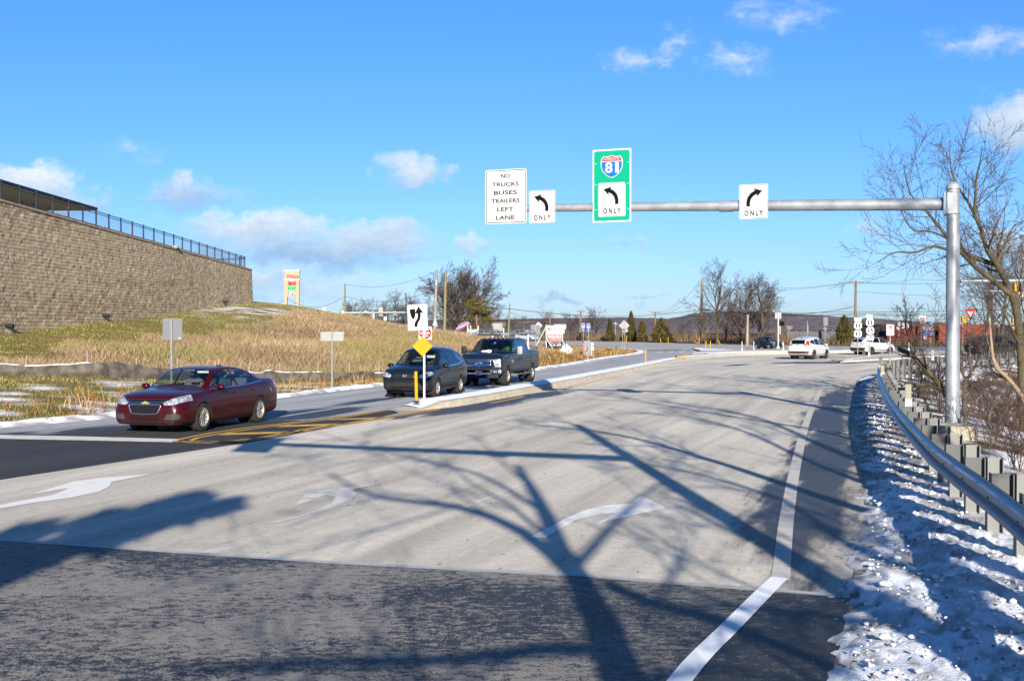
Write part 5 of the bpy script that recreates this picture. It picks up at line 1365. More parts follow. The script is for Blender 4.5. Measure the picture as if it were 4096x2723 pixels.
def truck_extra(root, sh):
 fx = 2.95
 for z in (.91, 1.03):
  mb = MB(); mb.box((fx + .035, 0, z), (.05, 1.05, .055), bev=.02); mb.build('grille_bar', C_chrome, root, smooth='auto')
 mb = MB(); poly = [(-.60, .83), (-.68, .96), (-.64, 1.10), (.64, 1.10), (.68, .96), (.60, .83)]
 mb.tube([Vector((fx + .03, y, z)) for y, z in poly + poly[:2]], .032, 8); mb.build('grille_frame', C_chrome, root, smooth='auto')
 mb = MB(); mb.lathe([(0, .012), (.95, .01), (1, 0)], 28, axis='x'); ov = [Vector((fx + .065 + v[0], v[1] * .155, .95 + v[2] * .068)) for v in mb.v]; m2 = MB(); m2.add(ov, mb.f); bd = m2.build('emblem', M('blue_oval_badge', (.01, .03, .12), .2, coat=1), root, smooth=True)
 mb = MB(); mb.tube([Vector((fx + .072, .155 * math.cos(a), .95 + .068 * math.sin(a))) for a in np.linspace(0, 2 * math.pi, 29)], .007, 5)
 v, f, szt = letters('Ford', .012)
 mb.add([(fx + .082, x / szt[0] * .20, .95 + y / szt[1] * .062) for x, y in v], f)
 mb.build('emblem_lettering', C_chrome, bd)
 mb = MB(); mb.box((fx + .02, 0, .60), (.20, 1.94, .20), bev=.05); bp = mb.build('front_bumper', C_chrome, root, smooth='auto')
 mb = MB(); mb.box((fx + .115, 0, .635), (.04, 1.02, .12), bev=.015); mb.build('bumper_intake', C_mesh, bp)
 mb = MB(); mb.box((fx + .115, 0, .535), (.045, 1.02, .05), bev=.015); mb.build('bumper_bar', C_chrome, bp)
 for sg in (1, -1):
  mb = MB(); mb.box((fx + .118, sg * .74, .61), (.03, .24, .11), bev=.02); fl = mb.build('fog_lamp', C_mesh, bp); m2 = MB(); m2.box((fx + .135, sg * .74, .61), (.02, .13, .06), bev=.015); m2.build('lens', C_lamp, fl)
 mb = MB(); mb.box((fx - .02, 0, .42), (.14, 1.70, .17), bev=.04); mb.build('air_dam', C_black, root, smooth='auto')
 mb = MB(); mb.box((fx + .145, .02, .565), (.012, .305, .17)); pl = mb.build('number_plate', M('lilac_plate', (.42, .40, .50), .5), root)
 mb = MB(); mb.lathe([(0, .008), (.045, .008), (.05, 0)], 18, c=(fx + .151, .0, .565), axis='x'); mb.build('plate_logo', M('magenta_mark', (.45, .03, .12), .5), pl)
 for sg in (1, -1):
  mb = MB(); mb.box((fx - .07, sg * .80, .97), (.22, .26, .34), bev=.03); h = mb.build('headlight', C_lamp, root, smooth='auto')
  m2 = MB(); m2.box((fx - .09, sg * .915, .90), (.2, .05, .17), bev=.015); m2.build('indicator', C_amber, h)
  mb = MB(); mb.box((1.12, sg * 1.27, 1.48), (.15, .22, .36), bev=.05); mo = mb.build('mirror', M('grey_mirror_shell', (.22, .215, .21), .45) if sg > 0 else C_black, root, smooth='auto')
  m2 = MB(); m2.tube([(1.10, sg * .96, 1.40), (1.12, sg * 1.2, 1.40)], .03, 6); m2.tube([(1.10, sg * .95, 1.50), (1.12, sg * 1.2, 1.50)], .025, 6); m2.build('mirror_arm', C_black, mo)
  mb = MB(); mb.box((-.15, sg * 1.02, .44), (2.5, .16, .05), bev=.02); mb.tube([(.9, sg * .8, .5), (.9, sg * 1.0, .43)], .02, 6); mb.tube([(-1.2, sg * .8, .5), (-1.2, sg * 1.0, .43)], .02, 6); mb.build('running_board', M('alloy_step', (.2,.2,.2), .4, .6), root, smooth='auto')
  mb = MB(); mb.box((-3.32, sg * .90, 1.05), (.08, .14, .42), bev=.02); mb.build('taillight', C_red, root, smooth='auto')
  mb = MB(); mb.box((1.33, sg * 1.012, 1.02), (.20, .02, .12)); mb.build('fender_badge', C_chrome, root)
 A = M('brushed_aluminium', (.24, .25, .26), .4, .5, .08)
 for sg in (1, -1):
  mb = MB(); mb.box((-2.45, sg * .86, 1.52), (1.6, .2, .16), bev=.02); mb.build('tool_box', M('aluminium_tool_box', (.17, .175, .18), .45, .4), root, smooth='auto')
 mb = MB(); zt = 2.20
 for sg in (1, -1):
  mb.tube([(-3.2, sg * .88, 1.43), (-3.05, sg * .84, zt - .05), (-2.95, sg * .83, zt)], .035, 8)
  mb.tube([(-1.68, sg * .88, 1.43), (-1.85, sg * .84, zt - .05), (-1.95, sg * .83, zt)], .035, 8)
  mb.tube([(-3.3, sg * .83, zt), (.9, sg * .83, zt), (1.35, sg * .80, zt - .04)], .038, 8)
  mb.tube([(-3.2, sg * .83, zt + .04), (-2.6, sg * .83, zt + .17), (-1.2, sg * .83, zt + .17), (.3, sg * .83, zt + .15), (1.2, sg * .81, zt)], .02, 6)
  for x in (-2.4, -1.4, -.4, .4): mb.tube([(x, sg * .83, zt), (x, sg * .83, zt + .16)], .015, 5)
 for x in (-3.1, -1.8, -.2): mb.tube([(x, -.83, zt), (x, .83, zt)], .03, 8)
 mb.tube([(1.35, -.80, zt - .04), (1.42, -.3, zt - .04), (1.42, .3, zt - .04), (1.35, .80, zt - .04)], .045, 8)
 rk = mb.build('ladder_rack', A, root, smooth='auto')
 mb = MB(); mb.box((1.46, 0, zt - .05), (.05, 1.05, .09), bev=.01); mb.build('light_bar', C_dash, rk)
 mb = MB(); mb.box((.5, -.15, zt + .20), (.05, .1, .42), Matrix.Rotation(.25, 3, 'X'), bev=.02); mb.box((.5, -.12, zt + .04), (.07, .09, .10)); mb.build('roof_tool', M('black_yellow_tool', (.03, .03, .025), .5), rk, label='black upright tool with a yellow base clamped to the rack')
 mb = MB(); c = sh.top(1.36, -.1)
 mb.sphere(c + Vector((0, -.10, .0)), 1, 16, 8, (.09, .22, .035)); mb.sphere(c + Vector((.03, .05, .0)), 1, 12, 8, (.07, .13, .055)); mb.build('snow_patch', m_snow, root, smooth=True)
 for y in (-.4, -.2, 0, .2, .4): mb = MB(); mb.box(sh.top(.42, y) + Vector((0, 0, .01)), (.08, .05, .025), bev=.01); mb.build('marker_lamp', C_amber, root)
 mb = MB(); mb.box((.83, .05, 1.80), (.01, .10, .035), Matrix.Rotation(.75, 3, 'Y')); mb.build('inspection_sticker', M('blue_sticker', (.03, .22, .6), .6), root)
 mb = MB(); mb.box((-2.45, 0, .95), (1.6, 1.5, .05)); mb.build('bed_floor', C_black, root)
 mb = MB(); mb.box((-.9, 0, .52), (4.6, .9, .18)); mb.tube([(2.03, -.7, .42), (2.03, .7, .42)], .06, 8); mb.tube([(-2.03, -.7, .42), (-2.03, .7, .42)], .07, 8); mb.build('chassis', C_well, root)
truck = dict(st=tst, paint=P_truck, step=.09, nose=.015, tail=.01, arch=.47, rad=.42, axles=(2.03, -2.03), track=.87, tw=.28, rimr=.24, style='eight', bpillar=-.25, flare=0,
 mirror=(1.12, 1.27, 1.46, (.05, .06, .05)), mirrormat=C_black, handles=((-.1, 1.20), (-1.15, 1.20)), handlemat=C_black, rearmirror=(.85, 1.72),
 seats=dict(xf=.1, xr=-.85, z=.95, len=2.4, w=.56, dash=(1.05, 1.40, 1.6)), under=(.4, .6, 5.0),
 cuts=[('windshield', 'top', [(1.24, -.86), (1.24, .86), (.64, .74), (.64, -.74)], '', (4,), glass('truck_windscreen', (.28, .34, .36)), dict(r=.06, off=-.004)),
   ('rear_window', 'front', [(-.66, 1.50), (-.62, 1.84), (.62, 1.84), (.66, 1.50)], '', (3, 4), G_priv, dict(lim=(-1.7, -1.4), r=.04, off=-.002)),
   ('window', 'side', [(1.10, 1.40), (.92, 1.60), (.60, 1.83), (.45, 1.895), (-.18, 1.915), (-.20, 1.385)], 'both', W3, G_side, dict(r=.03, off=-.004)),
   ('window', 'side', [(-.32, 1.385), (-.30, 1.915), (-1.10, 1.905), (-1.24, 1.86), (-1.30, 1.39)], 'both', W3, G_priv, dict(r=.04, off=-.004)),
   ('bed_opening', 'top', [(-1.68, .76), (-1.68, -.76), (-3.25, -.76), (-3.25, .76)], '', (4,), C_black, dict(r=.02, n=1, off=-.28)),
   ('door', 'side', [(1.22, .55), (1.24, 1.30), (.40, 1.935), (-.25, 1.945), (-.255, .55)], 'both', (1, 2, 3), P_truck, dict(r=.02, n=1, key='front', off=.001)),
   ('door', 'side', [(-.27, .55), (-.265, 1.945), (-1.20, 1.93), (-1.38, 1.36), (-1.38, .95), (-1.25, .55)], 'both', (1, 2, 3), P_truck, dict(r=.02, n=1, key='rear', off=.001)),
   ('grille', 'front', [(-.64, .82), (-.64, 1.10), (.64, 1.10), (.64, .82)], '', None, C_mesh, dict(lim=(2.6, 9), off=-.01)),
   ('grille_lower', 'front', [(-.60, .74), (-.60, .80), (.60, .80), (.60, .74)], '', None, C_mesh, dict(lim=(2.6, 9), r=.01, off=-.006))],
 strips=[('panel_gap', 'top', [[(1.34, -.92), (1.34, .92)]], .02, C_gap, .002), ('panel_gap', 'side', [[(-1.57, .52), (-1.57, 1.42)]], .03, C_gap, .003)], extra=[truck_extra])
TH = Vector((-.27, -.963, 0)).normalized()
truck_o = build_car('pickup_truck', 'dark blue crew cab pickup with silver ladder rack and chrome grille', truck, (-.53, 48.2), TH, .925, 'pickup')
# ================================================================ signs, posts, masts
m_galv = M('galvanised_steel', (.21, .225, .24), .5, .35, .22, 3, bump=.003, bscale=25)
m_galv2 = M('dull_galvanised_steel', (.13, .133, .136), .65, .2, .2, 5)
m_alu = M('bare_sign_aluminium', (.085, .094, .10), .65, .2, .10, 2)
m_swhite = M('sign_white', (.36, .365, .365), .6, var=.03, spec=.15)
m_sblack = M('sign_black', (.005, .005, .006), .9, var=.1, spec=.05)
m_sred = M('sign_red', (.30, .008, .010), .7, var=.05, spec=.1)
m_sgreen = M('sign_green', (.0, .20, .115), .7, var=.04, spec=.1)
m_sblue = M('sign_blue', (.005, .085, .30), .7, var=.04, spec=.1)
m_syel = M('sign_yellow', (.36, .185, .0), .6, spec=.15, var=.06, bump=.004, bscale=5)
m_wpost = M('white_painted_post', (.33, .33, .32), .7, var=.12)
m_wood = M('grey_brown_pole_wood', (.10,.078,.058), .9, var=.25, scale=2, bump=.01, bscale=12)
m_woodg = M('greenish_treated_wood', (.13,.118,.055), .9, var=.2, scale=2)
m_woodp = M('pale_weathered_wood', (.19,.16,.13), .9, var=.25, scale=2)
m_woodr = M('reddish_pole_wood', (.13,.075,.048), .9, var=.25, scale=2)
m_conc = M('pale_concrete', (.24,.21,.16), .9, var=.2, scale=4, bump=.006)
def uarrow(pts, cx, cz, w, h): return [(cx + (x - .5) * w, cz + (z - .5) * h) for x, z in pts]
_la = [(583, 522), (583, 488), (575, 458), (556, 432), (530, 416), (537, 402), (482, 418), (518, 461), (516, 440), (538, 452), (553, 471), (560, 496), (560, 522)]
LEFT_ARROW = [((x - 482) / 101, (522 - y) / 120) for x, y in _la]
RIGHT_ARROW = [(1 - x, z) for x, z in LEFT_ARROW][::-1]
_al = [(600, 395), (600, 365), (612, 330), (640, 290), (647, 260), (645, 228), (612, 225), (660, 140), (715, 218), (683, 222), (683, 262), (675, 300), (650, 340), (638, 368), (638, 395)]
def I_shield(w, h, cx, cz):
 pts = [(-.50, .20), (-.47, .34), (-.38, .47), (-.2, .44), (0, .5), (.2, .44), (.38, .47), (.47, .34), (.50, .20), (.49, .0), (.40, -.22), (.22, -.40), (0, -.5), (-.22, -.40), (-.40, -.22), (-.49, .0)]
 return [(cx + x * w, cz + z * h) for x, z in pts][::-1]
def US_shield(w, h, cx, cz):
 half = [(0, .47), (.12, .46), (.22, .50), (.34, .47), (.38, .38), (.45, .30), (.50, .26), (.46, .14), (.47, .02), (.50, -.12), (.46, -.28), (.34, -.40), (.16, -.44), (.06, -.47), (0, -.5)]
 pts = half + [(-x, z) for x, z in half[-2:0:-1]]
 return [(cx + x * w, cz + z * h) for x, z in pts]
def face(parent, name, w, h, cx, cz, mat, y=-.03, r=.04, th=.004, label=None, poly=None):
 mb = MB(); plate(mb, poly or rrect(w, h, min(r, w * .2), 5, cx, cz), y, th); return mb.build(name, mat, parent, label=label)
def edge(parent, w, h, cx, cz, mat, y, r=.03, t=.012, inset=.016):
 a, b = rrect(w - 2 * inset, h - 2 * inset, r, 5, cx, cz), rrect(w - 2 * inset - 2 * t, h - 2 * inset - 2 * t, max(.004, r - t), 5, cx, cz)
 mb = MB(); ring(mb, a, b, y - .002); return mb.build('border', mat, parent)
def legend(parent, items, mat, y, name='lettering'):
 for it in items:
  mb = MB(); text(mb, it[0], it[1], it[2], it[3], it[4] if len(it) > 4 else None, y - .003, it[5] if len(it) > 5 else 0.0, it[6] if len(it) > 6 else 0.0, it[7] if len(it) > 7 else 0.0); mb.build(name, mat, parent)
def symbol(parent, polys, mat, y, name='symbol', th=.002):
 mb = MB()
 for p in polys: plate(mb, p, y - .0035, th)
 return mb.build(name, mat, parent)
def post(parent, x, z0, z1, mat=None, w=.05, y=0.0, name='post', holes=True):
 mb = MB(); mb.box((x, y, (z0 + z1) / 2), (w, .04, z1 - z0)); mb.box((x, y + .025, (z0 + z1) / 2), (w * .45, .03, z1 - z0))
 return mb.build(name, mat or m_galv2, parent)
def bolts(parent, pts, y, mat=None, r=.012):
 for x, z in pts:
  mb = MB(); mb.lathe([(0, -.008), (r * .8, -.007), (r, 0)], 8, c=(x, y, z), axis='y'); mb.build('bolt', mat or m_galv, parent)
def mast():
 bx, by = 9.34, 24.9
 d = Vector((9.43, -3.70, 0)).normalized(); rz = math.atan2(d.y, d.x)
 root = thing('sign_mast', 'tall galvanised steel pole with a long arm of overhead lane signs', 'sign mast', (bx, by, 0), rz)
 def ax(sx):                        # where the sight line meets the plane of the arm
  k = (sx - 2048) / FPX; t = (k * by - bx) / (d.x - k * d.y); return t, by + d.y * t
 def az(sx, sy): t, Y = ax(sx); return P(sx, sy, Y).z
 mb = MB(); mb.tube([(0, 0, .18), (0, 0, 5.18)], [.152, .128], 32); mb.build('pole', m_galv, root, smooth='auto')
 mb = MB(); mb.lathe([(.0, .13), (.06, .12), (.12, .08), (.152, .03), (.155, 0), (.155, -.03), (.128, -.03)], 28, c=(0, 0, 5.2)); mb.build('pole_cap', m_galv, root, smooth='auto')
 mb = MB(); mb.box((0, 0, .21), (.46, .46, .05));
 for q in range(4): mb.lathe([(.0, .14), (.028, .13), (.03, 0)], 8, c=(.18 * (1 if q & 1 else -1), .18 * (1 if q & 2 else -1), .23))
 mb.build('base_plate', m_galv2, root)
 mb = MB(); mb.lathe([(.40, -1.4), (.40, .13), (.37, .18), (0, .18)], 32, c=(.10, 0, 0)); mb.build('footing', m_conc, root, smooth='auto')
 mb = MB(); mb.box((-.10, 0, 4.86), (.05, .40, .46), bev=.01); mb.box((-.17, 0, 4.86), (.05, .42, .48), bev=.01); mb.box((-.02, -.155, 4.86), (.2, .02, .44)); mb.box((-.02, .155, 4.86), (.2, .02, .44))
 mb.lathe([(.137, -.24), (.150, -.235), (.150, -.22), (.135, -.215)], 28, c=(0, 0, 4.88)); mb.lathe([(.133, .21), (.146, .215), (.146, .23), (.131, .235)], 28, c=(0, 0, 4.88))
 mb.build('clamp_box', m_galv, root, smooth='auto')
 tl, _ = ax(2000); mb = MB(); zl = 5.15
 mb.tube([(-.19, 0, 4.86), (tl * .5, 0, 5.01), (tl, 0, zl)], [.135, .115, .085], 28); arm = mb.build('arm', m_galv, root, smooth='auto')
 mb = MB(); tj, _ = ax(2930); fr = tj / tl
 mb.tube([(tj - .3, 0, 4.86 + .30 * fr), (tj + .012, 0, 4.86 + .29 * fr)], [.128, .131], 28); mb.build('arm_sleeve', m_galv, arm, smooth='auto')
 def rect(x0, x1, y0, y1):
  a, b = ax(x0)[0], ax(x1)[0]; c = (x0 + x1) / 2; z0, z1 = az(c, y1), az(c, y0); return (a + b) / 2, (z0 + z1) / 2, b - a, z1 - z0
 FY = -.17
 def bracket(cx, cz, h):
  mb = MB()
  for s in (-1, 1): mb.box((cx + s * .12, FY + .045, cz), (.04, .06, h * .8))
  zarm = 4.86 + (zl - 4.86) * cx / tl
  mb.tube([(cx - .16, 0, zarm), (cx + .16, 0, zarm)], .15, 20); mb.build('bracket', m_galv2, root, smooth='auto')
 cx, cz, w, h = rect(1952, 2116, 681, 897)
 f = face(root, 'lane_sign', w, h, cx, cz, m_swhite, FY, .06, label='large white sign reading NO TRUCKS BUSES TRAILERS LEFT LANE'); bracket(cx, cz, h)
 edge(f, w, h, cx, cz, m_sblack, FY, .05, .016, .022)
 rows = [('NO', 268, 66), ('TRUCKS', 328, 194), ('BUSES', 388, 166), ('TRAILERS', 447, 204), ('LEFT', 508, 118), ('LANE', 568, 134)]
 legend(f, [(s, cx - .01, cz + (416 - y) / 392 * h, .10, ww / 298 * w, .022) for s, y, ww in rows], m_sblack, FY)
 bolts(f, [(cx + a * w * .40, cz + b * h * .36) for a in (-1, 1) for b in (-1, 0, 1)], FY - .004)
 def only(parent, cx, cz, w, h, arrow, y, lab):
  f = face(parent, 'lane_sign', w, h, cx, cz, m_swhite, y, .04, label=lab); edge(f, w, h, cx, cz, m_sblack, y, .03, .008, .014)
  s = -1 if arrow is LEFT_ARROW else 1
  symbol(f, [uarrow(arrow, cx + s * .03 * w, cz + .12 * h, w * .55, h * .52)], m_sblack, y, 'arrow')
  legend(f, [('O N L Y', cx + .01 * w, cz - .335 * h, .16 * h, .64 * w, .03)], m_sblack, y)
  bolts(f, [(cx, cz + .45 * h), (cx, cz - .28 * h)], y - .004, r=.008)
  return f
 cx, cz, w, h = rect(2126, 2230, 765, 894); only(root, cx, cz, w, h, LEFT_ARROW, FY, 'small white sign with a left curving arrow and ONLY'); bracket(cx, cz, h)
 cx, cz, w, h = rect(2961, 3076, 741, 878); only(root, cx, cz, w, h, RIGHT_ARROW, FY, 'small white sign with a right curving arrow and ONLY'); bracket(cx, cz, h)
 cx, cz, w, h = rect(2379, 2532, 601, 891)
 f = face(root, 'route_sign', w, h, cx, cz, m_swhite, FY, .004, label='tall green sign with the interstate 81 shield over a left arrow panel'); bracket(cx, cz, h)
 face(f, 'green_panel', w - .07, h - .07, cx, cz, m_sgreen, FY - .004, .05, .003)
 sx, sz = cx + .0, cz + (337.5 - 201) / 525 * h; sw, shh = 160 / 278 * w, 164 / 525 * h
 s = face(f, 'route_shield', 0, 0, 0, 0, m_swhite, FY - .007, th=.003, poly=I_shield(sw, shh, sx, sz))
 full = I_shield(sw * .93, shh * .93, sx, sz); cutz = sz + .235 * shh
 blue = [p for p in full if p[1] < cutz]; xs_ = .462 * sw
 blue = [(sx - xs_, cutz - .01)] + [p for p in full if p[0] < sx and p[1] < cutz - .02][::1] if False else None
 L = [(-.455, .215), (-.455, .0), (-.37, -.21), (-.20, -.38), (0, -.465), (.20, -.38), (.37, -.21), (.455, .0), (.455, .215)]
 symbol(s, [[(sx + x * sw, sz + z * shh) for x, z in L]], m_sblue, FY - .008, 'blue_field')
 T = [(.435, .245), (.43, .33), (.355, .435), (.2, .405), (0, .46), (-.2, .405), (-.355, .435), (-.43, .33), (-.435, .245)]
 symbol(s, [[(sx + x * sw, sz + z * shh) for x, z in T]], m_sred, FY - .008, 'red_field')
 legend(s, [('INTERSTATE', sx, sz + .335 * shh, .115 * shh, .70 * sw, .01), ('8', sx - .13 * sw, sz - .04 * shh, .47 * shh, .33 * sw, .025), ('1', sx + .24 * sw, sz - .04 * shh, .47 * shh, .16 * sw, .025)], m_swhite, FY - .011)
 bolts(f, [(cx + a * w * .42, cz + b * h) for a in (-1, 1) for b in (.31, .02, -.325)], FY - .007, m_swhite, .014)
 only(f, cx + .002, cz - (438 - 337.5) / 525 * h, 197 / 278 * w, 244 / 525 * h, LEFT_ARROW, FY - .009, 'white left arrow ONLY panel set into the green sign')
mast()
def side_mast():
 root = thing('signal_mast', 'galvanised traffic mast whose arm shadow crosses the road', 'signal mast', (3.45, 1.2, 0), math.atan2(-2.0, 7.5))
 mb = MB(); mb.tube([(0, 0, -.1), (0, 0, 8.2)], [.17, .12], 20); mb.build('pole', m_galv, root, smooth='auto')
 mb = MB(); mb.tube([(-.1, 0, 5.95), (-8.0, 0, 6.25)], [.14, .09], 16); mb.build('arm', m_galv, root, smooth='auto')
 for x, w, h in ((-7.0, .75, .9), (-2.3, .3, .3)):
  mb = MB(); mb.box((x, -.16, 5.95 + .3 * -x / 8), (w, .01, h)); mb.build('sign_panel', m_alu, root)
side_mast()
def gz(x, y): return max(land1(x, y), -.02) if land1(x, y) > -.08 else 0.0
def spost(name, label, cat, sx, sy_base, Y, z0=None, rz=0.0, group=None):
 k = (sx - 2048) / FPX; x = k * Y; z = gz(x, Y) if z0 is None else z0
 return thing(name, label, cat, (x, Y, z), rz, group), z
def zz(sy, Y, z): return P(2048, sy, Y).z - z
def px(n, Y): return n * Y / FPX
t, z = spost('road_sign', 'bare aluminium back of a square sign behind the maroon sedan', 'road sign', 686, 0, 36.0)
f = face(t, 'sign_panel', px(78, 36), px(87, 36), .02, zz(1316, 36, z), m_alu, .03, .05); post(t, 0, -.2, zz(1278, 36, z), w=.055)
mb = MB(); mb.box((.02 + px(30, 36), -.0, zz(1352, 36, z)), (.06, .004, .045)); mb.build('sticker', m_swhite, f);
t, z = spost('road_sign', 'bare back of a wide low sign in front of the dry grass hill', 'road sign', 1328, 0, 43.0)
f = face(t, 'sign_panel', px(92, 43), px(36, 43), .0, zz(1345, 43, z), M('pale_sign_back', (.19, .195, .19), .7, .2), .03, .01); post(t, 0, -.2, zz(1327, 43, z), w=.05)
mb = MB(); mb.box((-.36, .024, zz(1350, 43, z)), (.02, .003, .2), Matrix.Rotation(.15, 3, 'Y')); mb.box((.36, .024, zz(1340, 43, z)), (.025, .003, .2)); mb.build('rust_stain', M('rust_streak', (.25, .19, .10), .8), f)
def keep_right():
 Y = 34.0; t, z = spost('road_sign', 'white keep right sign above a yellow diamond on the median nose', 'road sign', 1697, 0, Y, .17)
 post(t, 0, -.1, zz(1216, Y, z), m_wpost, .058)
 cx, cz, w, h = px(1685 - 1697, Y), zz(1268.5, Y, z), px(80, Y), px(104, Y)
 rot = Matrix.Rotation(R(3.5), 4, 'Y')
 f = face(t, 'keep_right_panel', w, h, cx, cz, m_swhite, -.035, .04); edge(f, w, h, cx, cz, m_sblack, -.035, .035, .008, .014)
 sg = [(-.38, .32), (-.10, .33), (-.105, .1), (-.15, -.03), (-.21, -.06), (-.27, -.04), (-.33, .06), (-.37, .2)]
 symbol(f, [[(cx + a * w, cz + b * h) for a, b in sg][::-1], [(cx + (x - 643) / 250 * w, cz + (277 - y) / 325 * h) for x, y in _al]], m_sblack, -.035)
 f.rotation_euler = (0, R(-2.5), 0); f.location = (.0, 0, 0)
 cz2 = zz(1384.5, Y, z); hd = px(40.5, Y); cx2 = px(1690 - 1697, Y)
 d = [(cx2, cz2 - hd), (cx2 + hd, cz2), (cx2, cz2 + hd), (cx2 - hd, cz2)]
 face(t, 'diamond_panel', 0, 0, 0, 0, m_syel, -.040, poly=rpoly(d, .03, 3))
keep_right()
def do_not_enter():
 Y = 58.0; t, z = spost('road_sign', 'red and white DO NOT ENTER sign half hidden behind the keep right sign', 'road sign', 1701, 0, Y)
 w = px(52, Y); cz = zz(1332, Y, z); post(t, 0, -.2, cz + w / 2)
 f = face(t, 'sign_panel', w, w, 0, cz, m_swhite, -.035, .04)
 symbol(f, [[(w * .46 * math.cos(a), cz + w * .46 * math.sin(a)) for a in np.linspace(0, 2 * math.pi, 33)[:-1]]], m_sred, -.035, 'red_disc')
 symbol(f, [[(-w * .37, cz - w * .06), (w * .37, cz - w * .06), (w * .37, cz + w * .06), (-w * .37, cz + w * .06)]], m_swhite, -.039, 'white_bar')
 legend(f, [('DO NOT', 0, cz + w * .22, w * .13, w * .56, .02), ('ENTER', 0, cz - w * .22, w * .13, w * .5, .02)], m_swhite, -.038)
do_not_enter()
def plain_back(name, label, sx, Y, rects, z0=None, posts=((0, None),), mat=None, pm=None, cat='road sign', pw=.055, dia=()):
 t, z = spost(name, label, cat, sx, 0, Y, z0); top = 0
 for x0, x1, y0, y1 in rects:
  w, h = px(x1 - x0, Y), px(y1 - y0, Y); face(t, 'sign_panel', w, h, px((x0 + x1) / 2 - sx, Y), zz((y0 + y1) / 2, Y, z), mat or m_alu, .03, .03)
  top = max(top, zz(y0, Y, z))
 for cx, cy, hd in dia:
  c = (px(cx - sx, Y), zz(cy, Y, z)); q = px(hd, Y); top = max(top, c[1] + q)
  face(t, 'sign_panel', 0, 0, 0, 0, mat or m_alu, .03, poly=rpoly([(c[0], c[1] - q), (c[0] + q, c[1]), (c[0], c[1] + q), (c[0] - q, c[1])], .04, 3))
 for x, yt in posts: post(t, px(x, Y), -.3, zz(yt, Y, z) if yt else top, pm, pw)
 return t, z
plain_back('road_sign', 'grey back of an upright sign just left of the estate board', 2141, 82, [(2123, 2161, 1299, 1340)])
t, z = plain_back('road_sign', 'small white diamond sign peeking over the grey sign back', 2154, 130, [], dia=[(2154, 1302, 15)], mat=m_swhite)
mb = MB(); mb.box((0, -.0, zz(1300, 130, z)), (.07, .03, .35)); mb.build('symbol', m_sblack, t)
plain_back('road_sign', 'wide pale sign back standing behind the estate board', 2251, 150, [(2216, 2264, 1297, 1315), (2251, 2258, 1315, 1333)], mat=m_swhite, cat='road sign')
plain_back('road_sign', 'aluminium diamond sign back on two posts at the grass tip', 2491, 112, [(2489, 2511, 1316, 1328)], posts=((0, None), (8.5, 1280)), dia=[(2497, 1302, 22)], mat=M('pale_sign_back', (.19, .195, .19), .7))
plain_back('road_sign', 'two post sign back in front of the black message board', 1988, 108, [(1967, 2009, 1293, 1323)], posts=((-15, None), (13, None)), mat=M('pale_sign_back', (.19, .195, .19), .7))
plain_back('road_sign', 'stacked rectangular and diamond sign backs on one tall post before the grain hopper', 3300, 152, [(3294, 3312, 1269, 1302)], dia=[(3301, 1315, 9)])
plain_back('road_sign', 'small pale sign back on the hill crest left of the green signs', 1296, 165, [(1290, 1302, 1229, 1245)], mat=m_swhite)
plain_back('road_sign', 'small white sign on a thin post below the far mast arm', 1541, 138, [(1535, 1547, 1266, 1282)], mat=m_swhite)
def message_board():
 Y = 130; t, z = spost('message_board', 'black electronic message board on a thick pale post by the scrub', 'message board', 2014, 0, Y)
 w, h = px(57, Y), px(26, Y); cx, cz = px(1998 - 2014, Y), zz(1297, Y, z)
 mb = MB(); mb.box((cx, .1, cz), (w, .2, h), bev=.03); f = mb.build('display', m_sblack, t); mb = MB(); mb.box((cx, -.005, cz), (w * .92, .02, h * .8)); mb.build('screen', M('dim_screen', (.03, .033, .034), .7), f)
 mb = MB()
 for i in range(5): mb.box((cx + .1 * i - .1, -.017, cz + .12), (.06, .004, .07));
 mb.box((cx + .4, -.017, cz - .1), (.12, .004, .07)); mb.build('amber_dots', M('dim_amber', (.18, .06, .02), .6), f)
 mb = MB(); mb.tube([(0, .1, -.3), (0, .1, cz)], .09, 10); mb.build('post', m_wpost, t, smooth='auto')
message_board()
def arrow_up(cx, cz, s): return [(cx + x * s, cz + zq * s) for x, zq in [(-.11, -.45), (.11, -.45), (.11, .02), (.30, .02), (0, .45), (-.30, .02), (-.11, .02)]]
def arrow_diag(cx, cz, s, a=-45):
 c, n = math.cos(R(a)), math.sin(R(a)); return [(cx + x * c - y * n, cz + x * n + y * c) for x, y in [(q[0], q[1]) for q in [(-.06 * s, -.5 * s), (.06 * s, -.5 * s), (.06 * s, .15 * s), (.2 * s, .15 * s), (0, .5 * s), (-.2 * s, .15 * s), (-.06 * s, .15 * s)]]]
def arrow_bend(cx, cz, s): return [(cx + x * s, cz + zq * s) for x, zq in [(-.28, -.45), (-.08, -.45), (-.08, -.15), (.02, .0), (.12, .05), (.05, -.12), (.40, .15), (.12, .45), (.14, .25), (-.05, .20), (-.24, .02), (-.28, -.15)]]
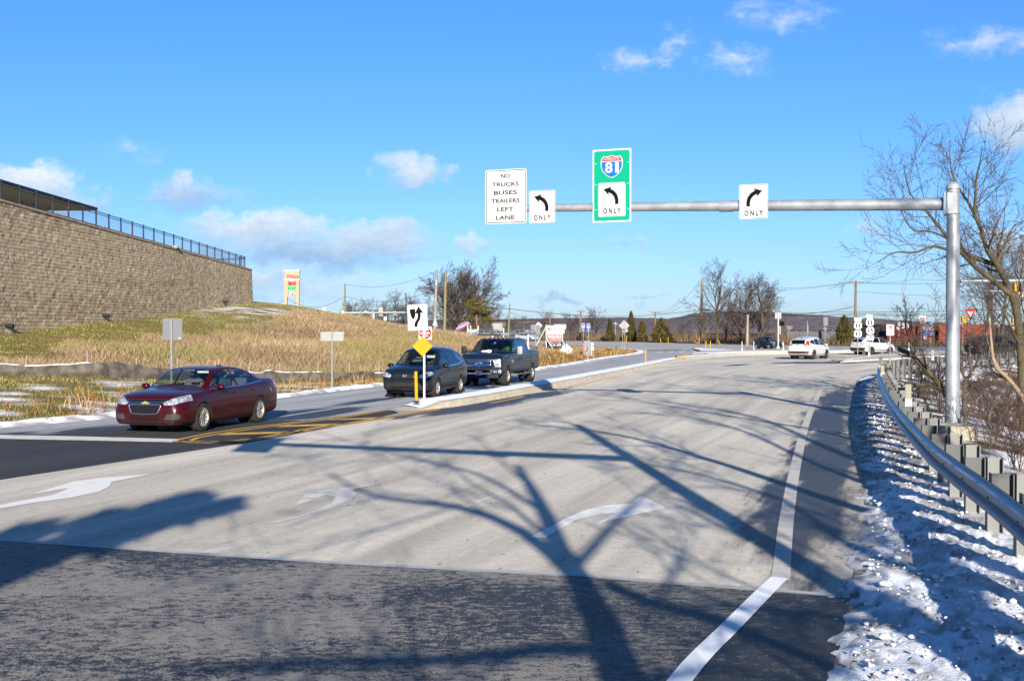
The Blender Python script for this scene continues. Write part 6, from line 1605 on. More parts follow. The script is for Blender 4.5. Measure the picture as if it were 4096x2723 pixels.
def us_assembly(label, sx, Y, name_s, name_rect, shields, extra=None, z0=.15):
 t, z = spost('route_marker', label, 'route marker', sx, 0, Y, z0)
 post(t, 0, -.1, zz(name_rect[2], Y, z), m_galv2, .055)
 x0, x1, y0, y1 = name_rect; w, h = px(x1 - x0, Y), px(y1 - y0, Y); cx, cz = px((x0 + x1) / 2 - sx, Y), zz((y0 + y1) / 2, Y, z)
 f = face(t, 'direction_plate', w, h, cx, cz, m_swhite, -.035, .03); edge(f, w, h, cx, cz, m_sblack, -.035, .02, .006, .008)
 legend(f, [(name_s[0], cx - w * .36, cz, h * .55, w * .16, .01), (name_s[1:], cx + w * .09, cz - h * .03, h * .44, w * .66, .01)], m_sblack, -.035)
 for num, (x0, x1, y0, y1) in shields:
  w, h = px(x1 - x0, Y), px(y1 - y0, Y); cx, cz = px((x0 + x1) / 2 - sx, Y), zz((y0 + y1) / 2, Y, z)
  f = face(t, 'route_shield', w, h, cx, cz, m_sblack, -.035, .03)
  s = symbol(f, [US_shield(w * .98, h * .96, cx, cz)], m_swhite, -.036, 'shield')
  legend(s, [(num[0], cx - w * .17, cz, h * .5, w * .13, .02), (num[1], cx + w * .17, cz, h * .5, w * (.13 if num[1] == '1' else .3), .02)], m_sblack, -.041)
 if extra:
  x0, x1, y0, y1 = extra; w, h = px(x1 - x0, Y), px(y1 - y0, Y); cx, cz = px((x0 + x1) / 2 - sx, Y), zz((y0 + y1) / 2, Y, z)
  f = face(t, 'arrow_plate', w, h, cx, cz, m_swhite, -.035, .03); edge(f, w, h, cx, cz, m_sblack, -.035, .02, .005, .008); symbol(f, [arrow_diag(cx, cz, h * .95)], m_sblack, -.035, 'arrow')
def q9(x0, x1, y0, y1): return (3390 + x0 / 7.84, 3390 + x1 / 7.84, 1240 + y0 / 7.84, 1240 + y1 / 7.84)
us_assembly('NORTH 11 and 15 route shields on a post left of the SOUTH ones', 3431, 86, 'NORTH', q9(200, 440, 235, 350), [('11', q9(190, 452, 362, 615)), ('15', q9(190, 452, 617, 872))])
us_assembly('SOUTH 11 and 15 route shields over a diagonal arrow plate', 3480, 88, 'SOUTH', q9(572, 815, 130, 250), [('11', q9(565, 828, 260, 515)), ('15', q9(578, 838, 520, 775))], q9(588, 825, 785, 950))
def i81(label, sx, Y, head, heady, shieldy, platey, w, kind, z0=None, lower=None, pm=None):
 t, z = spost('route_marker', label, 'route marker', sx, 0, Y, z0); W = px(w, Y)
 post(t, 0, -.4, zz(heady[0], Y, z), pm or m_woodp, .09)
 cz, h = zz(sum(heady) / 2, Y, z), px(heady[1] - heady[0], Y)
 f = face(t, 'direction_plate', W, h, 0, cz, m_sblue, -.06, .02); edge(f, W, h, 0, cz, m_swhite, -.06, .02, .012, .01); legend(f, [(head, 0, cz, h * .5, W * .8, .01)], m_swhite, -.06)
 cz, h = zz(sum(shieldy) / 2, Y, z), px(shieldy[1] - shieldy[0], Y); W2 = W * 1.12
 s = face(t, 'route_shield', 0, 0, 0, 0, m_swhite, -.06, poly=I_shield(W2, h, 0, cz))
 symbol(s, [[(x * W2, cz + q * h) for x, q in [(-.455, .2), (-.455, .0), (-.37, -.21), (-.20, -.38), (0, -.465), (.20, -.38), (.37, -.21), (.455, .0), (.455, .2)]]], m_sblue, -.061, 'blue_field')
 symbol(s, [[(x * W2, cz + q * h) for x, q in [(.43, .25), (.43, .33), (.355, .435), (.2, .405), (0, .46), (-.2, .405), (-.355, .435), (-.43, .33), (-.43, .25)]]], m_sred, -.061, 'red_field')
 legend(s, [('81', 0, cz - .06 * h, h * .5, W2 * .6, .03)], m_swhite, -.064)
 cz, h = zz(sum(platey) / 2, Y, z), px(platey[1] - platey[0], Y)
 f = face(t, 'arrow_plate', W, h, 0, cz, m_sblue, -.06, .02); edge(f, W, h, 0, cz, m_swhite, -.06, .02, .012, .01); symbol(f, [(arrow_up if kind == 'up' else arrow_bend)(0, cz, h * .85)], m_swhite, -.06, 'arrow')
 if lower:
  cz, h = zz(sum(lower) / 2, Y, z), px(lower[1] - lower[0], Y); f = face(t, 'lower_plate', W * .65, h, 0, cz, m_swhite, -.06, .02); symbol(f, [arrow_up(0, cz + h * .15, h * .6)], m_sblue, -.06, 'arrow')
i81('SOUTH 81 interstate shield with up arrow across the highway, behind the cabinet', 2333, 226, 'SOUTH', (1291.5, 1299.6), (1299.6, 1315), (1315.5, 1324.5), 14.5, 'up')
i81('NORTH 81 interstate shield with bent arrow across the highway, behind the cabinet', 2353.7, 224, 'NORTH', (1292, 1300), (1300, 1316), (1316.5, 1325.5), 14.5, 'bend')
i81('SOUTH 81 interstate shield with up arrows in front of the red boxcars', 3700.5, 141, 'SOUTH', (1289.4, 1300), (1300.5, 1326), (1327.5, 1341), 20, 'up', None, (1343, 1360))
i81('NORTH 81 interstate shield with bent arrow in front of the red boxcars', 3723.5, 141, 'NORTH', (1289.4, 1300), (1300.5, 1326), (1327.5, 1341), 20, 'bend')
def no_parking():
 Y = 47; t, z = spost('road_sign', 'NO PARKING ANY TIME sign with a crossed out P behind the guardrail', 'road sign', 3560, 0, Y, .1)
 w, h = px(32, Y), px(45.6, Y); cz = zz(1319, Y, z); post(t, 0, -.3, cz + h / 2, m_galv2, .05)
 f = face(t, 'sign_panel', w, h, 0, cz, m_swhite, -.035, .03); edge(f, w, h, 0, cz, m_sred, -.035, .025, .008, .008)
 c = cz + h * .2; r = w * .31
 mb = MB(); n = 28; A = [(r * math.cos(2 * math.pi * i / n), c + r * math.sin(2 * math.pi * i / n)) for i in range(n)]; B = [(r * .86 * math.cos(2 * math.pi * i / n), c + r * .86 * math.sin(2 * math.pi * i / n)) for i in range(n)]
 ring(mb, A, B, -.042); plate(mb, [(-r * .72, c + r * .62), (-r * .62, c + r * .72), (r * .72, c - r * .62), (r * .62, c - r * .72)], -.043, .001); mb.build('red_slash', m_sred, f)
 legend(f, [('P', .01, c, r * 1.25, r * .8, .03)], m_sblack, -.037, 'letter_p'); legend(f, [('ANY', 0, cz - h * .2, h * .10, w * .42, .01), ('TIME', 0, cz - h * .34, h * .10, w * .46, .01)], m_sred, -.035)
no_parking()
def slash_sign(label, sx, Y, rect, kind, base=None, pm=None, lower=None, z0=None, lean=0):
 t, z = spost('road_sign', label, 'road sign', sx, 0, Y, z0); x0, x1, y0, y1 = rect
 w, h = px(x1 - x0, Y), px(y1 - y0, Y); cx, cz = px((x0 + x1) / 2 - sx, Y), zz((y0 + y1) / 2, Y, z); post(t, 0, -.3, cz + h / 2, pm, .07)
 f = face(t, 'sign_panel', w, h, cx, cz, m_swhite, -.05, .03); r = min(w, h) * .44
 mb = MB(); n = 24; A = [(cx + r * math.cos(2 * math.pi * i / n), cz + r * math.sin(2 * math.pi * i / n)) for i in range(n)]; B = [(cx + r * .84 * math.cos(2 * math.pi * i / n), cz + r * .84 * math.sin(2 * math.pi * i / n)) for i in range(n)]
 ring(mb, A, B, -.058); plate(mb, [(cx - r * .74, cz + r * .58), (cx - r * .58, cz + r * .74), (cx + r * .74, cz - r * .58), (cx + r * .58, cz - r * .74)], -.059, .001); mb.build('red_slash', m_sred, f)
 s = r; q = [(-.42, -.6), (-.22, -.6), (-.22, .1), (.1, .18), (.1, .0), (.6, .28), (.1, .56), (.1, .38), (-.30, .30), (-.42, .12)] if kind == 'right' else [(-.1, -.6), (.1, -.6), (.1, .1), (-.1, .3), (-.1, .5), (-.4, .3), (-.1, .0), (-.1, .1)]
 symbol(f, [[(cx + a * s, cz + b * s) for a, b in q]], m_sblack, -.052, 'arrow')
 if lower: x0, x1, y0, y1 = lower; face(t, 'lower_plate', px(x1 - x0, Y), px(y1 - y0, Y), px((x0 + x1) / 2 - sx, Y), zz((y0 + y1) / 2, Y, z), m_swhite, -.05, .02)
 return t
slash_sign('no right turn sign on a dark green post', 3684, 110, (3677, 3702.4, 1262.4, 1290.5), 'right', pm=M('dark_green_post', (.02, .04, .025), .7), z0=.05)
slash_sign('tiny no turn sign over a white plate beside the NO PARKING sign', 3596, 150, (3589, 3602, 1289, 1305), 'left', lower=(3586, 3600, 1307, 1317.5))
def divided():
 Y = 138; t, z = spost('road_sign', 'white divided highway sign with crossing black arrows', 'road sign', 3620.5, 0, Y)
 w, h = px(27.4, Y), px(21.8, Y); cz = zz(1302.6, Y, z); post(t, 0, -.3, cz, w=.07)
 f = face(t, 'sign_panel', w, h, 0, cz, m_swhite, -.05, .03); edge(f, w, h, 0, cz, m_sblack, -.05, .02, .008, .01); mb = MB()
 plate(mb, [(-.30, cz + .05), (.25, cz + .05), (.25, cz + .085), (-.30, cz + .085)], -.054, .002); plate(mb, [(-.25, cz - .085), (.30, cz - .085), (.30, cz - .05), (-.25, cz - .05)], -.054, .002); plate(mb, [(.0, cz - .14), (.035, cz - .14), (.035, cz + .14), (0, cz + .14)], -.055, .002)
 plate(mb, [(-.36, cz + .068), (-.28, cz + .02), (-.28, cz + .115)], -.054, .002); plate(mb, [(.36, cz - .068), (.28, cz - .02), (.28, cz - .115)][::-1], -.054, .002); mb.build('symbol', m_sblack, f)
 legend(f, [('DIVIDED', 0, cz + h * .36, h * .12, w * .5), ('HIGHWAY', 0, cz - h * .36, h * .12, w * .62)], m_sblack, -.05)
divided()
def yield_sign():
 Y = 88; t, z = spost('road_sign', 'red and white triangular YIELD sign among the bare trees', 'road sign', 3880, 0, Y)
 w, h = px(44, Y), px(50, Y) * .9; ct = zz(1237, Y, z); post(t, 0, -.5, ct - h * .3, M('dark_green_post', (.02, .04, .025), .7), .06)
 tri = lambda s, o: [(0, ct - h * (1 - o) + 0), (w / 2 * s, ct - o * h * .45), (-w / 2 * s, ct - o * h * .45)]
 f = face(t, 'sign_panel', 0, 0, 0, 0, m_sred, -.05, poly=rpoly([(0, ct - h), (w / 2, ct), (-w / 2, ct)], .06, 3))
 symbol(f, [[(0, ct - h * .70), (w * .27, ct - h * .20), (-w * .27, ct - h * .20)]], m_swhite, -.05, 'white_field')
 legend(f, [('YIELD', 0, ct - h * .29, h * .09, w * .34, .01)], m_sred, -.054)
yield_sign()
def marker(kind, proto=[None, None]):
 i = 0 if kind == 'yellow' else 1
 return i
m_ymark = M('yellow_marker_plastic', (.37, .20, .0), .6, var=.06, spec=.15); m_wmark = M('white_marker_plastic', (.36, .36, .34), .6, var=.06, spec=.15); m_gmark = M('olive_grey_marker', (.14, .135, .09), .6)
MARK = {}
def put_marker(kind, label, loc, h, lean=(0, 0), rz=0):
 if kind not in MARK:
  t = thing('marker_post', label, 'marker post', (0, 0, 0));
  if kind == 'yellow':
   mb = MB(); mb.tube([(0, 0, .03), (0, 0, .5), (0, 0, 1.0)], [.045, .047, .045], 12); mb.build('post', m_ymark, t, smooth='auto'); mb = MB(); mb.lathe([(.12, 0), (.11, .02), (.05, .05), (.045, .05)], 14); mb.build('base', C_black, t)
  elif kind == 'white':
   mb = MB(); mb.tube([(0, 0, .0), (0, 0, .18), (0, 0, .22), (0, 0, 1.0)], [.09, .07, .045, .042], 12); mb.build('post', m_wmark, t, smooth='auto'); mb = MB(); mb.box((0, 0, .01), (.2, .2, .02)); mb.build('base', m_wmark, t)
  else:
   mb = MB(); mb.box((0, 0, .62), (.115, .02, .72), bev=.006); mb.build('blade', m_gmark, t); mb = MB(); mb.box((0, -.002, .20), (.12, .022, .36), bev=.006); mb.box((0, 0, .02), (.15, .05, .06), bev=.01); mb.build('reflective_band', m_wmark, t); mb = MB(); mb.box((0, 0, .985), (.125, .03, .045)); mb.build('cap', C_black, t)
  MARK[kind] = t; o = t
 else: o = dup(MARK[kind])
 o['label'] = label; o.location = loc; o.scale = (1, 1, h) if kind != 'rail' else (1, 1, h)
 o.rotation_euler = (lean[1], lean[0], rz)
 o['group'] = {'yellow': 'yellow flexible marker posts', 'white': 'white flexible marker posts', 'rail': 'olive and white blade markers'}[kind]
 return o
def mk(kind, label, sx, sb, stop, z0=0.0, lean=(0, 0), Y=None):
 p = G(sx, sb, z0) if Y is None else P(sx, sb, Y); h = (sb - stop) / FPX * p.y
 return put_marker(kind, label, tuple(p), h, lean)
p = G(1666, 1608, .17); put_marker('yellow', 'yellow marker post beside the keep right sign on the median nose', tuple(p), .86, (-.02, 0))
mk('yellow', 'yellow marker post standing alone midway along the median', 2582, 1455, 1396, .17)
mk('yellow', 'yellow marker post leaning left in front of the round cedar', 2646, 1376, 1353, .02, (-.25, 0))
mk('yellow', 'upright yellow marker post in front of the round cedar', 2672.5, 1378, 1348, .02)
mk('yellow', 'left one of the yellow post pair on the snowy splitter island', 2822, 1394, 1363, .13, (.10, 0))
mk('yellow', 'right one of the yellow post pair on the snowy splitter island', 2840, 1397, 1364, .13, (.06, 0))
mk('yellow', 'yellow marker post tilted left beyond the splitter island pair', 2883, 1383, 1357, .02, (-.42, 0))
mk('yellow', 'yellow marker post behind the aluminium diamond sign back', 2505, 1378, 1343, .02, (.06, 0))
put_marker('yellow', 'knocked down yellow marker lying on the median snow', tuple(G(2704, 1429, .25)), .9, (1.45, 0), .3)
put_marker('yellow', 'knocked down yellow marker lying beyond the splitter island', tuple(G(2798, 1376, .06)), 1.0, (1.2, 0), 2.4)
mk('white', 'white marker post left of the charcoal sedan on the island', 2968, 1402, 1365, .13)
mk('white', 'white marker post in front of the charcoal sedan rear wheel', 3015, 1398, 1365, .13)
mk('white', 'white marker post right of the signal pole', 3133, 1399, 1366, .13)
mk('rail', 'blade marker beside the SOUTH route post', 3476, 1427, 1381, .15)
mk('rail', 'blade marker on the island right of the NO PARKING sign', 3636, 1400, 1369, .15)
# ================================================================ wall, fences, rail, masts, poles, train
def guardrail():
 root = thing('guardrail', 'galvanised steel guardrail curving along the snowy shoulder and round the corner', 'guardrail')
 ln = RAIL; m_rail = M('guardrail_steel', (.30, .33, .36), .4, .6, .15, 3)
 prof = [(.0, -.155), (.012, -.14), (.012, -.125), (-.07, -.10), (-.07, -.055), (.0, -.025), (.0, .025), (-.07, .055), (-.07, .10), (.012, .125), (.012, .14), (.0, .155)]
 k = len(prof); vs = []; zc = RAIL_Z - .155
 for i, p in enumerate(ln):
  t = (ln[min(i + 1, len(ln) - 1)] - ln[max(i - 1, 0)]).normalized(); n = Vector((t.y, -t.x, 0))      # n points away from the road
  for d, z in prof: q = p + n * d; vs.append((q.x, q.y, zc + z))
 mb = MB(); mb.add(vs, [(i * k + j, i * k + j + 1, (i + 1) * k + j + 1, (i + 1) * k + j) for i in range(len(ln) - 1) for j in range(k - 1)])
 rail = mb.build('rail', m_rail, root, smooth='auto')
 d = np.concatenate([[0], np.cumsum([(b - a).length for a, b in zip(ln[:-1], ln[1:])])])
 def at(s):
  s = min(max(s, 0), d[-1] - .01); i = int(np.searchsorted(d, s)) - 1; i = max(0, min(i, len(ln) - 2)); u = (s - d[i]) / (d[i + 1] - d[i])
  t = (ln[i + 1] - ln[i]).normalized(); return ln[i].lerp(ln[i + 1], u), t
 s = 4.0; proto = None; m_pf = M('galvanised_post', (.11,.112,.108), .6, .25, .15, 4); m_bl = M('blockout_steel', (.055,.057,.056), .65, .2, .2, 4); count = 0
 slots = []
 while s < d[-1] - 1 and count < 96:
  p, t = at(s); slots.append((p, t)); s += 1.42 if p.y < 47 else 1.9; count += 1
 for p, t in slots:
  n = Vector((t.y, -t.x, 0)); a = math.atan2(n.y, n.x)
  if proto is None:
   mb = MB()                                                        # H section, its web along n
   for e in (.0, .15): mb.box((.24 + e, 0, .10), (.010, .15, 1.5))
   mb.box((.315, 0, .10), (.14, .008, 1.5)); proto = mb.build('post', m_pf, root)
   mb = MB()
   for e in (.02, .21): mb.box((e, 0, .67), (.010, .15, .36))
   mb.box((.115, 0, .67), (.18, .008, .36)); b = mb.build('blockout', m_bl, proto)
   o = proto
  else: o = dup(proto, parent=root)
  o.location = (p.x, p.y, 0); o.rotation_euler = (0, 0, a)
 mb = MB(); mb.lathe([(0, -.012), (.012, -.010), (.016, 0)], 8, c=(0, 0, 0), axis='x'); bp = mb.build('bolt', C_black, root); first = True
 for p, t in slots[:26]:
  n = Vector((t.y, -t.x, 0)); a = math.atan2(n.y, n.x)
  o = bp if first else dup(bp, parent=root); first = False
  q = p - n * .004; o.location = (q.x, q.y, zc); o.rotation_euler = (0, 0, a)
 return slots
slots = guardrail()
def rail_marker(label, sx, sy0, sy1, Y):
 p = P(sx, sy1, Y); h = (sy1 - sy0) / FPX * Y; put_marker('rail', label, (p.x, p.y, p.z), h)
rail_marker('nearest blade marker standing on the guardrail', 3632.7, 1532, 1633, 21.5)
rail_marker('pair of blade markers at the guardrail bend, the nearer', 3530, 1458, 1511, 36)
rail_marker('farthest blade marker at the guardrail bend, the left of a pair', 3523, 1430, 1474, 43)
rail_marker('blade marker clipped to the far run of guardrail left of the steel pole', 3730, 1396, 1441, 59)
def wall():
 root = thing('retaining_wall', 'tall tan split face block retaining wall on the hill', 'retaining wall', (0, 0, 0))
 Y0, Y1 = 48.0, 110.2; cw, ch = .45, .20
 yb = np.array([40, 62, 75, 86, 98, 108.8, 130]); zb = np.array([.6, 1.75, 2.45, 3.2, 3.9, 4.4, 4.5])
 ztop = lambda y: np.interp(y, [45, 62, 109], [9.35, 9.1, 7.72])
 nu, nv = int((Y1 - Y0) / (cw / 4)), int(9.3 / (ch / 4))
 u = np.linspace(Y0, Y1, nu); v = np.arange(nv) * (ch / 4)
 U, V = np.meshgrid(u, v)
 row = np.floor(V / ch); off = (row % 2) * cw / 2; col = np.floor((U + off) / cw)
 fu = ((U + off) / cw) % 1; fv = (V / ch) % 1
 rnd = _hash(col, row, 3); r2 = _hash(col, row, 9); r3 = _hash(col, row, 15)
 edge_ = np.minimum(np.minimum(fu, 1 - fu) * cw, np.minimum(fv, 1 - fv) * ch)
 hj = np.minimum(fv, 1 - fv) * ch; groove = np.where(hj < .02, -.016, np.where(edge_ < .02, -.004, 0))
 dep = .02 * (rnd - .5) + groove + .03 * (fbm(U * 4.1, V * 6.3, 3, 33) - .5) + .03 * (r2 - .5) * (fu - .5) + .02 * (r3 - .5) * (fv - .5)
 bend = np.maximum(0, U - 109.0); cx = -.35 * bend ** 2.2
 X = wX(U) + dep + cx - .045 * V
 top = ztop(U); bot = np.interp(U, yb, zb) - .6
 Z = bot + (top - bot) * np.clip((V - 0) / 9.3, 0, 1) * 0 + V
 keepv = V
 Zc = np.minimum(Z * 0 + V + np.interp(U, yb, zb) * 0, top)
 c0 = np.array([.49, .375, .235]); c1 = np.array([.35, .24, .15]); c2 = np.array([.60, .48, .32])
 band = fbm(V * 1.3, U * .05, 3, 37)
 C = c0 + (c1 - c0) * np.clip((r2 - .55) * 2 + (band - .5) * 2.0, 0, 1)[..., None]; C = C + (c2 - C) * np.clip((r3 - .7) * 2.5, 0, 1)[..., None]
 C = C * (.75 + .5 * fbm(U * 3, V * 5, 3, 39))[..., None] * np.where(edge_ < .02, .72, 1)[..., None]
 m, nt, b = new_mat('split_face_block'); at = nd(nt, 'ShaderNodeVertexColor', layer_name='tint'); tc = nt.nodes.new('ShaderNodeTexCoord')
 f = noise(nt, tc.outputs['Object'], 9, 5, .7)
 nt.links.new(mixc(nt, .8, at.outputs[0], ramp(nt, f, [(.3, .7), (.7, 1.3)]), 'MULTIPLY'), b.inputs['Base Color']); b.inputs['Roughness'].default_value = .95; b.inputs['Specular IOR Level'].default_value = .1
 bn = nd(nt, 'ShaderNodeBump', i_Distance=0.02); nt.links.new(f, bn.inputs['Height']); nt.links.new(bn.outputs[0], b.inputs['Normal'])
 F = grid_faces(nv, nu)
 vz = Zc; P_ = np.stack([X, U, vz], -1).reshape(-1, 3)
 okf = (V.reshape(-1)[F[:, 0]] < top.reshape(-1)[F[:, 0]] + .02) & (V.reshape(-1)[F[:, 2]] > np.interp(U, yb, zb).reshape(-1)[F[:, 0]] - 1.2)
 np_mesh('wall_face', P_, F[okf], m, root, cols=C.reshape(-1, 3), smooth=False)
 mb = MB(); zt = 7.72; x0 = wX(110.2)
 pts = [(x0 - .5, 110.2), (x0 - 4, 112), (x0 - 16, 115.4)]
 for (x0, y0), (x1, y1) in zip(pts[:-1], pts[1:]): mb.add([(x0 - .2, y0, 2), (x1 - .2, y1, 2), (x1 - .6, y1, zt), (x0 - .35, y0, zt)], [(0, 1, 2, 3)])
 mb.build('wall_return', M('wall_return_block', (.34, .24, .165), .95, var=.4, scale=4, bump=.03, bscale=8), root)
 mb = MB(); yk = np.linspace(Y0, 110.2, 90)
 vs = []
 for y in yk:
  z = float(ztop(y)); x = wX(y) - .045 * z + float(-.35 * max(0, y - 109.0) ** 2.2)
  for a, bz in ((.05, -.02), (.05, .10), (-.35, .10), (-.35, -.02)): vs.append((x + a, y, z + bz))
 mb.add(vs, [(4 * i + j, 4 * i + 4 + j, 4 * i + 4 + (j + 1) % 4, 4 * i + (j + 1) % 4) for i in range(89) for j in range(4)])
 mb.build('coping', M('wall_coping', (.40,.275,.19), .95, var=.3, scale=2), root)
 for sx, sy in ((30, 1302), (420, 1262), (902, 1206)):
  Y = wY(sx); z = P(sx, sy, Y).z; x = wX(Y) - .045 * z
  mb = MB(); mb.tube([(x - .1, Y, z + .02), (x + .42, Y, z - .02)], [.11, .11], 14); mb.tube([(x + .36, Y, z - .02), (x + .43, Y, z - .025)], [.125, .125], 14); mb.build('drain_pipe', C_black, root, smooth='auto')
 return ztop
WALLTOP = wall()
def wall_fence():
 xs_ = [-140, -60, 25, 175, 305, 435, 560, 673, 778, 878, 973, 1063, 1150, 1232, 1312, 1388, 1456, 1524, 1588, 1650, 1710, 1766, 1821, 1874, 1915, 1945]
 m_f = M('dark_blue_fence_metal', (.008, .014, .026), .45, .2, spec=.25)
 root = thing('fence', 'dark metal picket fence along the top of the block wall', 'fence', (0, 0, 0)); H = 1.02; pts = []
 for x in xs_: Y = wY(x / 1.96) + .9; pts.append(Vector((wX(Y) - .55, Y, float(WALLTOP(Y)) + .08)))
 q = pts[-1]; pts += [q + Vector(d) for d in ((-.8, 1.3, 0), (-2.6, 2.6, 0), (-5, 3.6, 0), (-7.4, 4.4, 0))]
 for i, p in enumerate(pts):
  mb = MB(); mb.box(p + Vector((0, 0, H / 2)), (.085, .085, H)); mb.box(p + Vector((0, 0, H + .02)), (.10, .10, .05)); mb.build('post', m_f, root)
 for a, b in zip(pts[:-1], pts[1:]):
  mb = MB(); d = (b - a); L = d.length
  for z, r in ((H - .03, .028), (H - .17, .022), (.1, .022)): mb.tube([a + Vector((0, 0, z)), b + Vector((0, 0, z))], r, 4)
  n = max(4, int(L / .06))
  for i in range(1, n):
   q = a + d * (i / n); mb.add([q + Vector((.0, -.008, .1)), q + Vector((0, .008, .1)), q + Vector((0, .008, H)), q + Vector((0, -.008, H))], [(0, 1, 2, 3)])
  mb.build('panel', m_f, root)
wall_fence()
def canopy():
 root = thing('station_canopy', 'long flat fuel station canopy on columns behind the wall top fence', 'canopy', (-41, 100, 8.4))
 mu = M('canopy_soffit', (.62, .62, .60), .6, var=.08); mf = M('canopy_fascia', (.012, .013, .016), .5, spec=.2)
 mb = MB(); mb.box((-8, -10, 5.24), (18, 46, .08)); mb.build('soffit', mu, root)
 mb = MB(); mb.box((-8, -10, 5.40), (18.3, 46.3, .22)); mb.build('roof', mf, root)
 for x, y in ((-2.0, 6), (-2.0, -6), (-2, -18), (-13, 6), (-13, -6), (-13, -18)):
  mb = MB(); mb.box((x, y, 2.6), (.42, .42, 5.2), bev=.03); c = mb.build('column', M('pale_column', (.25, .26, .27), .6), root)
  mb = MB(); mb.tube([(x, y, 3.9), (x + .0, y + 3.5, 5.15)], .06, 6); mb.tube([(x, y, 3.9), (x, y - 3.5, 5.15)], .06, 6); mb.tube([(x, y - 3.5, 4.3), (x, y + 3.5, 4.3)], .05, 6); mb.build('brace', m_galv2, c)
 return root
canopy()
k = (416 - 2048) / FPX; Y = 86.0
t = thing('bollard_light', 'slim white light post behind the dark wall top fence', 'light post', (k * Y, Y, 8.6)); mb = MB(); mb.tube([(0, 0, 0), (0, 0, 1.05)], .07, 10); mb.build('post', m_wpost, t, smooth='auto'); mb = MB(); mb.lathe([(0, .16), (.06, .15), (.09, .08), (.09, 0)], 12, c=(0, 0, 1.04)); mb.build('lamp_head', m_galv, t, smooth='auto')
def stone():
 bm = bmesh.new(); bmesh.ops.create_icosphere(bm, subdivisions=2, radius=.28)
 for v in bm.verts: v.co *= .8 + .4 * float(vnoise(np.array(v.co.x * 6 + 3), np.array(v.co.y * 6 + v.co.z * 4), 2)); v.co.z *= .55
 me = bpy.data.meshes.new('stone'); bm.to_mesh(me); bm.free(); me.materials.append(m_conc); o = bpy.data.objects.new('stone', me); COL.objects.link(o)
 Y = wY(724); o.location = (wX(Y) - .42, Y, float(WALLTOP(Y)) + .16); tag(o, 'pale stone resting on the wall coping under the fence', 'stone')
stone()
SILT = [Vector((*pz(-160, 858, 36)[:2], 0)), Vector((*pz(0, 862, 38)[:2], 0)), Vector((*pz(214, 868, 40)[:2], 0)), Vector((*pz(357, 874, 42.5)[:2], 0)), Vector((*pz(640, 880, 49)[:2], 0)), Vector((*pz(890, 868, 55)[:2], 0)), Vector((-1.6, 66, 0))]
def silt():
 ln = resample(SILT, .14); root = thing('silt_fence', 'sagging black fabric silt fence with wooden stakes along the foot of the hill', 'silt fence')
 vs = []; k = 6
 for i, p in enumerate(ln):
  t = (ln[min(i + 1, len(ln) - 1)] - ln[max(i - 1, 0)]).normalized(); n = Vector((t.y, -t.x, 0)); s = i * .14
  g = land1(p.x, p.y); h = .50 * (.30 + 1.15 * float(fbm(np.array(s * .30), np.array(1.7), 4, 7))) * (1 if p.y < 54 else .75)
  for j in range(k):
   u = j / (k - 1); q = p + n * (.16 * math.sin(u * 2.6) + .22 * (float(fbm(np.array(s * 1.6), np.array(u * 2.0), 3, 11)) - .5) * 2 * (u + .2) + .10 * (1 - u) ** 2)
   vs.append((q.x, q.y, g - .05 + h * u))
 mb = MB(); mb.add(vs, [(i * k + j, (i + 1) * k + j, (i + 1) * k + j + 1, i * k + j + 1) for i in range(len(ln) - 1) for j in range(k - 1)])
 mb.build('fabric', M('dusty_black_fabric', (.085, .072, .056), .95, var=.55, scale=3, bump=.03, bscale=9), root, smooth=True)
 i = 0; rng = random.Random(4)
 while i < len(ln) - 16:
  L = rng.randint(6, 22)
  if rng.random() < .4:
   mb = MB(); seg = [Vector(vs[j * k + k - 1]) + Vector((0, 0, .012)) for j in range(i, min(i + L, len(ln)))]
   if len(seg) > 2: mb.tube(seg, [.005] + [.010 + .014 * rng.random() for _ in seg[2:]] + [.005], 5); mb.build('snow_cap', m_snow, root, smooth=True)
  i += L
 sp = 0; proto = None
 for j in range(8, len(ln), 15):
  p = ln[j]; g = land1(p.x, p.y); h = .62 + .25 * rng.random()
  if proto is None: mb = MB(); mb.box((0, 0, .5), (.045, .03, 1.0)); proto = mb.build('stake', m_woodp, root); o = proto
  else: o = dup(proto, parent=root)
  o.location = (p.x - .08, p.y + .06, g); o.scale = (1, 1, h); o.rotation_euler = (rng.uniform(-.08, .08), rng.uniform(-.1, .1), 0)
silt()
def seg_digit(mb, ch, x, z, w, h, y, th):
 S = {'0': 'abcdef', '1': 'bc', '2': 'abged', '3': 'abgcd', '4': 'fgbc', '5': 'afgcd', '6': 'afgedc', '7': 'abc', '8': 'abcdefg', '9': 'abcdfg'}[ch]
 hw, hh = w / 2, h / 2
 seg = dict(a=(0, hh - th / 2, w, th), d=(0, -hh + th / 2, w, th), g=(0, 0, w, th), f=(-hw + th / 2, hh / 2, th, hh), b=(hw - th / 2, hh / 2, th, hh), e=(-hw + th / 2, -hh / 2, th, hh), c=(hw - th / 2, -hh / 2, th, hh))
 for s in S:
  cx, cz, ww, hh2 = seg[s]; mb.box((x + cx, y, z + cz), (ww * .94, .012, hh2 * .94))
def emit(name, col, st):
 m, nt, b = new_mat(name); b.inputs['Base Color'].default_value = (*col, 1); b.inputs['Emission Color'].default_value = (*col, 1); b.inputs['Emission Strength'].default_value = st
 return m
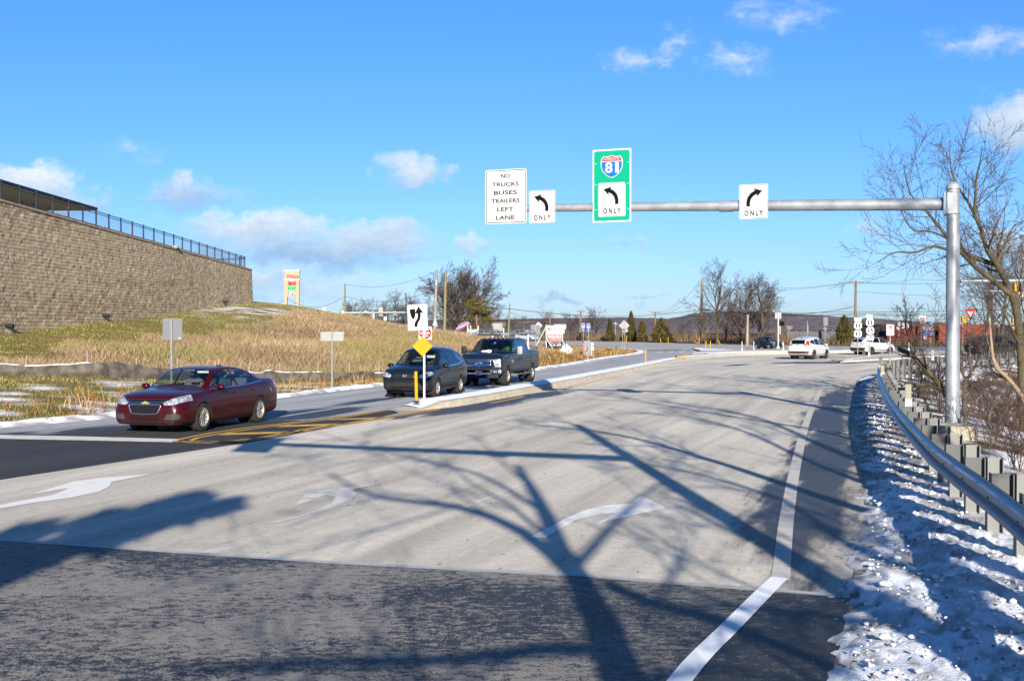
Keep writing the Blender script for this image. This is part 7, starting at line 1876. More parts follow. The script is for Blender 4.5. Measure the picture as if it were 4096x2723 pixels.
def pylon():
 Y = 170.0; k = (1168.6 - 2048) / FPX; q = Y / FPX / 8.7125; X0 = k * Y; zb = P(1168, 1222.5, Y).z
 root = thing('price_sign', 'cream fuel price pylon with red, green and white prices on the hill crest', 'price sign', (X0, Y, zb), R(2))
 mc = M('cream_stucco', (.27, .20, .12), .8, var=.05); mw = M('white_cornice', (.36, .355, .33), .6)
 fx = lambda x: (x - 600) * q; fz = lambda y: (1412 - y) * q
 def bx(n, x0, x1, y0, y1, d, m, par=root, yo=0.0, bev=0):
  mb = MB(); mb.box(((fx(x0) + fx(x1)) / 2, yo, (fz(y0) + fz(y1)) / 2), (fx(x1) - fx(x0), d, fz(y0) - fz(y1)), bev=bev); return mb.build(n, m, par)
 for x0, x1 in ((345, 437), (757, 852)): bx('leg', x0, x1, 545, 1460, .55, mc)
 bx('body', 352, 864, 235, 490, .56, mc); bx('lower_panel', 437, 757, 545, 1100, .45, mc)
 for y0, y1 in ((172, 240), (490, 556)):
  mb = MB(); w0, w1 = fx(865) - fx(352), fx(900) - fx(335); cz0, cz1 = fz(y1), fz(y0); c = (fx(352) + fx(865)) / 2
  mb.add([(c + sx * w0 / 2, sy * .30, cz0) for sx in (-1, 1) for sy in (-1, 1)] + [(c + sx * w1 / 2, sy * .42, cz1 - .1) for sx in (-1, 1) for sy in (-1, 1)] + [(c + sx * w1 / 2, sy * .42, cz1) for sx in (-1, 1) for sy in (-1, 1)],
    [(0, 2, 3, 1), (8, 9, 11, 10)] + [f for o in (0, 4) for f in ((o, o + 4, o + 6, o + 2), (o + 2, o + 6, o + 7, o + 3), (o + 3, o + 7, o + 5, o + 1), (o + 1, o + 5, o + 4, o))]); mb.build('cornice', mw, root)
 mb = MB(); text(mb, 'Wawa', fx(624), fz(400), .62, fx(845) - fx(405), -.30, .035, .12); mb.build('lettering', M('red_letters', (.33,.006,.006), .6), root)
 mb = MB(); mb.sphere((fx(608), -.30, fz(300)), .12, 10, 6, (1.15, .25, .75)); mb.sphere((fx(590), -.30, fz(282)), .06, 8, 5, (1, .3, 1)); w = mb.build('goose_mark', m_swhite, root, smooth=True)
 mb = MB(); mb.tube([(fx(570), -.31, fz(338)), (fx(620), -.31, fz(346)), (fx(690), -.31, fz(328))], [.012, .02, .006], 5); mb.build('wing_line', m_sblack, w)
 specs = [((556, 590), (590, 712), '319', (.55, .02, .02), (1.0, .03, .04)), ((718, 750), (750, 872), '389', (.01, .40, .08), (.02, .9, .08)), ((874, 908), (908, 1030), '384', (.03, .45, .65), (.72, .75, .85))]
 for (h0, h1), (s0, s1), num, hc, dc in specs:
  hd = bx('header', 472, 742, h0, h1, .05, M('header_%s' % num, hc, .5), root, -.25); mb = MB(); mb.box((fx(607), -.279, (fz(h0) + fz(h1)) / 2), (.52, .01, .05)); mb.build('lettering', m_swhite, hd)
  s = bx('screen', 472, 740, s0, s1, .05, M('screen_black', (.012, .012, .014), .6, spec=.1), root, -.25); mb = MB(); h = fz(s0) - fz(s1)
  for i, c in enumerate(num): seg_digit(mb, c, fx(512 + 66 * i), (fz(s0) + fz(s1)) / 2, .20, h * .84, -.282, .048)
  seg_digit(mb, '9', fx(708), (fz(s0) * .72 + fz(s1) * .28), .09, h * .36, -.282, .024); mb.box((fx(708), -.282, (fz(s0) + fz(s1)) / 2), (.09, .012, .015)); seg_digit(mb, '0', fx(722), (fz(s0) * .26 + fz(s1) * .74), .07, h * .36, -.282, .022); seg_digit(mb, '1', fx(697), (fz(s0) * .26 + fz(s1) * .74), .05, h * .36, -.282, .022)
  mb.build('price_digits', emit('lit_digits_%s' % num, dc, .35), s)
 bx('base_slab', 590, 950, 1438, 1490, 1.2, mw)
pylon()
def estate():
 Y = 98.0; k = (2218 - 2048) / FPX; q = Y / FPX / 10.455; z0 = gz(k * Y, Y); fx = lambda x: (x - 920) * q; zb = P(2218, 1270, Y).z - z0; fz = lambda y: zb - y * q
 root = thing('estate_board', 'white red and black AVAILABLE estate board propped by white beams', 'estate board', (k * Y, Y, z0))
 ry = R(0)
 def pan(n, y0, y1, m, x0=597, x1=1247):
  mb = MB(); mb.box(((fx(x0) + fx(x1)) / 2, 0, (fz(y0) + fz(y1)) / 2), (fx(x1) - fx(x0), .05, fz(y0) - fz(y1))); return mb.build(n, m, root)
 a = pan('white_panel', 328, 712, m_swhite); b = pan('red_panel', 712, 1000, M('board_red', (.26,.009,.010), .6)); c = pan('black_panel', 1000, 1240, m_sblack)
 legend(a, [('N', fx(682), fz(480), 115 * q, 70 * q, .06), ('I', fx(800), fz(480), 105 * q, 20 * q, .06)], m_sblack, -.03); legend(a, [('A', fx(748), fz(470), 130 * q, 66 * q, .05, .12)], M('logo_red', (.5, .02, .02), .5), -.03, 'red_letter'); legend(a, [('CIR', fx(898), fz(492), 95 * q, 150 * q, .02)], M('grey_letters', (.05, .05, .05), .6), -.03, 'grey_letters')
 mb = MB(); mb.box((fx(1110), -.03, fz(684)), (170 * q, .004, 12 * q)); mb.build('small_print', M('faint_red', (.35, .15, .15), .6), a)
 legend(b, [('AVAILABLE', fx(915), fz(800), 125 * q, 590 * q, .035), ('1 to 14.5 +/- Acres', fx(955), fz(925), 75 * q, 500 * q, .025)], m_swhite, -.03)
 legend(c, [('Millbach / Robin Zellers', fx(955), fz(1035), 45 * q, 490 * q, .03), ('717 761 5070', fx(930), fz(1148), 110 * q, 540 * q, .03)], m_swhite, -.03)
 mb = MB(); mb.add([(fx(528), .55, fz(370)), (fx(597), .03, fz(330)), (fx(597), .03, fz(900)), (fx(528), .55, fz(850))], [(0, 3, 2, 1)]); mb.add([(fx(528), .58, fz(370)), (fx(597), .06, fz(330)), (fx(597), .06, fz(900)), (fx(528), .58, fz(850))], [(0, 1, 2, 3)]); mb.build('side_panel', m_swhite, root)
 for x in (580, 1250): mb = MB(); mb.box((fx(x), .05, (fz(310) - .4) / 2), (.10, .10, fz(310) + .4)); mb.build('post', m_wpost, root)
 def beam(p0, p1): mb = MB(); mb.tube([p0, p1], .055, 4); mb.build('brace', m_wpost, root)
 beam((fx(560), .1, fz(400)), (fx(150), .6, fz(1190))); beam((fx(580), -.08, fz(890)), (fx(840), -.9, fz(1280))); beam((fx(1245), -.05, fz(960)), (fx(1420), -.9, fz(1330)))
 bq = thing('bird', 'small brown hawk perched on the left post of the estate board', 'bird', (k * Y + fx(598), Y + .05, z0 + fz(312)))
 mb = MB(); mb.sphere((0, 0, .16), 1, 12, 8, (.085, .10, .17), Matrix.Rotation(-.35, 3, 'Y')); mb.sphere((-.075, -.01, .345), .062, 10, 6); mb.tube([(.05, 0, .08), (.13, 0, -.13)], [.05, .035], 6); mb.tube([(-.12, -.02, .345), (-.155, -.03, .325)], [.02, .004], 5); mb.tube([(0, -.03, .02), (0, -.03, -.01)], .015, 5)
 mb.build('body', M('brown_feathers', (.06,.038,.022), .9, var=.5, scale=20), bq, smooth=True)
estate()
def fallen_diamond():
 Y = 88.0; k = (2264 - 2048) / FPX; t = thing('work_sign', 'white backed diamond sign leaning on a thin black stand by the kerb', 'work sign', (k * Y, Y, 0.02)); hd = px(28.5, Y); cz = P(2264, 1402.5, Y).z
 mb = MB(); plate(mb, rpoly([(0, cz - hd), (hd, cz + .06), (.02, cz + hd), (-hd, cz - .06)], .05, 3), .0, .015); o = mb.build('panel', m_swhite, t)
 mb = MB(); mb.tube([(.10, -.05, -.02), (-.10, -.03, px(78, Y))], .022, 6); mb.box((-.07, -.04, px(68, Y)), (.07, .05, .08)); mb.build('stand', C_black, t)
 mb = MB(); mb.box((.1, -.05, .03), (.16, .7, .03)); mb.box((.1, -.05, .03), (.6, .12, .03)); mb.build('foot', C_black, t)
 mb = MB(); mb.tube([(.35, .05, .5), (.85, .1, -.05)], .03, 5); mb.build('strut', m_wpost, t)
fallen_diamond()
def cabinet():
 Y = 96.0; k = (2349 - 2048) / FPX; q = Y / FPX / 10.455; t = thing('utility_cabinet', 'grey traffic control cabinet with white electric meters', 'cabinet', (k * Y, Y, gz(k * Y, Y))); fx = lambda x: (x - 720) * q; zb = P(2349, 1270, Y).z - t.location.z; fz = lambda y: zb - y * q
 mg = M('grey_cabinet_paint', (.10,.112,.124), .6, .1)
 mb = MB(); mb.box((0, .25, fz(962) / 2 - .05), (fx(860) - fx(580), .5, fz(962) + .1), bev=.02); mb.build('body', mg, t); mb = MB(); mb.box((fx(670), -.06, fz(1300)), (140 * q, .12, 175 * q), bev=.01); b = mb.build('meter_box', M('box_dark', (.12, .125, .13), .5), t); mb = MB(); mb.box((fx(718), -.05, fz(1300)), (50 * q, .14, 180 * q)); mb.build('box_side', m_swhite, b)
 for y0, y1, x1 in ((1040, 1190, 985), (1222, 1370, 1005)): mb = MB(); mb.box((fx((862 + x1) / 2), .1, fz((y0 + y1) / 2)), (fx(x1) - fx(862), .2, (y1 - y0) * q), bev=.02); mb.build('electric_meter', m_wpost, t)
 mb = MB(); mb.tube([(fx(905), .1, -.1), (fx(905), .1, fz(1030))], .045, 8); mb.build('conduit', m_wpost, t)
 s = thing('marker_stake', 'orange red fibre marker stake beside the grey cabinet', 'marker stake', (k * Y + fx(567), Y - .1, t.location.z)); mb = MB(); mb.box((0, 0, fz(1060) / 2), (.10, .02, fz(1060))); mb.build('blade', M('orange_stake', (.26,.04,.012), .6), s); mb = MB(); mb.box((.06, .0, fz(1200) / 2), (.03, .02, fz(1200))); mb.build('stake', m_woodp, s)
cabinet()
def banners():
 Y = 114.0; k = (1853 - 2048) / FPX; x0 = k * Y; q = Y / FPX / 7.863; zb = P(1853, 1240, Y).z; g = gz(x0, Y)
 t = thing('feather_banner', 'purple feather banner bent over by the wind with a BEDROOM slogan', 'banner', (x0, Y, 0)); fx = lambda x: (x - 575) * q; fz = lambda y: zb - y * q
 out = [(345, 615), (400, 525), (500, 432), (620, 376), (735, 374), (775, 395), (800, 436), (760, 452), (640, 505), (510, 585), (470, 625)]; n = len(out)
 mb = MB(); plate(mb, [(fx(x), fz(y)) for x, y in out][::-1], 0, .012); f = mb.build('cloth', M('purple_cloth', (.14,.05,.14), .8, var=.15, scale=3), t)
 mb = MB(); pts = [(800, 438), (760, 455), (640, 508), (510, 588)]; mb.tube([(fx(x), -.004, fz(y)) for x, y in pts], .02, 5); mb.build('yellow_hem', m_syel, f)
 legend(f, [('1, 2 BEDROOMS', fx(565), fz(497), .16, 1.25, .02, .2, .49)], m_swhite, -.006)
 mb = MB(); mb.tube([(fx(345), .01, fz(640) - .9), (fx(345), .01, fz(615)), (fx(400), .01, fz(523)), (fx(500), .01, fz(430)), (fx(620), .01, fz(374)), (fx(740), .01, fz(372)), (fx(802), .01, fz(436))], [.03, .025, .02, .015, .012, .01, .008], 6); mb.build('pole', m_wpost, t, smooth=True)
 Y = 118.0; k = (1740 - 2048) / FPX; q = Y / FPX; x0 = k * Y; t = thing('feather_banner', 'pale blue white teardrop banner at the foot of the leaning pole', 'banner', (x0, Y, 0)); fz2 = lambda s: P(1740, s, Y).z
 mb = MB(); plate(mb, [(-10.5 * q, fz2(1300)), (10 * q, fz2(1306)), (8 * q, fz2(1292)), (1.5 * q, fz2(1270))], 0, .012); mb.build('cloth', M('pale_cloth', (.2,.23,.28), .8), t); mb = MB(); mb.tube([(1.5 * q, .01, fz2(1270)), (9 * q, .01, fz2(1308)), (9 * q, .01, fz2(1325))], .012, 5); mb.build('pole', m_wpost, t)
 Y = 112.0; k = (1892 - 2048) / FPX; x0 = k * Y; q = Y / FPX / 7.863; zb = P(1892, 1240, Y).z; fx = lambda x: (x - 881) * q; fz = lambda y: zb - y * q
 t = thing('sale_sign', 'low white vinyl framed sale sign with a blue panel under the pine', 'sale sign', (x0, Y, 0))
 for x in (715, 805, 1045): mb = MB(); mb.box((fx(x), 0, fz(650)), (.12, .12, (840 - 585) * q)); mb.sphere((fx(x), 0, fz(585) + .25), .07, 8, 5); mb.build('post', m_wpost, t)
 mb = MB(); mb.box((fx(930), 0, fz(655)), (220 * q, .04, 100 * q)); mb.box((fx(758), 0, fz(645)), (90 * q, .04, 55 * q)); b = mb.build('board', m_swhite, t); mb = MB(); mb.box((fx(868), -.03, fz(620)), (100 * q, .02, 34 * q)); mb.build('blue_panel', M('pale_blue_panel', (.07, .12, .33), .6), b); mb = MB(); mb.box((fx(985), -.03, fz(672)), (60 * q, .02, 50 * q)); mb.build('yellow_panel', M('pale_yellow', (.45, .42, .22), .6), b)
banners()
def far_mast():
 Y = 150.0; X0 = (1367 - 2048) / FPX * Y; fx = lambda s: (s - 1367) / FPX * Y; fz = lambda s: P(1367, s, Y).z
 t = thing('sign_mast', 'distant mast arm over the hill crest showing four sign backs', 'sign mast', (X0, Y, 0))
 mb = MB(); mb.tube([(0, 0, 0), (0, 0, fz(1242))], .17, 12); mb.box((.15, 0, fz(1250)), (.35, .5, .5)); mb.build('pole', m_galv, t, smooth='auto'); mb = MB(); mb.tube([(0, 0, fz(1251)), (fx(1644), 0, fz(1249.5))], [.15, .09], 12); mb.build('arm', m_galv, t, smooth='auto')
 for x0, x1, y0, y1 in ((1456, 1469, 1240.7, 1256.5), (1514, 1531.5, 1229.5, 1263.6), (1573, 1586, 1244.5, 1260.5), (1630, 1642.5, 1246, 1262.5)):
  mb = MB(); mb.box(((fx(x0) + fx(x1)) / 2, .18, (fz(y0) + fz(y1)) / 2), (fx(x1) - fx(x0), .02, fz(y0) - fz(y1))); o = mb.build('sign_panel', M('pale_sign_back', (.19, .195, .19), .7), t)
 for sx0, sx1, y0, y1, s, lab in ((1315, 1357, 1246.5, 1262, 'Enola', 'green direction sign left of the far mast pole'), (1362, 1410, 1256.5, 1272, 'Marysville', 'green direction sign right of and below the far mast pole')):
  Yg = 156.0; q = Yg / FPX; xc = ((sx0 + sx1) / 2 - 2048) / FPX * Yg; zc = P(2048, (y0 + y1) / 2, Yg).z; tt = thing('direction_sign', lab, 'direction sign', (xc, Yg, 0)); w, h = (sx1 - sx0) * q, (y1 - y0) * q
  f = face(tt, 'sign_panel', w, h, 0, zc, m_sgreen, 0, .12, .02); edge(f, w, h, 0, zc, m_swhite, 0, .10, .05, .02); legend(f, [(s, .1, zc + h * .05, h * .32, w * .55, .02)], m_swhite, 0); mb = MB(); mb.tube([(0, .1, zc - 3), (0, .1, zc)], .08, 6); mb.build('post', m_galv2, tt)
 Y = 160.0; q = Y / FPX; t = thing('timber_rail', 'pale timber trussed rail fence below the far mast arm', 'fence', ((1453 - 2048) / FPX * Y, Y, 0)); fx = lambda s: (s - 1453) * q; fz = lambda s: P(1453, s, Y).z
 for s0, s1 in ((1255, 1256), (1263, 1264), (1271, 1273)): mb = MB(); mb.tube([(fx(1400), 0, fz(s0)), (fx(1495), 0, fz(s1))], .06, 5); mb.build('rail', M('straw_timber', (.15,.115,.056), .9), t)
 for i in range(7): a = 1404 + i * 13; mb = MB(); mb.tube([(fx(a), .02, fz(1272)), (fx(a + 10), .02, fz(1264))], .04, 4); mb.build('brace', M('straw_timber', (.15,.115,.056), .9), t)
 for s, m in ((1495.5, m_wpost), (1489, m_woodp), (1402, m_woodp)): mb = MB(); mb.box((fx(s), 0, fz(1270)), (.16, .16, fz(1252) - fz(1288))); mb.build('post', m, t)
 Y = 140.0; q = Y / FPX; X0 = (1624 - 2048) / FPX * Y; t = thing('street_lamp', 'dark green street lamp with a curved arm above the hill crest', 'street lamp', (X0, Y, 0)); fz = lambda s: P(1624, s, Y).z; fx = lambda s: (s - 1624) * q; mg = M('green_lamp_post', (.02, .05, .035), .6, .2)
 mb = MB(); mb.tube([(0, 0, fz(1320)), (0, 0, fz(1171))], [.10, .07], 10); mb.build('pole', mg, t, smooth='auto'); mb = MB(); mb.tube([(0, 0, fz(1178)), (fx(1606), 0, fz(1171)), (fx(1590), 0, fz(1163.5)), (fx(1580), 0, fz(1161))], [.04, .035, .03, .03], 8); mb.build('arm', m_galv, t, smooth=True); mb = MB(); mb.sphere((fx(1577), 0, fz(1161.5)), 1, 10, 6, (.16, .10, .06)); mb.build('lamp_head', m_wpost, t, smooth=True)
far_mast()
POLE = {}
def upole(key, label, S_top, S_bot, Y, r, mat, arms=(), base=None, zbase=None):
 a, b = P(*S_bot, Y), P(*S_top, Y); g = zbase if zbase is not None else min(b.z - 1, gz(a.x, Y)); t = thing('utility_pole', label, 'utility pole', (a.x, Y, g - .2))
 top = Vector((b.x - a.x, 0, b.z - g + .2)); mb = MB(); mb.tube([(0, 0, 0), tuple(top * .5), tuple(top)], [r, r * .88, r * .7], 10); mb.build('pole', mat, t, smooth='auto')
 if base: mb = MB(); mb.tube([(0, 0, .05), tuple(top * base)], [r * 1.03, r * .99], 10); mb.build('stained_base', M('orange_stained_wood', (.17,.085,.034), .9, var=.3), t, smooth='auto')
 for sy, w in arms:
  z = P(S_top[0], sy, Y).z - g + .2; xx = top.x * z / top.z; mb = MB(); mb.box((xx, -r, z), (w, .11, .13))
  for s in (-.46, -.28, .28, .46): mb.lathe([(.05, 0), (.05, .12), (.02, .18), (0, .18)], 6, c=(xx + s * w, -r, z + .06))
  mb.build('crossarm', mat, t); mb = MB(); mb.tube([(xx - w * .3, -r, z - .05), (xx, -r, z - .6)], .02, 4); mb.tube([(xx + w * .3, -r, z - .05), (xx, -r, z - .6)], .02, 4); mb.build('brace', m_galv2, t)
 POLE[key] = t; return t
upole('a', 'greenish utility pole on the crest beside the price pylon', (1380, 1136), (1379, 1275), 150, .15, m_woodg, zbase=1.0)
t = upole('b', 'grey leaning utility pole with a small transformer, left of a greenish pole', (1747, 1079), (1737, 1290), 124, .17, m_woodp, zbase=1.2)
mb = MB(); zt = P(1744, 1132, 124).z - 1.0; mb.tube([(.22, -.1, zt - .3), (.22, -.1, zt + .35)], .17, 12); mb.build('transformer', m_galv, t, smooth='auto'); mb = MB(); mb.tube([(-.4, 0, zt + 1.2), (.02, 0, zt + 1.0)], .03, 5); mb.build('bracket', m_galv2, t)
upole('c', 'yellowish green utility pole between the grey leaning pole and the bushy tree', (1783, 1089), (1777, 1302), 120, .17, m_woodg, zbase=1.0)
upole('d', 'thin grey green pole right of the black message board', (2039, 1215), (2031, 1342), 135, .12, m_woodg, zbase=-.2)
upole('e', 'reddish crossarm pole beside the distant pair of interstate shields', (2324, 1241), (2319, 1352), 232, .22, m_woodr, [(1245, 1.75)])
upole('f', 'short reddish crossarm pole behind the estate board', (2200, 1261), (2198, 1300), 260, .20, m_woodr, [(1265, 2.2)])
upole('g', 'small crossarm pole far off right of the thin grey green pole', (2096, 1287), (2095, 1330), 300, .22, m_woodr, [(1289.5, 2.6)])
upole('h', 'crossarm pole rising behind the wide round cedar', (2620.5, 1247), (2619.5, 1300), 260, .22, m_woodr, [(1249.5, 2.2)])
upole('i', 'tall pale utility pole with an orange stained base', (2812, 1107), (2796.5, 1350), 182, .26, m_woodp, base=.20)
upole('j', 'tall reddish crossarm pole behind the NORTH and SOUTH route shields', (3423.5, 1124), (3418, 1372), 166, .21, m_woodr, [(1132.5, 2.1)])
upole('k', 'plain pale pole without arms in the scrub left of the charcoal sedan', (2991, 1259), (2988, 1375), 160, .20, m_woodp)
upole('l', 'small double crossarm pole above the yellow ended railcar', (3157, 1303), (3157, 1345), 260, .16, m_woodp, [(1306, 1.4), (1314, 1.2)])
upole('m', 'thin pole with a faded pennant behind the white sport utility vehicle', (3229, 1283), (3228, 1360), 170, .10, m_galv2)
mb = MB(); z = P(3229, 1315, 170).z; mb.box((.10, 0, z - POLE['m'].location.z), (.16, .02, 1.15)); mb.build('pennant', M('faded_pennant', (.25, .20, .24), .8), POLE['m'])
t = thing('guy_marker', 'yellow guard on a guy wire left of the tall pale pole', 'guy guard', tuple(P(2750, 1364, 186))); mb = MB(); a = Vector((0, 0, 0)); b = P(2763, 1331, 186) - P(2750, 1364, 186); mb.tube([a, b], .09, 8); mb.build('guard', M('faded_yellow', (.2,.17,.045), .7), t)
mb = MB(); c = P(2797, 1255, 184) - P(2750, 1364, 186); mb.tube([b, c], .02, 4); mb.build('wire', m_galv2, t)
t = thing('radio_mast', 'hair thin radio mast behind the bare trees', 'radio mast', tuple(P(2921, 1330, 600))); t.location.z = 0; mb = MB(); mb.tube([(0, 0, 0), (0, 0, P(2921, 1113, 600).z)], [.09, .05], 4); mb.build('mast', m_galv2, t)
for lab, sx, s0, s1 in (('high mast lamp ring in front of the wooded hills by the left cedar', 2462, 1291, 1340), ('high mast lamp ring low behind the silver vehicle', 2109, 1321, 1345)):
 Y = 420.0; t = thing('high_mast_light', lab, 'high mast light', ((sx - 2048) / FPX * Y, Y, 0)); zt = P(sx, s0, Y).z; mb = MB(); mb.tube([(0, 0, -1), (0, 0, zt)], .16, 6); mb.build('pole', m_galv, t); mb = MB();
 for i in range(6): a = i * math.pi / 3; mb.sphere((.75 * math.cos(a), .75 * math.sin(a), zt - .35), 1, 8, 5, (.3, .3, .14))
 mb.tube([(.7 * math.cos(a), .7 * math.sin(a), zt - .3) for a in np.linspace(0, 2 * math.pi, 13)], .08, 5); mb.lathe([(0, .5), (.1, .45), (.25, 0)], 8, c=(0, 0, zt - .2)); mb.build('lamp_ring', m_swhite, t)
m_wire = M('black_cable', (.02, .022, .025), .7, spec=.1)
def wire(label, pts, sag, r=.022, group=None):
 ps = [P(*p) for p in pts]; out = []
 sags = sag if isinstance(sag, (list, tuple)) else [sag] * (len(ps) - 1)
 for a, b, s in zip(ps[:-1], ps[1:], sags):
  for i in range(16): u = i / 16; q = a.lerp(b, u); q.z -= 4 * s * u * (1 - u); out.append(q)
 out.append(ps[-1]); mb = MB(); mb.tube(out, r, 5); o = mb.build('power_line', m_wire); return tag(o, label, 'power line', 'overhead cables')
wire('thick cable from the greenish pole to the tall pale pole', [(1782, 1205, 120), (2040, 1235, 135), (2806, 1236, 182)], [.15, 1.0], .03)
wire('cable running low from the tall pale pole leftwards past the round cedar', [(2804, 1237, 182), (2621, 1290, 258), (2324, 1288, 230), (2096, 1295, 300)], [.6, .4, .8], .03)
wire('lower cable from the tall pale pole toward the left cedar', [(2804, 1240, 182), (2624, 1297, 258), (2324, 1296, 230)], [.8, .8], .03)
wire('thin line from the pale pole top down to the cedar pole', [(2811, 1112, 182), (2622, 1248, 258)], 1.6, .02)
wire('second thin line from the pale pole down to the cedar pole', [(2808, 1150, 182), (2618, 1249, 258)], 1.6, .02)
wire('topmost thin line between the tall pale pole and the reddish crossarm pole', [(2812, 1112, 182), (3392, 1129, 166)], 1.15, .018)
wire('second thin line between the tall pale pole and the reddish crossarm pole', [(2811, 1140, 182), (3420, 1126, 166), (3660, 1117, 150), (4200, 1092, 130)], [1.0, .3, .5], .018)
wire('thick low cable from the tall pale pole that climbs to the reddish pole', [(2806, 1238, 182), (3130, 1259, 172), (3408, 1229, 166)], [.35, .25], .04)
wire('straight cable below the crossarms from pale pole to reddish pole', [(2806, 1236, 182), (3125, 1249, 172), (3420, 1245, 166), (3900, 1238, 145), (4250, 1228, 130)], [.1, .12, .2, .2], .03)
wire('cable just above the SOUTH plate running right past the steel pole', [(2806, 1238, 182), (3130, 1260, 172), (3420, 1252, 166), (3790, 1256, 150), (4250, 1250, 130)], [.1, .12, .12, .2], .03)
wire('lowest cable passing right of the SOUTH plate toward the steel pole', [(3130, 1263, 172), (3420, 1257, 166), (3790, 1263, 150), (4250, 1260, 130)], [.12, .12, .2], .03)
wire('faint high line from the crossarm pole to the right edge', [(3450, 1132, 166), (4200, 1106, 130)], .4, .018)
wire('faint line low on the reddish pole running right', [(3421, 1165, 166), (4200, 1176, 130)], .4, .016)
wire('thin cable between the crest pole and the grey leaning pole tops', [(1381, 1136, 150), (1745, 1086, 124)], .9, .016)
wire('slack cable from the price pylon past the crest pole to the leaning pole', [(1100, 1222, 175), (1150, 1192, 172), (1379, 1184, 150), (1742, 1156, 124)], [.0, 1.4, 1.0], .022)
wire('thin line from the thin grey green pole to the far crossarm pole', [(2036, 1248, 135), (2198, 1287, 260)], .3, .02)
def signal_pole():
 Y = 128.0; k = (3112.8 - 2048) / FPX; t = thing('signal_pole', 'white signal pole with a black pedestrian signal and a square sign back', 'signal pole', (k * Y, Y, .13)); q = Y / FPX / 5.8975; fx = lambda x: (x - 665) * q; fz = lambda y: P(3112, 1200 + y / 5.8975, Y).z - .13
 mb = MB(); mb.tube([(0, 0, 0), (0, 0, fz(1090)), (0, 0, fz(1080)), (0, 0, fz(290))], [.22, .13, .075, .07], 12); mb.build('pole', m_wpost, t, smooth='auto'); mb = MB(); mb.box((0, .05, fz(366)), (148 * q, .02, 150 * q)); mb.build('sign_panel', M('pale_sign_back', (.19, .195, .19), .7), t)
 mb = MB(); mb.box((fx(755), -.05, fz(552)), (98 * q, .35, 100 * q), bev=.05); mb.build('pedestrian_signal', m_sblack, t, smooth='auto')
 for y0, y1 in ((612, 735), (738, 808)): mb = MB(); mb.box((fx(703), -.03, fz((y0 + y1) / 2)), (30 * q, .2, (y1 - y0) * q), bev=.02); mb.build('control_box', M('tan_box', (.26, .22, .15), .6), t)
 mb = MB(); mb.box((fx(695), -.05, fz(940)), (14 * q, .1, 40 * q)); mb.build('push_button', m_syel, t)
 mb = MB(); mb.box((fx(638), .1, fz(1140)), (40 * q, .4, 70 * q), bev=.03); mb.build('hand_box', M('dull_box', (.18, .18, .17), .7), t)
signal_pole()
def right_signals():
 Y = 80.0; X0 = 38.6; t = thing('signal_mast', 'far signal mast arm with yellow signal heads behind the leaning tree', 'signal mast', (X0, Y, 0)); fx = lambda s: (s - 2048) / FPX * Y - X0; fz = lambda s: P(2048, s, Y).z
 mb = MB(); mb.tube([(0, 0, -.5), (0, 0, 7)], [.2, .15], 14); mb.build('pole', m_galv, t, smooth='auto'); mb = MB(); mb.tube([(0, 0, fz(1121)), (fx(3843), 0, fz(1124))], [.14, .09], 12); mb.tube([(fx(3843) - .03, 0, fz(1124)), (fx(3843) + .05, 0, fz(1124))], .14, 12); mb.build('arm', m_galv, t, smooth='auto')
 mb = MB(); mb.tube([(0, .1, fz(1172)), (fx(3955), .1, fz(1163))], [.06, .05], 8); mb.build('lower_arm', m_galv, t)
 def head(sx, s0, s1, w=.28):
  mb = MB(); mb.box((fx(sx), -.1, (fz(s0) + fz(s1)) / 2), (w, .3, fz(s0) - fz(s1)), bev=.04); h = mb.build('signal_head', m_syel, t, smooth='auto')
  for i in range(3): mb = MB(); z = fz(s1) + (fz(s0) - fz(s1)) * (i + .5) / 3; mb.tube([(fx(sx) + .1, -.1, z), (fx(sx) + .32, -.12, z - .03)], .10, 10, cap=False); mb.build('visor', m_sblack, h)
 head(4060, 1132, 1166); head(4032, 1147, 1191)
 for sx, s0, s1 in ((4051, 1268, 1292), (4050, 1305, 1322)): mb = MB(); mb.box((fx(sx), -.1, (fz(s0) + fz(s1)) / 2), (.22, .3, fz(s0) - fz(s1)), bev=.04); mb.build('side_signal', m_syel, t, smooth='auto')
 w, h = 21 / FPX * Y, 37 / FPX * Y; cx, cz = fx(4078.5), (fz(1151) + fz(1188)) / 2; f = face(t, 'signal_sign', w, h, cx, cz, m_swhite, -.12, .03)
 legend(f, [('LEFT TURN', cx, cz + h * .33, h * .10, w * .8), ('YIELD', cx, cz + h * .17, h * .10, w * .6), ('ON GREEN', cx, cz + h * .02, h * .10, w * .78)], m_sblack, -.12); symbol(f, [[(cx + w * .22 * math.cos(a), cz - h * .27 + w * .22 * math.sin(a)) for a in np.linspace(0, 2 * math.pi, 17)[:-1]]], m_sgreen, -.12, 'green_disc')
 Y = 100.0; k = (3856 - 2048) / FPX; t = thing('pedestrian_signal', 'yellow backed pedestrian signal just right of the big steel pole', 'signal', (k * Y, Y, 0)); z = P(3856, 1277, Y).z; mb = MB(); mb.box((0, 0, z), (.48, .3, .48), bev=.06); mb.build('housing', m_syel, t, smooth='auto'); mb = MB(); mb.tube([(-.1, .1, -.1), (-.1, .1, z)], .05, 8); mb.build('post', m_galv2, t)
right_signals()
def fline(sx, extra):
 k = (sx - 2048) / FPX
 for a, b in zip(FAR[:-1], FAR[1:]):
  den = (b.x - a.x) - k * (b.y - a.y)
  if abs(den) < 1e-9: continue
  u = (k * a.y - a.x) / den
  if 0 <= u <= 1: Y = a.y + u * (b.y - a.y) + extra; return k * Y, Y
 return k * 200, 200
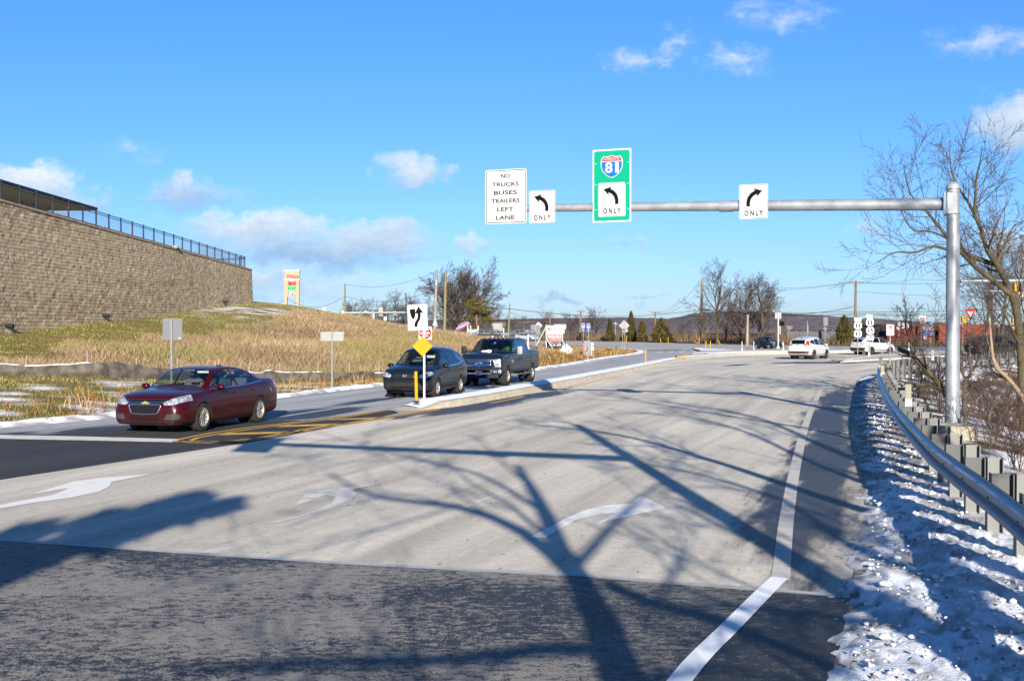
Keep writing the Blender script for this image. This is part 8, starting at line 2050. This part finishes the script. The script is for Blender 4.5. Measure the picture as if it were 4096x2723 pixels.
def railcar(kind, label, s0, s1, top0, top1, mat, extra):
 x0, y0 = fline(s0, extra); x1, y1 = fline(s1, extra); a = Vector((x0, y0, 0)); b = Vector((x1, y1, 0)); d = b - a; L = d.length; c = (a + b) / 2; ztop = (P(s0, top0, y0).z + P(s1, top1, y1).z) / 2; zb = -2.2
 t = thing('railcar', label, 'railcar', (c.x, c.y, zb), math.atan2(d.y, d.x)); H = ztop - zb; L -= .5
 if kind == 'hopper':
  prof = [(-1.55, .9), (-1.6, H * .55), (-1.45, H - .12), (-.9, H), (.9, H), (1.45, H - .12), (1.6, H * .55), (1.55, .9)]; vs = []
  for x in (-L / 2, L / 2): vs += [(x, y, z) for y, z in prof]
  n = 8; mb = MB(); mb.add(vs, [(i, n + i, n + (i + 1) % n, (i + 1) % n) for i in range(n)] + [tuple(range(n)), tuple(range(2 * n - 1, n - 1, -1))]); mb.build('hopper_body', mat, t)
  mb = MB(); m = int(L / 1.4)
  for i in range(m): mb.box((-L / 2 + (i + .5) * L / m, -1.0, H + .10), (.9, .10, .16))
  mb.box((0, -1.0, H + .2), (L, .5, .05)); mb.build('running_board', M('rusty_walkway', (.11, .08, .06), .9), t)
 else:
  mb = MB(); mb.box((0, 0, .9 + (H - .9) / 2), (L, 3.0, H - .9)); mb.build('box_body', mat, t); m = int(L / 1.1); rb = MB()
  for i in range(m + 1): rb.box((-L / 2 + .06 + i * (L - .12) / m, -1.54, .9 + (H - .9) / 2), (.13, .10, H - 1.0))
  rb.box((0, -1.53, H - .08), (L, .12, .16)); rb.box((0, -1.53, .98), (L, .12, .2)); rb.build('side_ribs', mat, t)
 if kind == 'box':
  mb = MB(); mb.box((L * .1, -1.57, .9 + (H - .9) / 2), (2.4, .05, H - 1.1)); mb.build('door', mat, t)
 for e in (-1, 1):
  mb = MB()
  for w in (-.9, .9):
   for y in (-.75, .75): mb.lathe([(0, -.06), (.45, -.06), (.45, .06), (0, .06)], 14, c=(e * (L / 2 - 1.8) + w, y, .45), axis='y')
  mb.box((e * (L / 2 - 1.8), -.9, .5), (2.6, .15, .25)); mb.build('bogie', C_well, t)
 mb = MB(); mb.tube([(L / 2, 0, .85), (L / 2 + .3, 0, .85)], .1, 6); mb.tube([(-L / 2, 0, .85), (-L / 2 - .2, 0, .85)], .1, 6); mb.build('coupler', C_well, t); return t, L, H
m_rust = M('rusty_railcar', (.07,.032,.019), .9, var=.35, scale=1.2); m_grey = M('grey_hopper_paint', (.13,.133,.137), .8, var=.12, scale=.8, dirt=((.06, .05, .04), .4, 1.5)); m_red = M('red_boxcar_paint', (.10,.016,.008), .7, var=.3, scale=1.0, dirt=((.04,.015,.01), .4, 2.6)); m_redb = M('bright_red_boxcar_paint', (.19,.03,.011), .7, var=.12, scale=1); m_blk = M('black_gondola_paint', (.016, .017, .018), .7, var=.3, spec=.2)
railcar('gondola', 'rusty low gondola behind the scrub with a yellow end', 2845, 3135, 1336, 1329.5, m_rust, 26)
t = thing('railcar_end', 'orange yellow end platform of the rusty railcar', 'railcar end', (0, 0, 0)); x, y = fline(3156, 24); t.location = (x, y, -1.5); mb = MB(); zt = P(3156, 1329, y).z + 1.5
mb.box((0, 0, zt - .08), (1.0, .8, .14)); mb.box((-.4, 0, zt / 2), (.12, .7, zt)); mb.box((.4, 0, zt / 2), (.1, .7, zt)); mb.box((0, .1, zt * .62), (.8, .6, zt * .3)); mb.build('platform', M('orange_yellow_paint', (.22,.11,.017), .7, var=.2), t)
railcar('hopper', 'long grey covered hopper wagon with a roof walkway', 3170, 3415, 1329.5, 1318, m_grey, 22)
railcar('gondola', 'black ribbed high sided railcar left of the red boxcars', 3432, 3556, 1297, 1299, m_blk, 18)
railcar('box', 'dark red ribbed boxcar behind the NO PARKING sign', 3566, 3684, 1303, 1299, m_red, 16)
t, L, H = railcar('box', 'dark red boxcar with white lettering left of the big steel pole', 3690, 3758, 1299, 1298, m_red, 16)
f = legend(t, [('X', L * .42, H - 2.2, .75, .4, .03)], m_swhite, -1.62)
railcar('box', 'bright red boxcar partly hidden by the big steel pole', 3762, 3990, 1297, 1296, m_redb, 16)
t, L, H = railcar('gondola', 'dark ribbed railcar behind the bare trees at the right edge', 4000, 4200, 1300, 1300, m_blk, 16)
# ================================================================ trees
m_bark = M('grey_brown_bark', (.062, .049, .038), .95, var=.4, scale=5, bump=.02, bscale=18, spec=.1)
m_barkg = M('olive_mossy_bark', (.060, .050, .029), .95, var=.45, scale=4, bump=.02, bscale=16, spec=.1)
m_twig = M('brown_twigs', (.050, .037, .031), .95, var=.3, scale=2, spec=.1)
def grow_branch(T, C, p, d, L, r, lvl, o, rng):
 n = 5 if lvl < 2 else 3; pts, rad = [p.copy()], [r]; q = p.copy(); d = d.normalized(); w = o['wob']
 for i in range(n):
  d = (d + Vector((rng.gauss(0, w), rng.gauss(0, w), rng.gauss(0, w) + o['up'] * (.5 if lvl else .2)))).normalized()
  q = q + d * (L / n); pts.append(q.copy()); rad.append(max(.004, r * (1 - (i + 1) / n * (.75 if lvl else .55))))
 (T if lvl < 2 else C).tube(pts, rad, 8 if lvl == 0 else 5 if lvl == 1 else 3, cap=False)
 if lvl >= o['depth']: return
 k = o['kids'][lvl]
 for j in range(k):
  t = o['first'] + (1 - o['first']) * (j + rng.random()) / k if lvl == 0 else .2 + .8 * (j + rng.random()) / k
  i = min(n - 1, int(t * n)); u = t * n - i; b = pts[i].lerp(pts[i + 1], u); dd = (pts[i + 1] - pts[i]).normalized()
  ax = dd.orthogonal().normalized(); ax.rotate(Matrix.Rotation(rng.random() * 6.283, 3, dd)); a = rng.uniform(*o['ang']); nd_ = dd.copy(); nd_.rotate(Matrix.Rotation(a, 3, ax))
  if o.get('bias') and lvl == 0: nd_ = (nd_ + o['bias']).normalized()
  rr = rad[i] * (1 - u) + rad[i + 1] * u
  grow_branch(T, C, b, nd_, L * rng.uniform(*o['len']) * (1.15 - .45 * t), max(o['rmin'], rr * rng.uniform(.45, .65)), lvl + 1, o, rng)
def bare(label, H, r, seed, loc, stems=1, group=None, cat='tree', name='bare_tree', bark=None, lean=(0, 0), **kw):
 o = dict(wob=.10, up=.12, depth=4, kids=(11, 6, 5, 4), first=.25, ang=(.5, 1.0), len=(.42, .62), rmin=.010); o.update(kw); rng = random.Random(seed); T, C = MB(), MB()
 for s in range(stems):
  d = Vector((lean[0] + (rng.uniform(-.32, .32) if stems > 1 else 0), lean[1] + (rng.uniform(-.22, .22) if stems > 1 else 0), 1)); grow_branch(T, C, Vector((rng.uniform(-.3, .3) * (stems > 1), 0, -.3)), d, H * rng.uniform(.8, 1), r * (1 if stems == 1 else .6), 0, o, rng)
 t = thing(name, label, cat, loc, 0, group); T.build('trunk', bark or m_bark, t, smooth=True); C.build('crown', m_twig, t); return t
def at(sx, Y, z=None): k = (sx - 2048) / FPX; return (k * Y, Y, gz(k * Y, Y) if z is None else z)
def limb_tree(name, label, Y, limbs, seed, o, zoff=0, bark=None, cat='tree'):
 rng = random.Random(seed); a0 = P(*limbs[0][0][0], Y); t = thing(name, label, cat, (a0.x, Y, a0.z)); T, C = MB(), MB(); base = Vector(a0)
 for pts, r0, r1, nk, dy in limbs:
  ps = [P(sx, sy, Y + dy * i / max(1, len(pts) - 1)) - base for i, (sx, sy) in enumerate(pts)]; ps = resample(ps, .22); n = len(ps); rad = [r0 + (r1 - r0) * i / (n - 1) for i in range(n)]
  T.tube(ps, rad, 9, cap=True)
  for j in range(nk):
   i = int((.18 + .82 * (j + rng.random()) / nk) * (n - 2)); d = (ps[i + 1] - ps[i]).normalized(); ax = d.orthogonal().normalized(); ax.rotate(Matrix.Rotation(rng.random() * 6.283, 3, d)); nd_ = d.copy(); nd_.rotate(Matrix.Rotation(rng.uniform(.4, 1.0), 3, ax))
   grow_branch(C, C, ps[i], nd_, rng.uniform(.6, 1.7) * o.get('tw', 1), max(.007, rad[i] * .42), 2, o, rng)
 T.build('trunk', bark or m_barkg, t, smooth=True); C.build('crown', m_twig, t); return t
TW = dict(wob=.17, up=.10, depth=4, kids=(0, 0, 5, 4), first=.1, ang=(.4, .95), len=(.45, .66), rmin=.0055)
limb_tree('bare_tree', 'large leaning bare tree at the right edge with boughs arching behind the steel pole', 33.0, [
 ([(4095, 1700), (4090, 1560), (4087, 1448), (4071, 1269), (4059, 1215), (4046, 1173)], .135, .105, 3, 0),
 ([(4046, 1173), (4008, 1094), (3985, 1055), (3950, 1001), (3922, 908), (3900, 863), (3903, 774), (3906, 717), (3922, 640), (3928, 583)], .095, .010, 17, -1.5),
 ([(4046, 1180), (3960, 1112), (3909, 1074), (3864, 1029), (3830, 1000), (3788, 997), (3731, 985), (3660, 1010), (3578, 1010), (3510, 1050)], .085, .008, 13, -2.5),
 ([(3990, 1062), (3915, 1036), (3845, 1005), (3788, 946), (3750, 900), (3705, 844), (3641, 774), (3616, 666)], .075, .008, 13, -1.0),
 ([(3900, 863), (3868, 800), (3845, 770), (3807, 691), (3798, 596)], .045, .008, 13, .5), ([(3915, 1040), (3860, 1010), (3800, 960), (3720, 925), (3640, 910), (3560, 735)], .04, .006, 9, 1.0),
 ([(3985, 1055), (4010, 1000), (4030, 950), (4060, 900), (4110, 880)], .05, .008, 12, 1.0), ([(4000, 1085), (3990, 1000), (4010, 930), (4020, 830)], .04, .006, 12, 1.5),
 ([(4090, 1400), (4040, 1300), (4000, 1215), (3960, 1170), (3920, 1110)], .04, .008, 12, -1.0), ([(4062, 1225), (4080, 1190), (4096, 1130), (4120, 1050)], .05, .02, 8, .5)], 3, TW)
limb_tree('fallen_tree', 'broken leaning trunk reaching left over the far guardrail from the steel pole', 27.5, [
 ([(3800, 1600), (3780, 1564), (3753, 1529), (3701, 1476), (3648, 1420), (3592, 1395)], .085, .05, 5, 0), ([(3648, 1420), (3641, 1360), (3622, 1318), (3626, 1250), (3612, 1165)], .03, .004, 6, .3), ([(3655, 1425), (3663, 1360), (3640, 1300), (3624, 1280)], .028, .005, 5, -.3),
 ([(3790, 1560), (3720, 1540), (3655, 1540)], .05, .03, 5, .4), ([(3760, 1535), (3775, 1500), (3790, 1480)], .03, .015, 2, .2), ([(3740, 1700), (3705, 1610), (3680, 1560), (3690, 1500)], .045, .015, 4, .5), ([(3830, 1400), (3770, 1330), (3700, 1290), (3680, 1270)], .02, .005, 4, .6)], 5, dict(TW, tw=.55))
limb_tree('bare_tree', 'dark crooked small tree just right of the steel pole base', 29.0, [
 ([(3862, 1740), (3859, 1676), (3859, 1560), (3862, 1518), (3890, 1483), (3873, 1430), (3880, 1380), (3892, 1310)], .085, .012, 9, 0), ([(3862, 1520), (3840, 1450), (3845, 1350)], .035, .008, 6, .4), ([(3890, 1483), (3920, 1420), (3935, 1350), (3940, 1300)], .03, .006, 6, .4)], 7, dict(TW, tw=.6), bark=m_bark)
limb_tree('fallen_tree', 'pale snapped trunk sloping down to the right edge behind the guardrail', 25.0, [([(4130, 1670), (4090, 1590), (4055, 1540), (4000, 1480), (3975, 1450), (3955, 1260)], .062, .02, 8, 0), ([(4000, 1480), (3960, 1400), (3945, 1330)], .025, .006, 5, .5)], 9, dict(TW, tw=.6), bark=M('pale_snapped_wood', (.17, .125, .075), .9, var=.3, scale=4))
p0 = bare('dark thin bare tree between the YIELD sign and the right edge', 9.5, .16, 21, at(3944, 118), depth=4, kids=(10, 6, 5, 4), group='thin bare trees at the right edge')
for sx, Y, h, l in ((3976, 122, 1.08, 'straight dark bare tree second right of the YIELD sign'), (4006, 112, .95, 'brown bare tree third right of the YIELD sign'), (4062, 124, 1.12, 'bare tree behind the white green disc signal sign'), (4090, 116, 1.0, 'bare tree cut by the right edge of the view')): dup(p0, at(sx, Y), random.random() * 6, l, h)
s0 = bare('bare brown shrub on the bank just behind the guardrail bend', 2.0, .03, 31, at(3700, 40, -.9), stems=5, depth=3, kids=(6, 5, 4, 3), first=.1, name='shrub', cat='shrub', group='bare shrubs behind the guardrail', rmin=.006)
for sx, Y, h, l in ((3760, 33, .8, 'bare shrub low beside the broken leaning trunk'), (3920, 36, .75, 'thick bare shrub right of the crooked small tree'), (3990, 31, .8, 'bare shrub left of the leaning tree trunk'), (4060, 42, .9, 'tall bare shrub behind the leaning tree'), (3880, 45, .6, 'bare shrub in front of the dark sport utility vehicle'), (3960, 24, .7, 'small rusty shrub under the pale snapped trunk'), (4085, 20, .75, 'small shrub at the right edge above the guardrail posts'), (3820, 26.2, .55, 'little shrub tangled round the steel pole footing'), (4020, 55, .6, 'bare shrub below the far signal arm'), (3935, 56, .6, 'bare shrub against the far guardrail run')): dup(s0, at(sx, Y, land1((sx - 2048) / FPX * Y, Y) - .1), random.random() * 6, l, h)
bare('big bushy many stemmed bare tree behind the greenish utility poles', 7.4, .26, 41, at(1838, 132, .6), stems=9, depth=4, kids=(10, 6, 5, 4), first=.12, up=.05, ang=(.35, .8), rmin=.016)
b0 = bare('oval crowned bare tree right of the tall pale pole', 9.6, .24, 43, at(2868, 172, .1), depth=4, kids=(14, 7, 5, 4), first=.22, ang=(.5, .95), rmin=.015, group='bare trees across the highway')
b1 = bare('dense twisted bare tree, tallest of the group behind the charcoal sedan', 9.4, .22, 47, at(2998, 168, .1), depth=4, kids=(15, 7, 5, 4), first=.12, rmin=.015, group='bare trees across the highway')
dup(b0, at(3052, 164, .1), 2.1, 'dark bare tree close left of the white signal pole', .72); dup(b1, at(3030, 172, .1), 4.0, 'bare tree tangled with the tallest one behind the sedan', .95); dup(b0, at(2820, 176, .1), 3.3, 'small dark tree hard against the tall pale pole', .5); dup(b1, at(2965, 175, .1), 1.0, 'lower bare tree at the left of the tallest one', .72)
rr = random.Random(8); WORDS = ['faint', 'brown', 'grey', 'thin', 'bushy', 'spreading', 'low', 'upright', 'dense', 'pale', 'ragged', 'dark', 'slender']
PLACES = ['right of the price pylon', 'left of the crest pole', 'just right of the crest pole', 'over the right green sign', 'left of the second sign back', 'over the second sign back', 'over the biggest sign back', 'right of the biggest sign back', 'left of the street lamp', 'at the street lamp', 'right of the street lamp', 'left of the keep right sign', 'behind the keep right sign']
for i, sx in enumerate((1312, 1352, 1400, 1430, 1462, 1492, 1520, 1552, 1582, 1606, 1640, 1672, 1706)): Y = 205 + 18 * rr.random(); s = (.36 if i < 2 else .46 + .2 * rr.random()); dup((b0, b1)[i % 2], at(sx, Y, 1.2), rr.random() * 6, '%s distant bare tree %s' % (WORDS[i], PLACES[i]), (s * 1.15, s * 1.15, s))['group'] = 'distant bare trees behind the hill'
for i, (sx, Y, s, l) in enumerate(((1990, 190, .45, 'low bare tree behind the message board'), (2075, 240, .5, 'low bare tree left of the silver vehicle'), (2180, 270, .55, 'bare tree low behind the estate board'), (2280, 262, .6, 'bare tree left of the reddish crossarm pole'), (2385, 262, .6, 'bare tree right of the distant interstate shields'), (2740, 225, .4, 'low bare tree by the yellow guy guard'), (2905, 190, .4, 'low bare thicket tree between pale pole and plain pole'), (3440, 185, .45, 'bare tree behind the SOUTH route shield'))): dup((b0, b1)[i % 2], at(sx, Y, .0), i * 1.3, l, (s * 1.4, s * 1.4, s))['group'] = 'low bare trees across the highway'
m_spray, _n3, _b3 = new_mat('evergreen_sprays'); _n3.links.new(nd(_n3, 'ShaderNodeVertexColor', layer_name='tint').outputs[0], _b3.inputs['Base Color']); _b3.inputs['Roughness'].default_value = .9; _b3.inputs['Specular IOR Level'].default_value = .1
def sprays(c, size, cols, rng, droop=0.0):
 n = len(c); a = rng.random(n) * 6.283; e = rng.random(n) * 2.2 - .6; d = np.stack([np.cos(a) * np.cos(e), np.sin(a) * np.cos(e), np.sin(e) - droop], -1); s = np.stack([-np.sin(a), np.cos(a), rng.random(n) - .5], -1) * .35
 L = size * (.6 + .8 * rng.random((n, 1))); V = np.stack([c - s * L * .5, c + s * L * .5, c + d * L], 1).reshape(-1, 3); return V, np.arange(3 * n).reshape(-1, 3), np.repeat(cols, 3, 0)
def cedar(label, sx, Y, z0, W, H, seed, round_=0.5, brown=0.0, n=5200):
 rng = np.random.default_rng(seed); h = rng.random(n) ** .8; a = rng.random(n) * 6.283; prof = np.clip((1 - h) ** (1 - round_ * .75), 0, 1) * np.clip(.45 + h * 5, 0, 1); lump = .62 + .75 * fbm(a * 1.3 + 5, h * 6, 3, seed); r = W / 2 * prof * lump * np.sqrt(.25 + .75 * rng.random(n))
 c = np.stack([r * np.cos(a), r * np.sin(a), .15 + h * H * (.9 + .12 * rng.random(n))], -1); t = fbm(c[:, 0] * 1.4 + 9, c[:, 2] * 1.4, 3, seed + 1)[:, None]
 col = np.array([.030, .032, .012]) + (np.array([.085, .072, .022]) - np.array([.030, .032, .012])) * t * 1.4; col = col + (np.array([.12, .07, .03]) - col) * brown * rng.random((n, 1)); V, F, C = sprays(c, .38, col, rng)
 p = at(sx, Y, z0); t = thing('evergreen_tree', label, 'tree', p); np_mesh('crown', V, F, m_spray, t, cols=C, smooth=False); mb = MB(); mb.tube([(0, 0, -.4), (0, 0, H * .8)], [.16, .03], 7); mb.build('trunk', m_bark, t, smooth=True); t['group'] = 'dark evergreens across the highway'; return t
cedar('narrow pointed cedar left of the aluminium diamond sign back', 2440, 219, -.2, 2.1, 4.1, 1, .2); cedar('tallest spire shaped cedar right behind the diamond sign back', 2524, 214, -.2, 2.7, 5.4, 2, .25); cedar('brownish rounded cedar right of the tallest one', 2568, 208, -.2, 2.2, 3.6, 3, .55, .5)
cedar('wide round cedar left of the tall pale pole', 2646, 200, -.2, 4.2, 4.0, 4, .6, .15); cedar('large dark rounded cedar left of the NORTH route shields', 3378, 163, -.1, 2.9, 3.9, 6, .6, .1)
def pine():
 rng = np.random.default_rng(3); p = at(1905, 121, .4); t = thing('pine_tree', 'sparse pine with olive needle pads beside the bushy bare tree', 'pine tree', p); T, C = MB(), MB(); R_ = random.Random(2); T.tube([(0, 0, -.5), (.04, 0, 2.5), (-.03, 0, 4.6)], [.14, .10, .03], 8); cs = []
 for i in range(26):
  z = 1.1 + 3.3 * i / 25; a = R_.random() * 6.28; L = (1.7 - .9 * abs(z - 3.2) / 2.2) * R_.uniform(.55, 1); e = Vector((math.cos(a) * L, math.sin(a) * L, .25 * L)); b = Vector((0, 0, z)); T.tube([b, b + e * .5 + Vector((0, 0, -.05)), b + e], [.03, .02, .008], 4)
  for j in range(4): grow_branch(C, C, b + e * R_.uniform(.3, 1), e.normalized() + Vector((R_.uniform(-.6, .6), R_.uniform(-.6, .6), .2)), .5, .010, 3, TW, R_)
  if z > 2.2 or i % 5 == 0:
   n = 280; q = np.array((b + e)[:]) + np.stack([rng.normal(0, .32, n), rng.normal(0, .32, n), rng.normal(.05, .11, n)], -1); cs.append(q)
 T.build('trunk', M('reddish_pine_bark', (.12, .07, .045), .95, var=.3), t, smooth=True); C.build('twigs', m_twig, t); c = np.concatenate(cs); col = np.array([.095, .082, .018]) * (.5 + rng.random((len(c), 1))); V, F, K = sprays(c, .16, col, rng); np_mesh('needles', V, F, m_spray, t, cols=K, smooth=False)
pine()
AZ = LIGHT_AZ[0] / LIGHT_AZ[1]; TANE = math.tan(R(SUN_EL))
def shade_tree(label, by, limbs, seed, tw=2.2, o=None):
 rng = random.Random(seed); o = o or dict(TW, rmin=.012, up=.04); T, C = MB(), MB(); first = None; t = thing('bare_tree', label, 'tree', (0, by, 0))
 def up(dx, dy, yo=0):
  g = GD(dx, dy); z = (g.y - (by + yo)) * TANE; return Vector((g.x - AZ * (g.y - by - yo), yo, z))
 for pts, r0, r1, nk, yo in limbs:
  ps = [up(*q, yo * i / max(1, len(pts) - 1)) for i, q in enumerate(pts)]
  if first is None: first = ps[0]; ps = [Vector((ps[0].x + .25, 0, -.3)), Vector((ps[0].x + .1, 0, ps[0].z * .6))] + ps
  ps = resample(ps, .5); n = len(ps); rad = [r0 + (r1 - r0) * i / (n - 1) for i in range(n)]; T.tube(ps, rad, 9)
  for j in range(nk):
   i = int((.35 + .65 * (j + rng.random()) / nk) * (n - 2)); d = (ps[i + 1] - ps[i]).normalized(); ax = d.orthogonal().normalized(); ax.rotate(Matrix.Rotation(rng.random() * 6.283, 3, d)); nd_ = d.copy(); nd_.rotate(Matrix.Rotation(rng.uniform(.4, .9), 3, ax)); grow_branch(C, C, ps[i], nd_, rng.uniform(.7, 1.4) * tw, max(.016, rad[i] * .4), 2, o, rng)
 T.build('trunk', m_bark, t, smooth=True); C.build('crown', m_twig, t)
shade_tree('thick trunked bare tree on the verge, its trunk shadow running up the foreground', -4.5, [
 ([(1432, 1568), (1402, 1480), (1370, 1400), (1330, 1330), (1290, 1270), (1255, 1180), (1215, 1110), (1190, 1070)], .26, .06, 4, 0), ([(1335, 1335), (1206, 1224), (1060, 1166), (864, 1141), (760, 1090)], .11, .02, 5, -1.2), ([(1400, 1345), (1520, 1395), (1640, 1420), (1900, 1530)], .08, .06, 4, 1),
 ([(1318, 1310), (1385, 1235), (1450, 1165), (1530, 1100), (1580, 1040)], .06, .012, 4, 1.2), ([(1405, 1490), (1230, 1492), (1000, 1520), (700, 1520), (420, 1545)], .07, .02, 6, .6), ([(1255, 1180), (1100, 1090), (930, 1050), (700, 985)], .05, .012, 6, -1)], 11)
shade_tree('spreading bare tree beyond the guardrail, its boughs shading the far lanes', 4.0, [
 ([(2060, 1090), (1975, 1060), (1880, 1020), (1740, 960), (1600, 935), (1440, 915)], .17, .02, 11, -1.0), ([(1990, 1175), (1880, 1140), (1640, 1060), (1420, 1000), (1200, 975)], .12, .02, 10, 1), ([(1960, 1010), (1850, 985), (1600, 945), (1380, 905)], .09, .015, 9, 0), ([(1985, 1110), (1860, 1060), (1690, 985), (1500, 940)], .08, .015, 9, 2), ([(1965, 960), (1850, 930), (1700, 905), (1600, 890)], .05, .01, 12, 1)], 13, 1.6)
shade_tree('second bare tree on the verge with low boughs over the snow', -2.5, [
 ([(2300, 1568), (2180, 1470), (2060, 1400), (1900, 1320), (1720, 1240), (1560, 1160)], .13, .03, 7, -1), ([(2250, 1400), (2120, 1330), (1960, 1260), (1800, 1150), (1600, 1090), (1380, 1050)], .08, .015, 8, 0), ([(2350, 1350), (2200, 1290), (2050, 1230), (1930, 1180)], .05, .015, 6, 0), ([(2060, 1440), (1930, 1420), (1760, 1400), (1560, 1390)], .05, .012, 5, .5), ([(2359, 1500), (2280, 1440), (2190, 1330), (2100, 1250)], .06, .015, 6, 1)], 17, 1.1)
def shade_cedar():
 rng = np.random.default_rng(12); cs = []; by = -7.0  # unseen evergreen, its clumps shaped to cast the lobed shadow at left
 def up(dx, dy): g = GD(dx, dy); return np.array([g.x - AZ * (g.y - by), 0, (g.y - by) * TANE])
 for dx, dy, s, n in ((520, 1168, .16, 240), (450, 1185, .2, 320), (380, 1175, .30, 500), (430, 1160, .26, 500), (300, 1215, .34, 600), (230, 1205, .28, 450), (330, 1195, .3, 500), (200, 1248, .34, 600), (40, 1236, .30, 420), (-40, 1300, .4, 500), (40, 1302, .3, 260), (-120, 1330, .6, 700)): cs.append(up(dx, dy) + np.stack([rng.normal(0, s * .42, n), rng.normal(0, s * .6, n), rng.normal(0, s * .20, n)], -1))
 c = np.concatenate(cs); V, F, K = sprays(c, .3, np.tile(np.array([.05, .055, .02]), (len(c), 1)), rng); t = thing('evergreen_tree', 'leaning evergreen on the verge behind the road that shades the left lane arrows', 'tree', (0, by, 0)); np_mesh('crown', V, F, m_spray, t, cols=K, smooth=False)
 a, b = up(565, 1156), up(0, 1310); d = Vector(b - a); mb = MB(); mb.tube([Vector(b) + d * (b[2] / -d.z if d.z else 0) if False else (b[0] - 1.2, 0, -.2), Vector(b), Vector(a)], [.22, .15, .05], 8); mb.build('trunk', m_bark, t, smooth=True)
shade_cedar()
def added_woods():  # unseen treeline added so vehicle sides mirror dark stems instead of low sky
 rng = np.random.default_rng(21); n = 26000; y = -70 + 150 * rng.random(n); x = 62 + 26 * rng.random(n) + np.maximum(0, y - 30) * .35; k = x > .52 * y + 12; x, y = x[k], y[k]; n = len(x)
 c = np.array([[.06, .045, .036]]) * (.6 + .8 * rng.random((n, 1))); blades('added_woods', x, y, np.full(n, -1.0), 5 + 8 * rng.random(n), .10 + .25 * rng.random(n), .12, c, 'unseen bare treeline added to darken reflections in the vehicle sides', rng)
added_woods()
# ================================================================ people at the wheel
def driver(label, car, S, shirt, sleeve, hat=None, turn=0.0):
 Mx = car.matrix_basis.copy(); s = S['seats']; b0 = Vector((s['xf'] - .22, .37, s['z'] + .06)); hip = b0
 t = thing('person', label, 'person', tuple(Mx @ hip), car.rotation_euler.z); t.scale = car.scale
 def skin(name, segs, mat, par):
  me = bpy.data.meshes.new(name); vs, es, rs = [], [], []
  for ch in segs:
   prev = None
   for p, r in ch:
    k = next((i for i, q in enumerate(vs) if (Vector(q) - Vector(p)).length < 1e-4), None)
    if k is None: k = len(vs); vs.append(p); rs.append(r)
    if prev is not None: es.append((prev, k))
    prev = k
  me.from_pydata(vs, es, []); o = bpy.data.objects.new(name, me); COL.objects.link(o); m = o.modifiers.new('skin', 'SKIN')
  for i, r in enumerate(rs): me.skin_vertices[0].data[i].radius = (r, r)
  me.skin_vertices[0].data[0].use_root = True; o.modifiers.new('sub', 'SUBSURF').levels = 1
  ev = o.evaluated_get(bpy.context.evaluated_depsgraph_get()); nm = bpy.data.meshes.new_from_object(ev); o.modifiers.clear(); o.data = nm; nm.materials.clear(); nm.materials.append(mat); nm.polygons.foreach_set('use_smooth', [True] * len(nm.polygons)); o.parent = par; return o
 sh, nk = (-.07, 0, .50), (-.05, 0, .60)
 arms = [[((0, 0, 0), .15), ((-.04, 0, .25), .16), (sh, .13), ((-.06, sg * .19, .49), .075), ((.12, sg * .24, .30), .05), ((.36, sg * .17, .40), .038), ((.42, sg * .16, .43), .034)] for sg in (1, -1)]
 legs = [[((0, 0, 0), .15), ((.1, sg * .1, .0), .10), ((.46, sg * .13, .05), .075), ((.60, sg * .12, -.28), .05)] for sg in (1, -1)]
 body = skin('body', arms + legs + [[((0, 0, 0), .15), ((-.04, 0, .25), .16), (sh, .13), (nk, .055), ((-.03, 0, .66), .07), ((-.02, 0, .75), .098), ((-.03, 0, .83), .075)], ], sleeve, t)
 m_skin = M('skin', (.22, .12, .085), .6); mb = MB(); mb.sphere((-.015, 0, .755), 1, 14, 9, (.105, .082, .125)); mb.tube([(.08, 0, .77), (.115, 0, .735)], [.012, .018], 6); hd = mb.build('face', m_skin, t, smooth=True)
 for sg in (1, -1): m2 = MB(); m2.sphere((.075, sg * .033, .775), .011, 8, 5); m2.build('eye', m_sblack, hd)
 m2 = MB(); m2.box((.085, 0, .69), (.012, .045, .010)); m2.build('mouth', M('lips', (.18, .06, .055), .6), hd)
 mb = MB(); mb.sphere((-.035, 0, .80), 1, 14, 8, (.115, .095, .105)); mb.build('cap' if hat else 'hair', hat or M('dark_hair', (.02, .014, .01), .8), t, smooth=True)
 for sg in (1, -1):
  c = Vector((.44, sg * .16, .44)); segs = [[(tuple(c), .028), (tuple(c + Vector((.035, (i - 1.5) * .018, .012))), .010), (tuple(c + Vector((.06, (i - 1.5) * .019, -.01))), .009), (tuple(c + Vector((.05, (i - 1.5) * .018, -.035))), .008)] for i in range(4)] + [[(tuple(c), .028), (tuple(c + Vector((.01, -sg * .035, .015))), .011), (tuple(c + Vector((.035, -sg * .045, .01))), .009)]]
  skin('hand', segs, m_skin, t)
 return t
bpy.context.view_layer.update()
driver('pickup driver in a cap and bright yellow green work sleeves', truck_o, truck, None, M('hi_vis_fabric', (.16, .42, .05), .8), M('tan_cap', (.22, .19, .14), .8))
driver('sedan driver in a dark jacket with both hands on the wheel', malibu_o, malibu, None, M('dark_jacket', (.02, .02, .025), .8))
driver('driver of the navy sport utility vehicle in a dark coat', crv_o, crv, None, M('dark_jacket', (.02, .02, .025), .8))
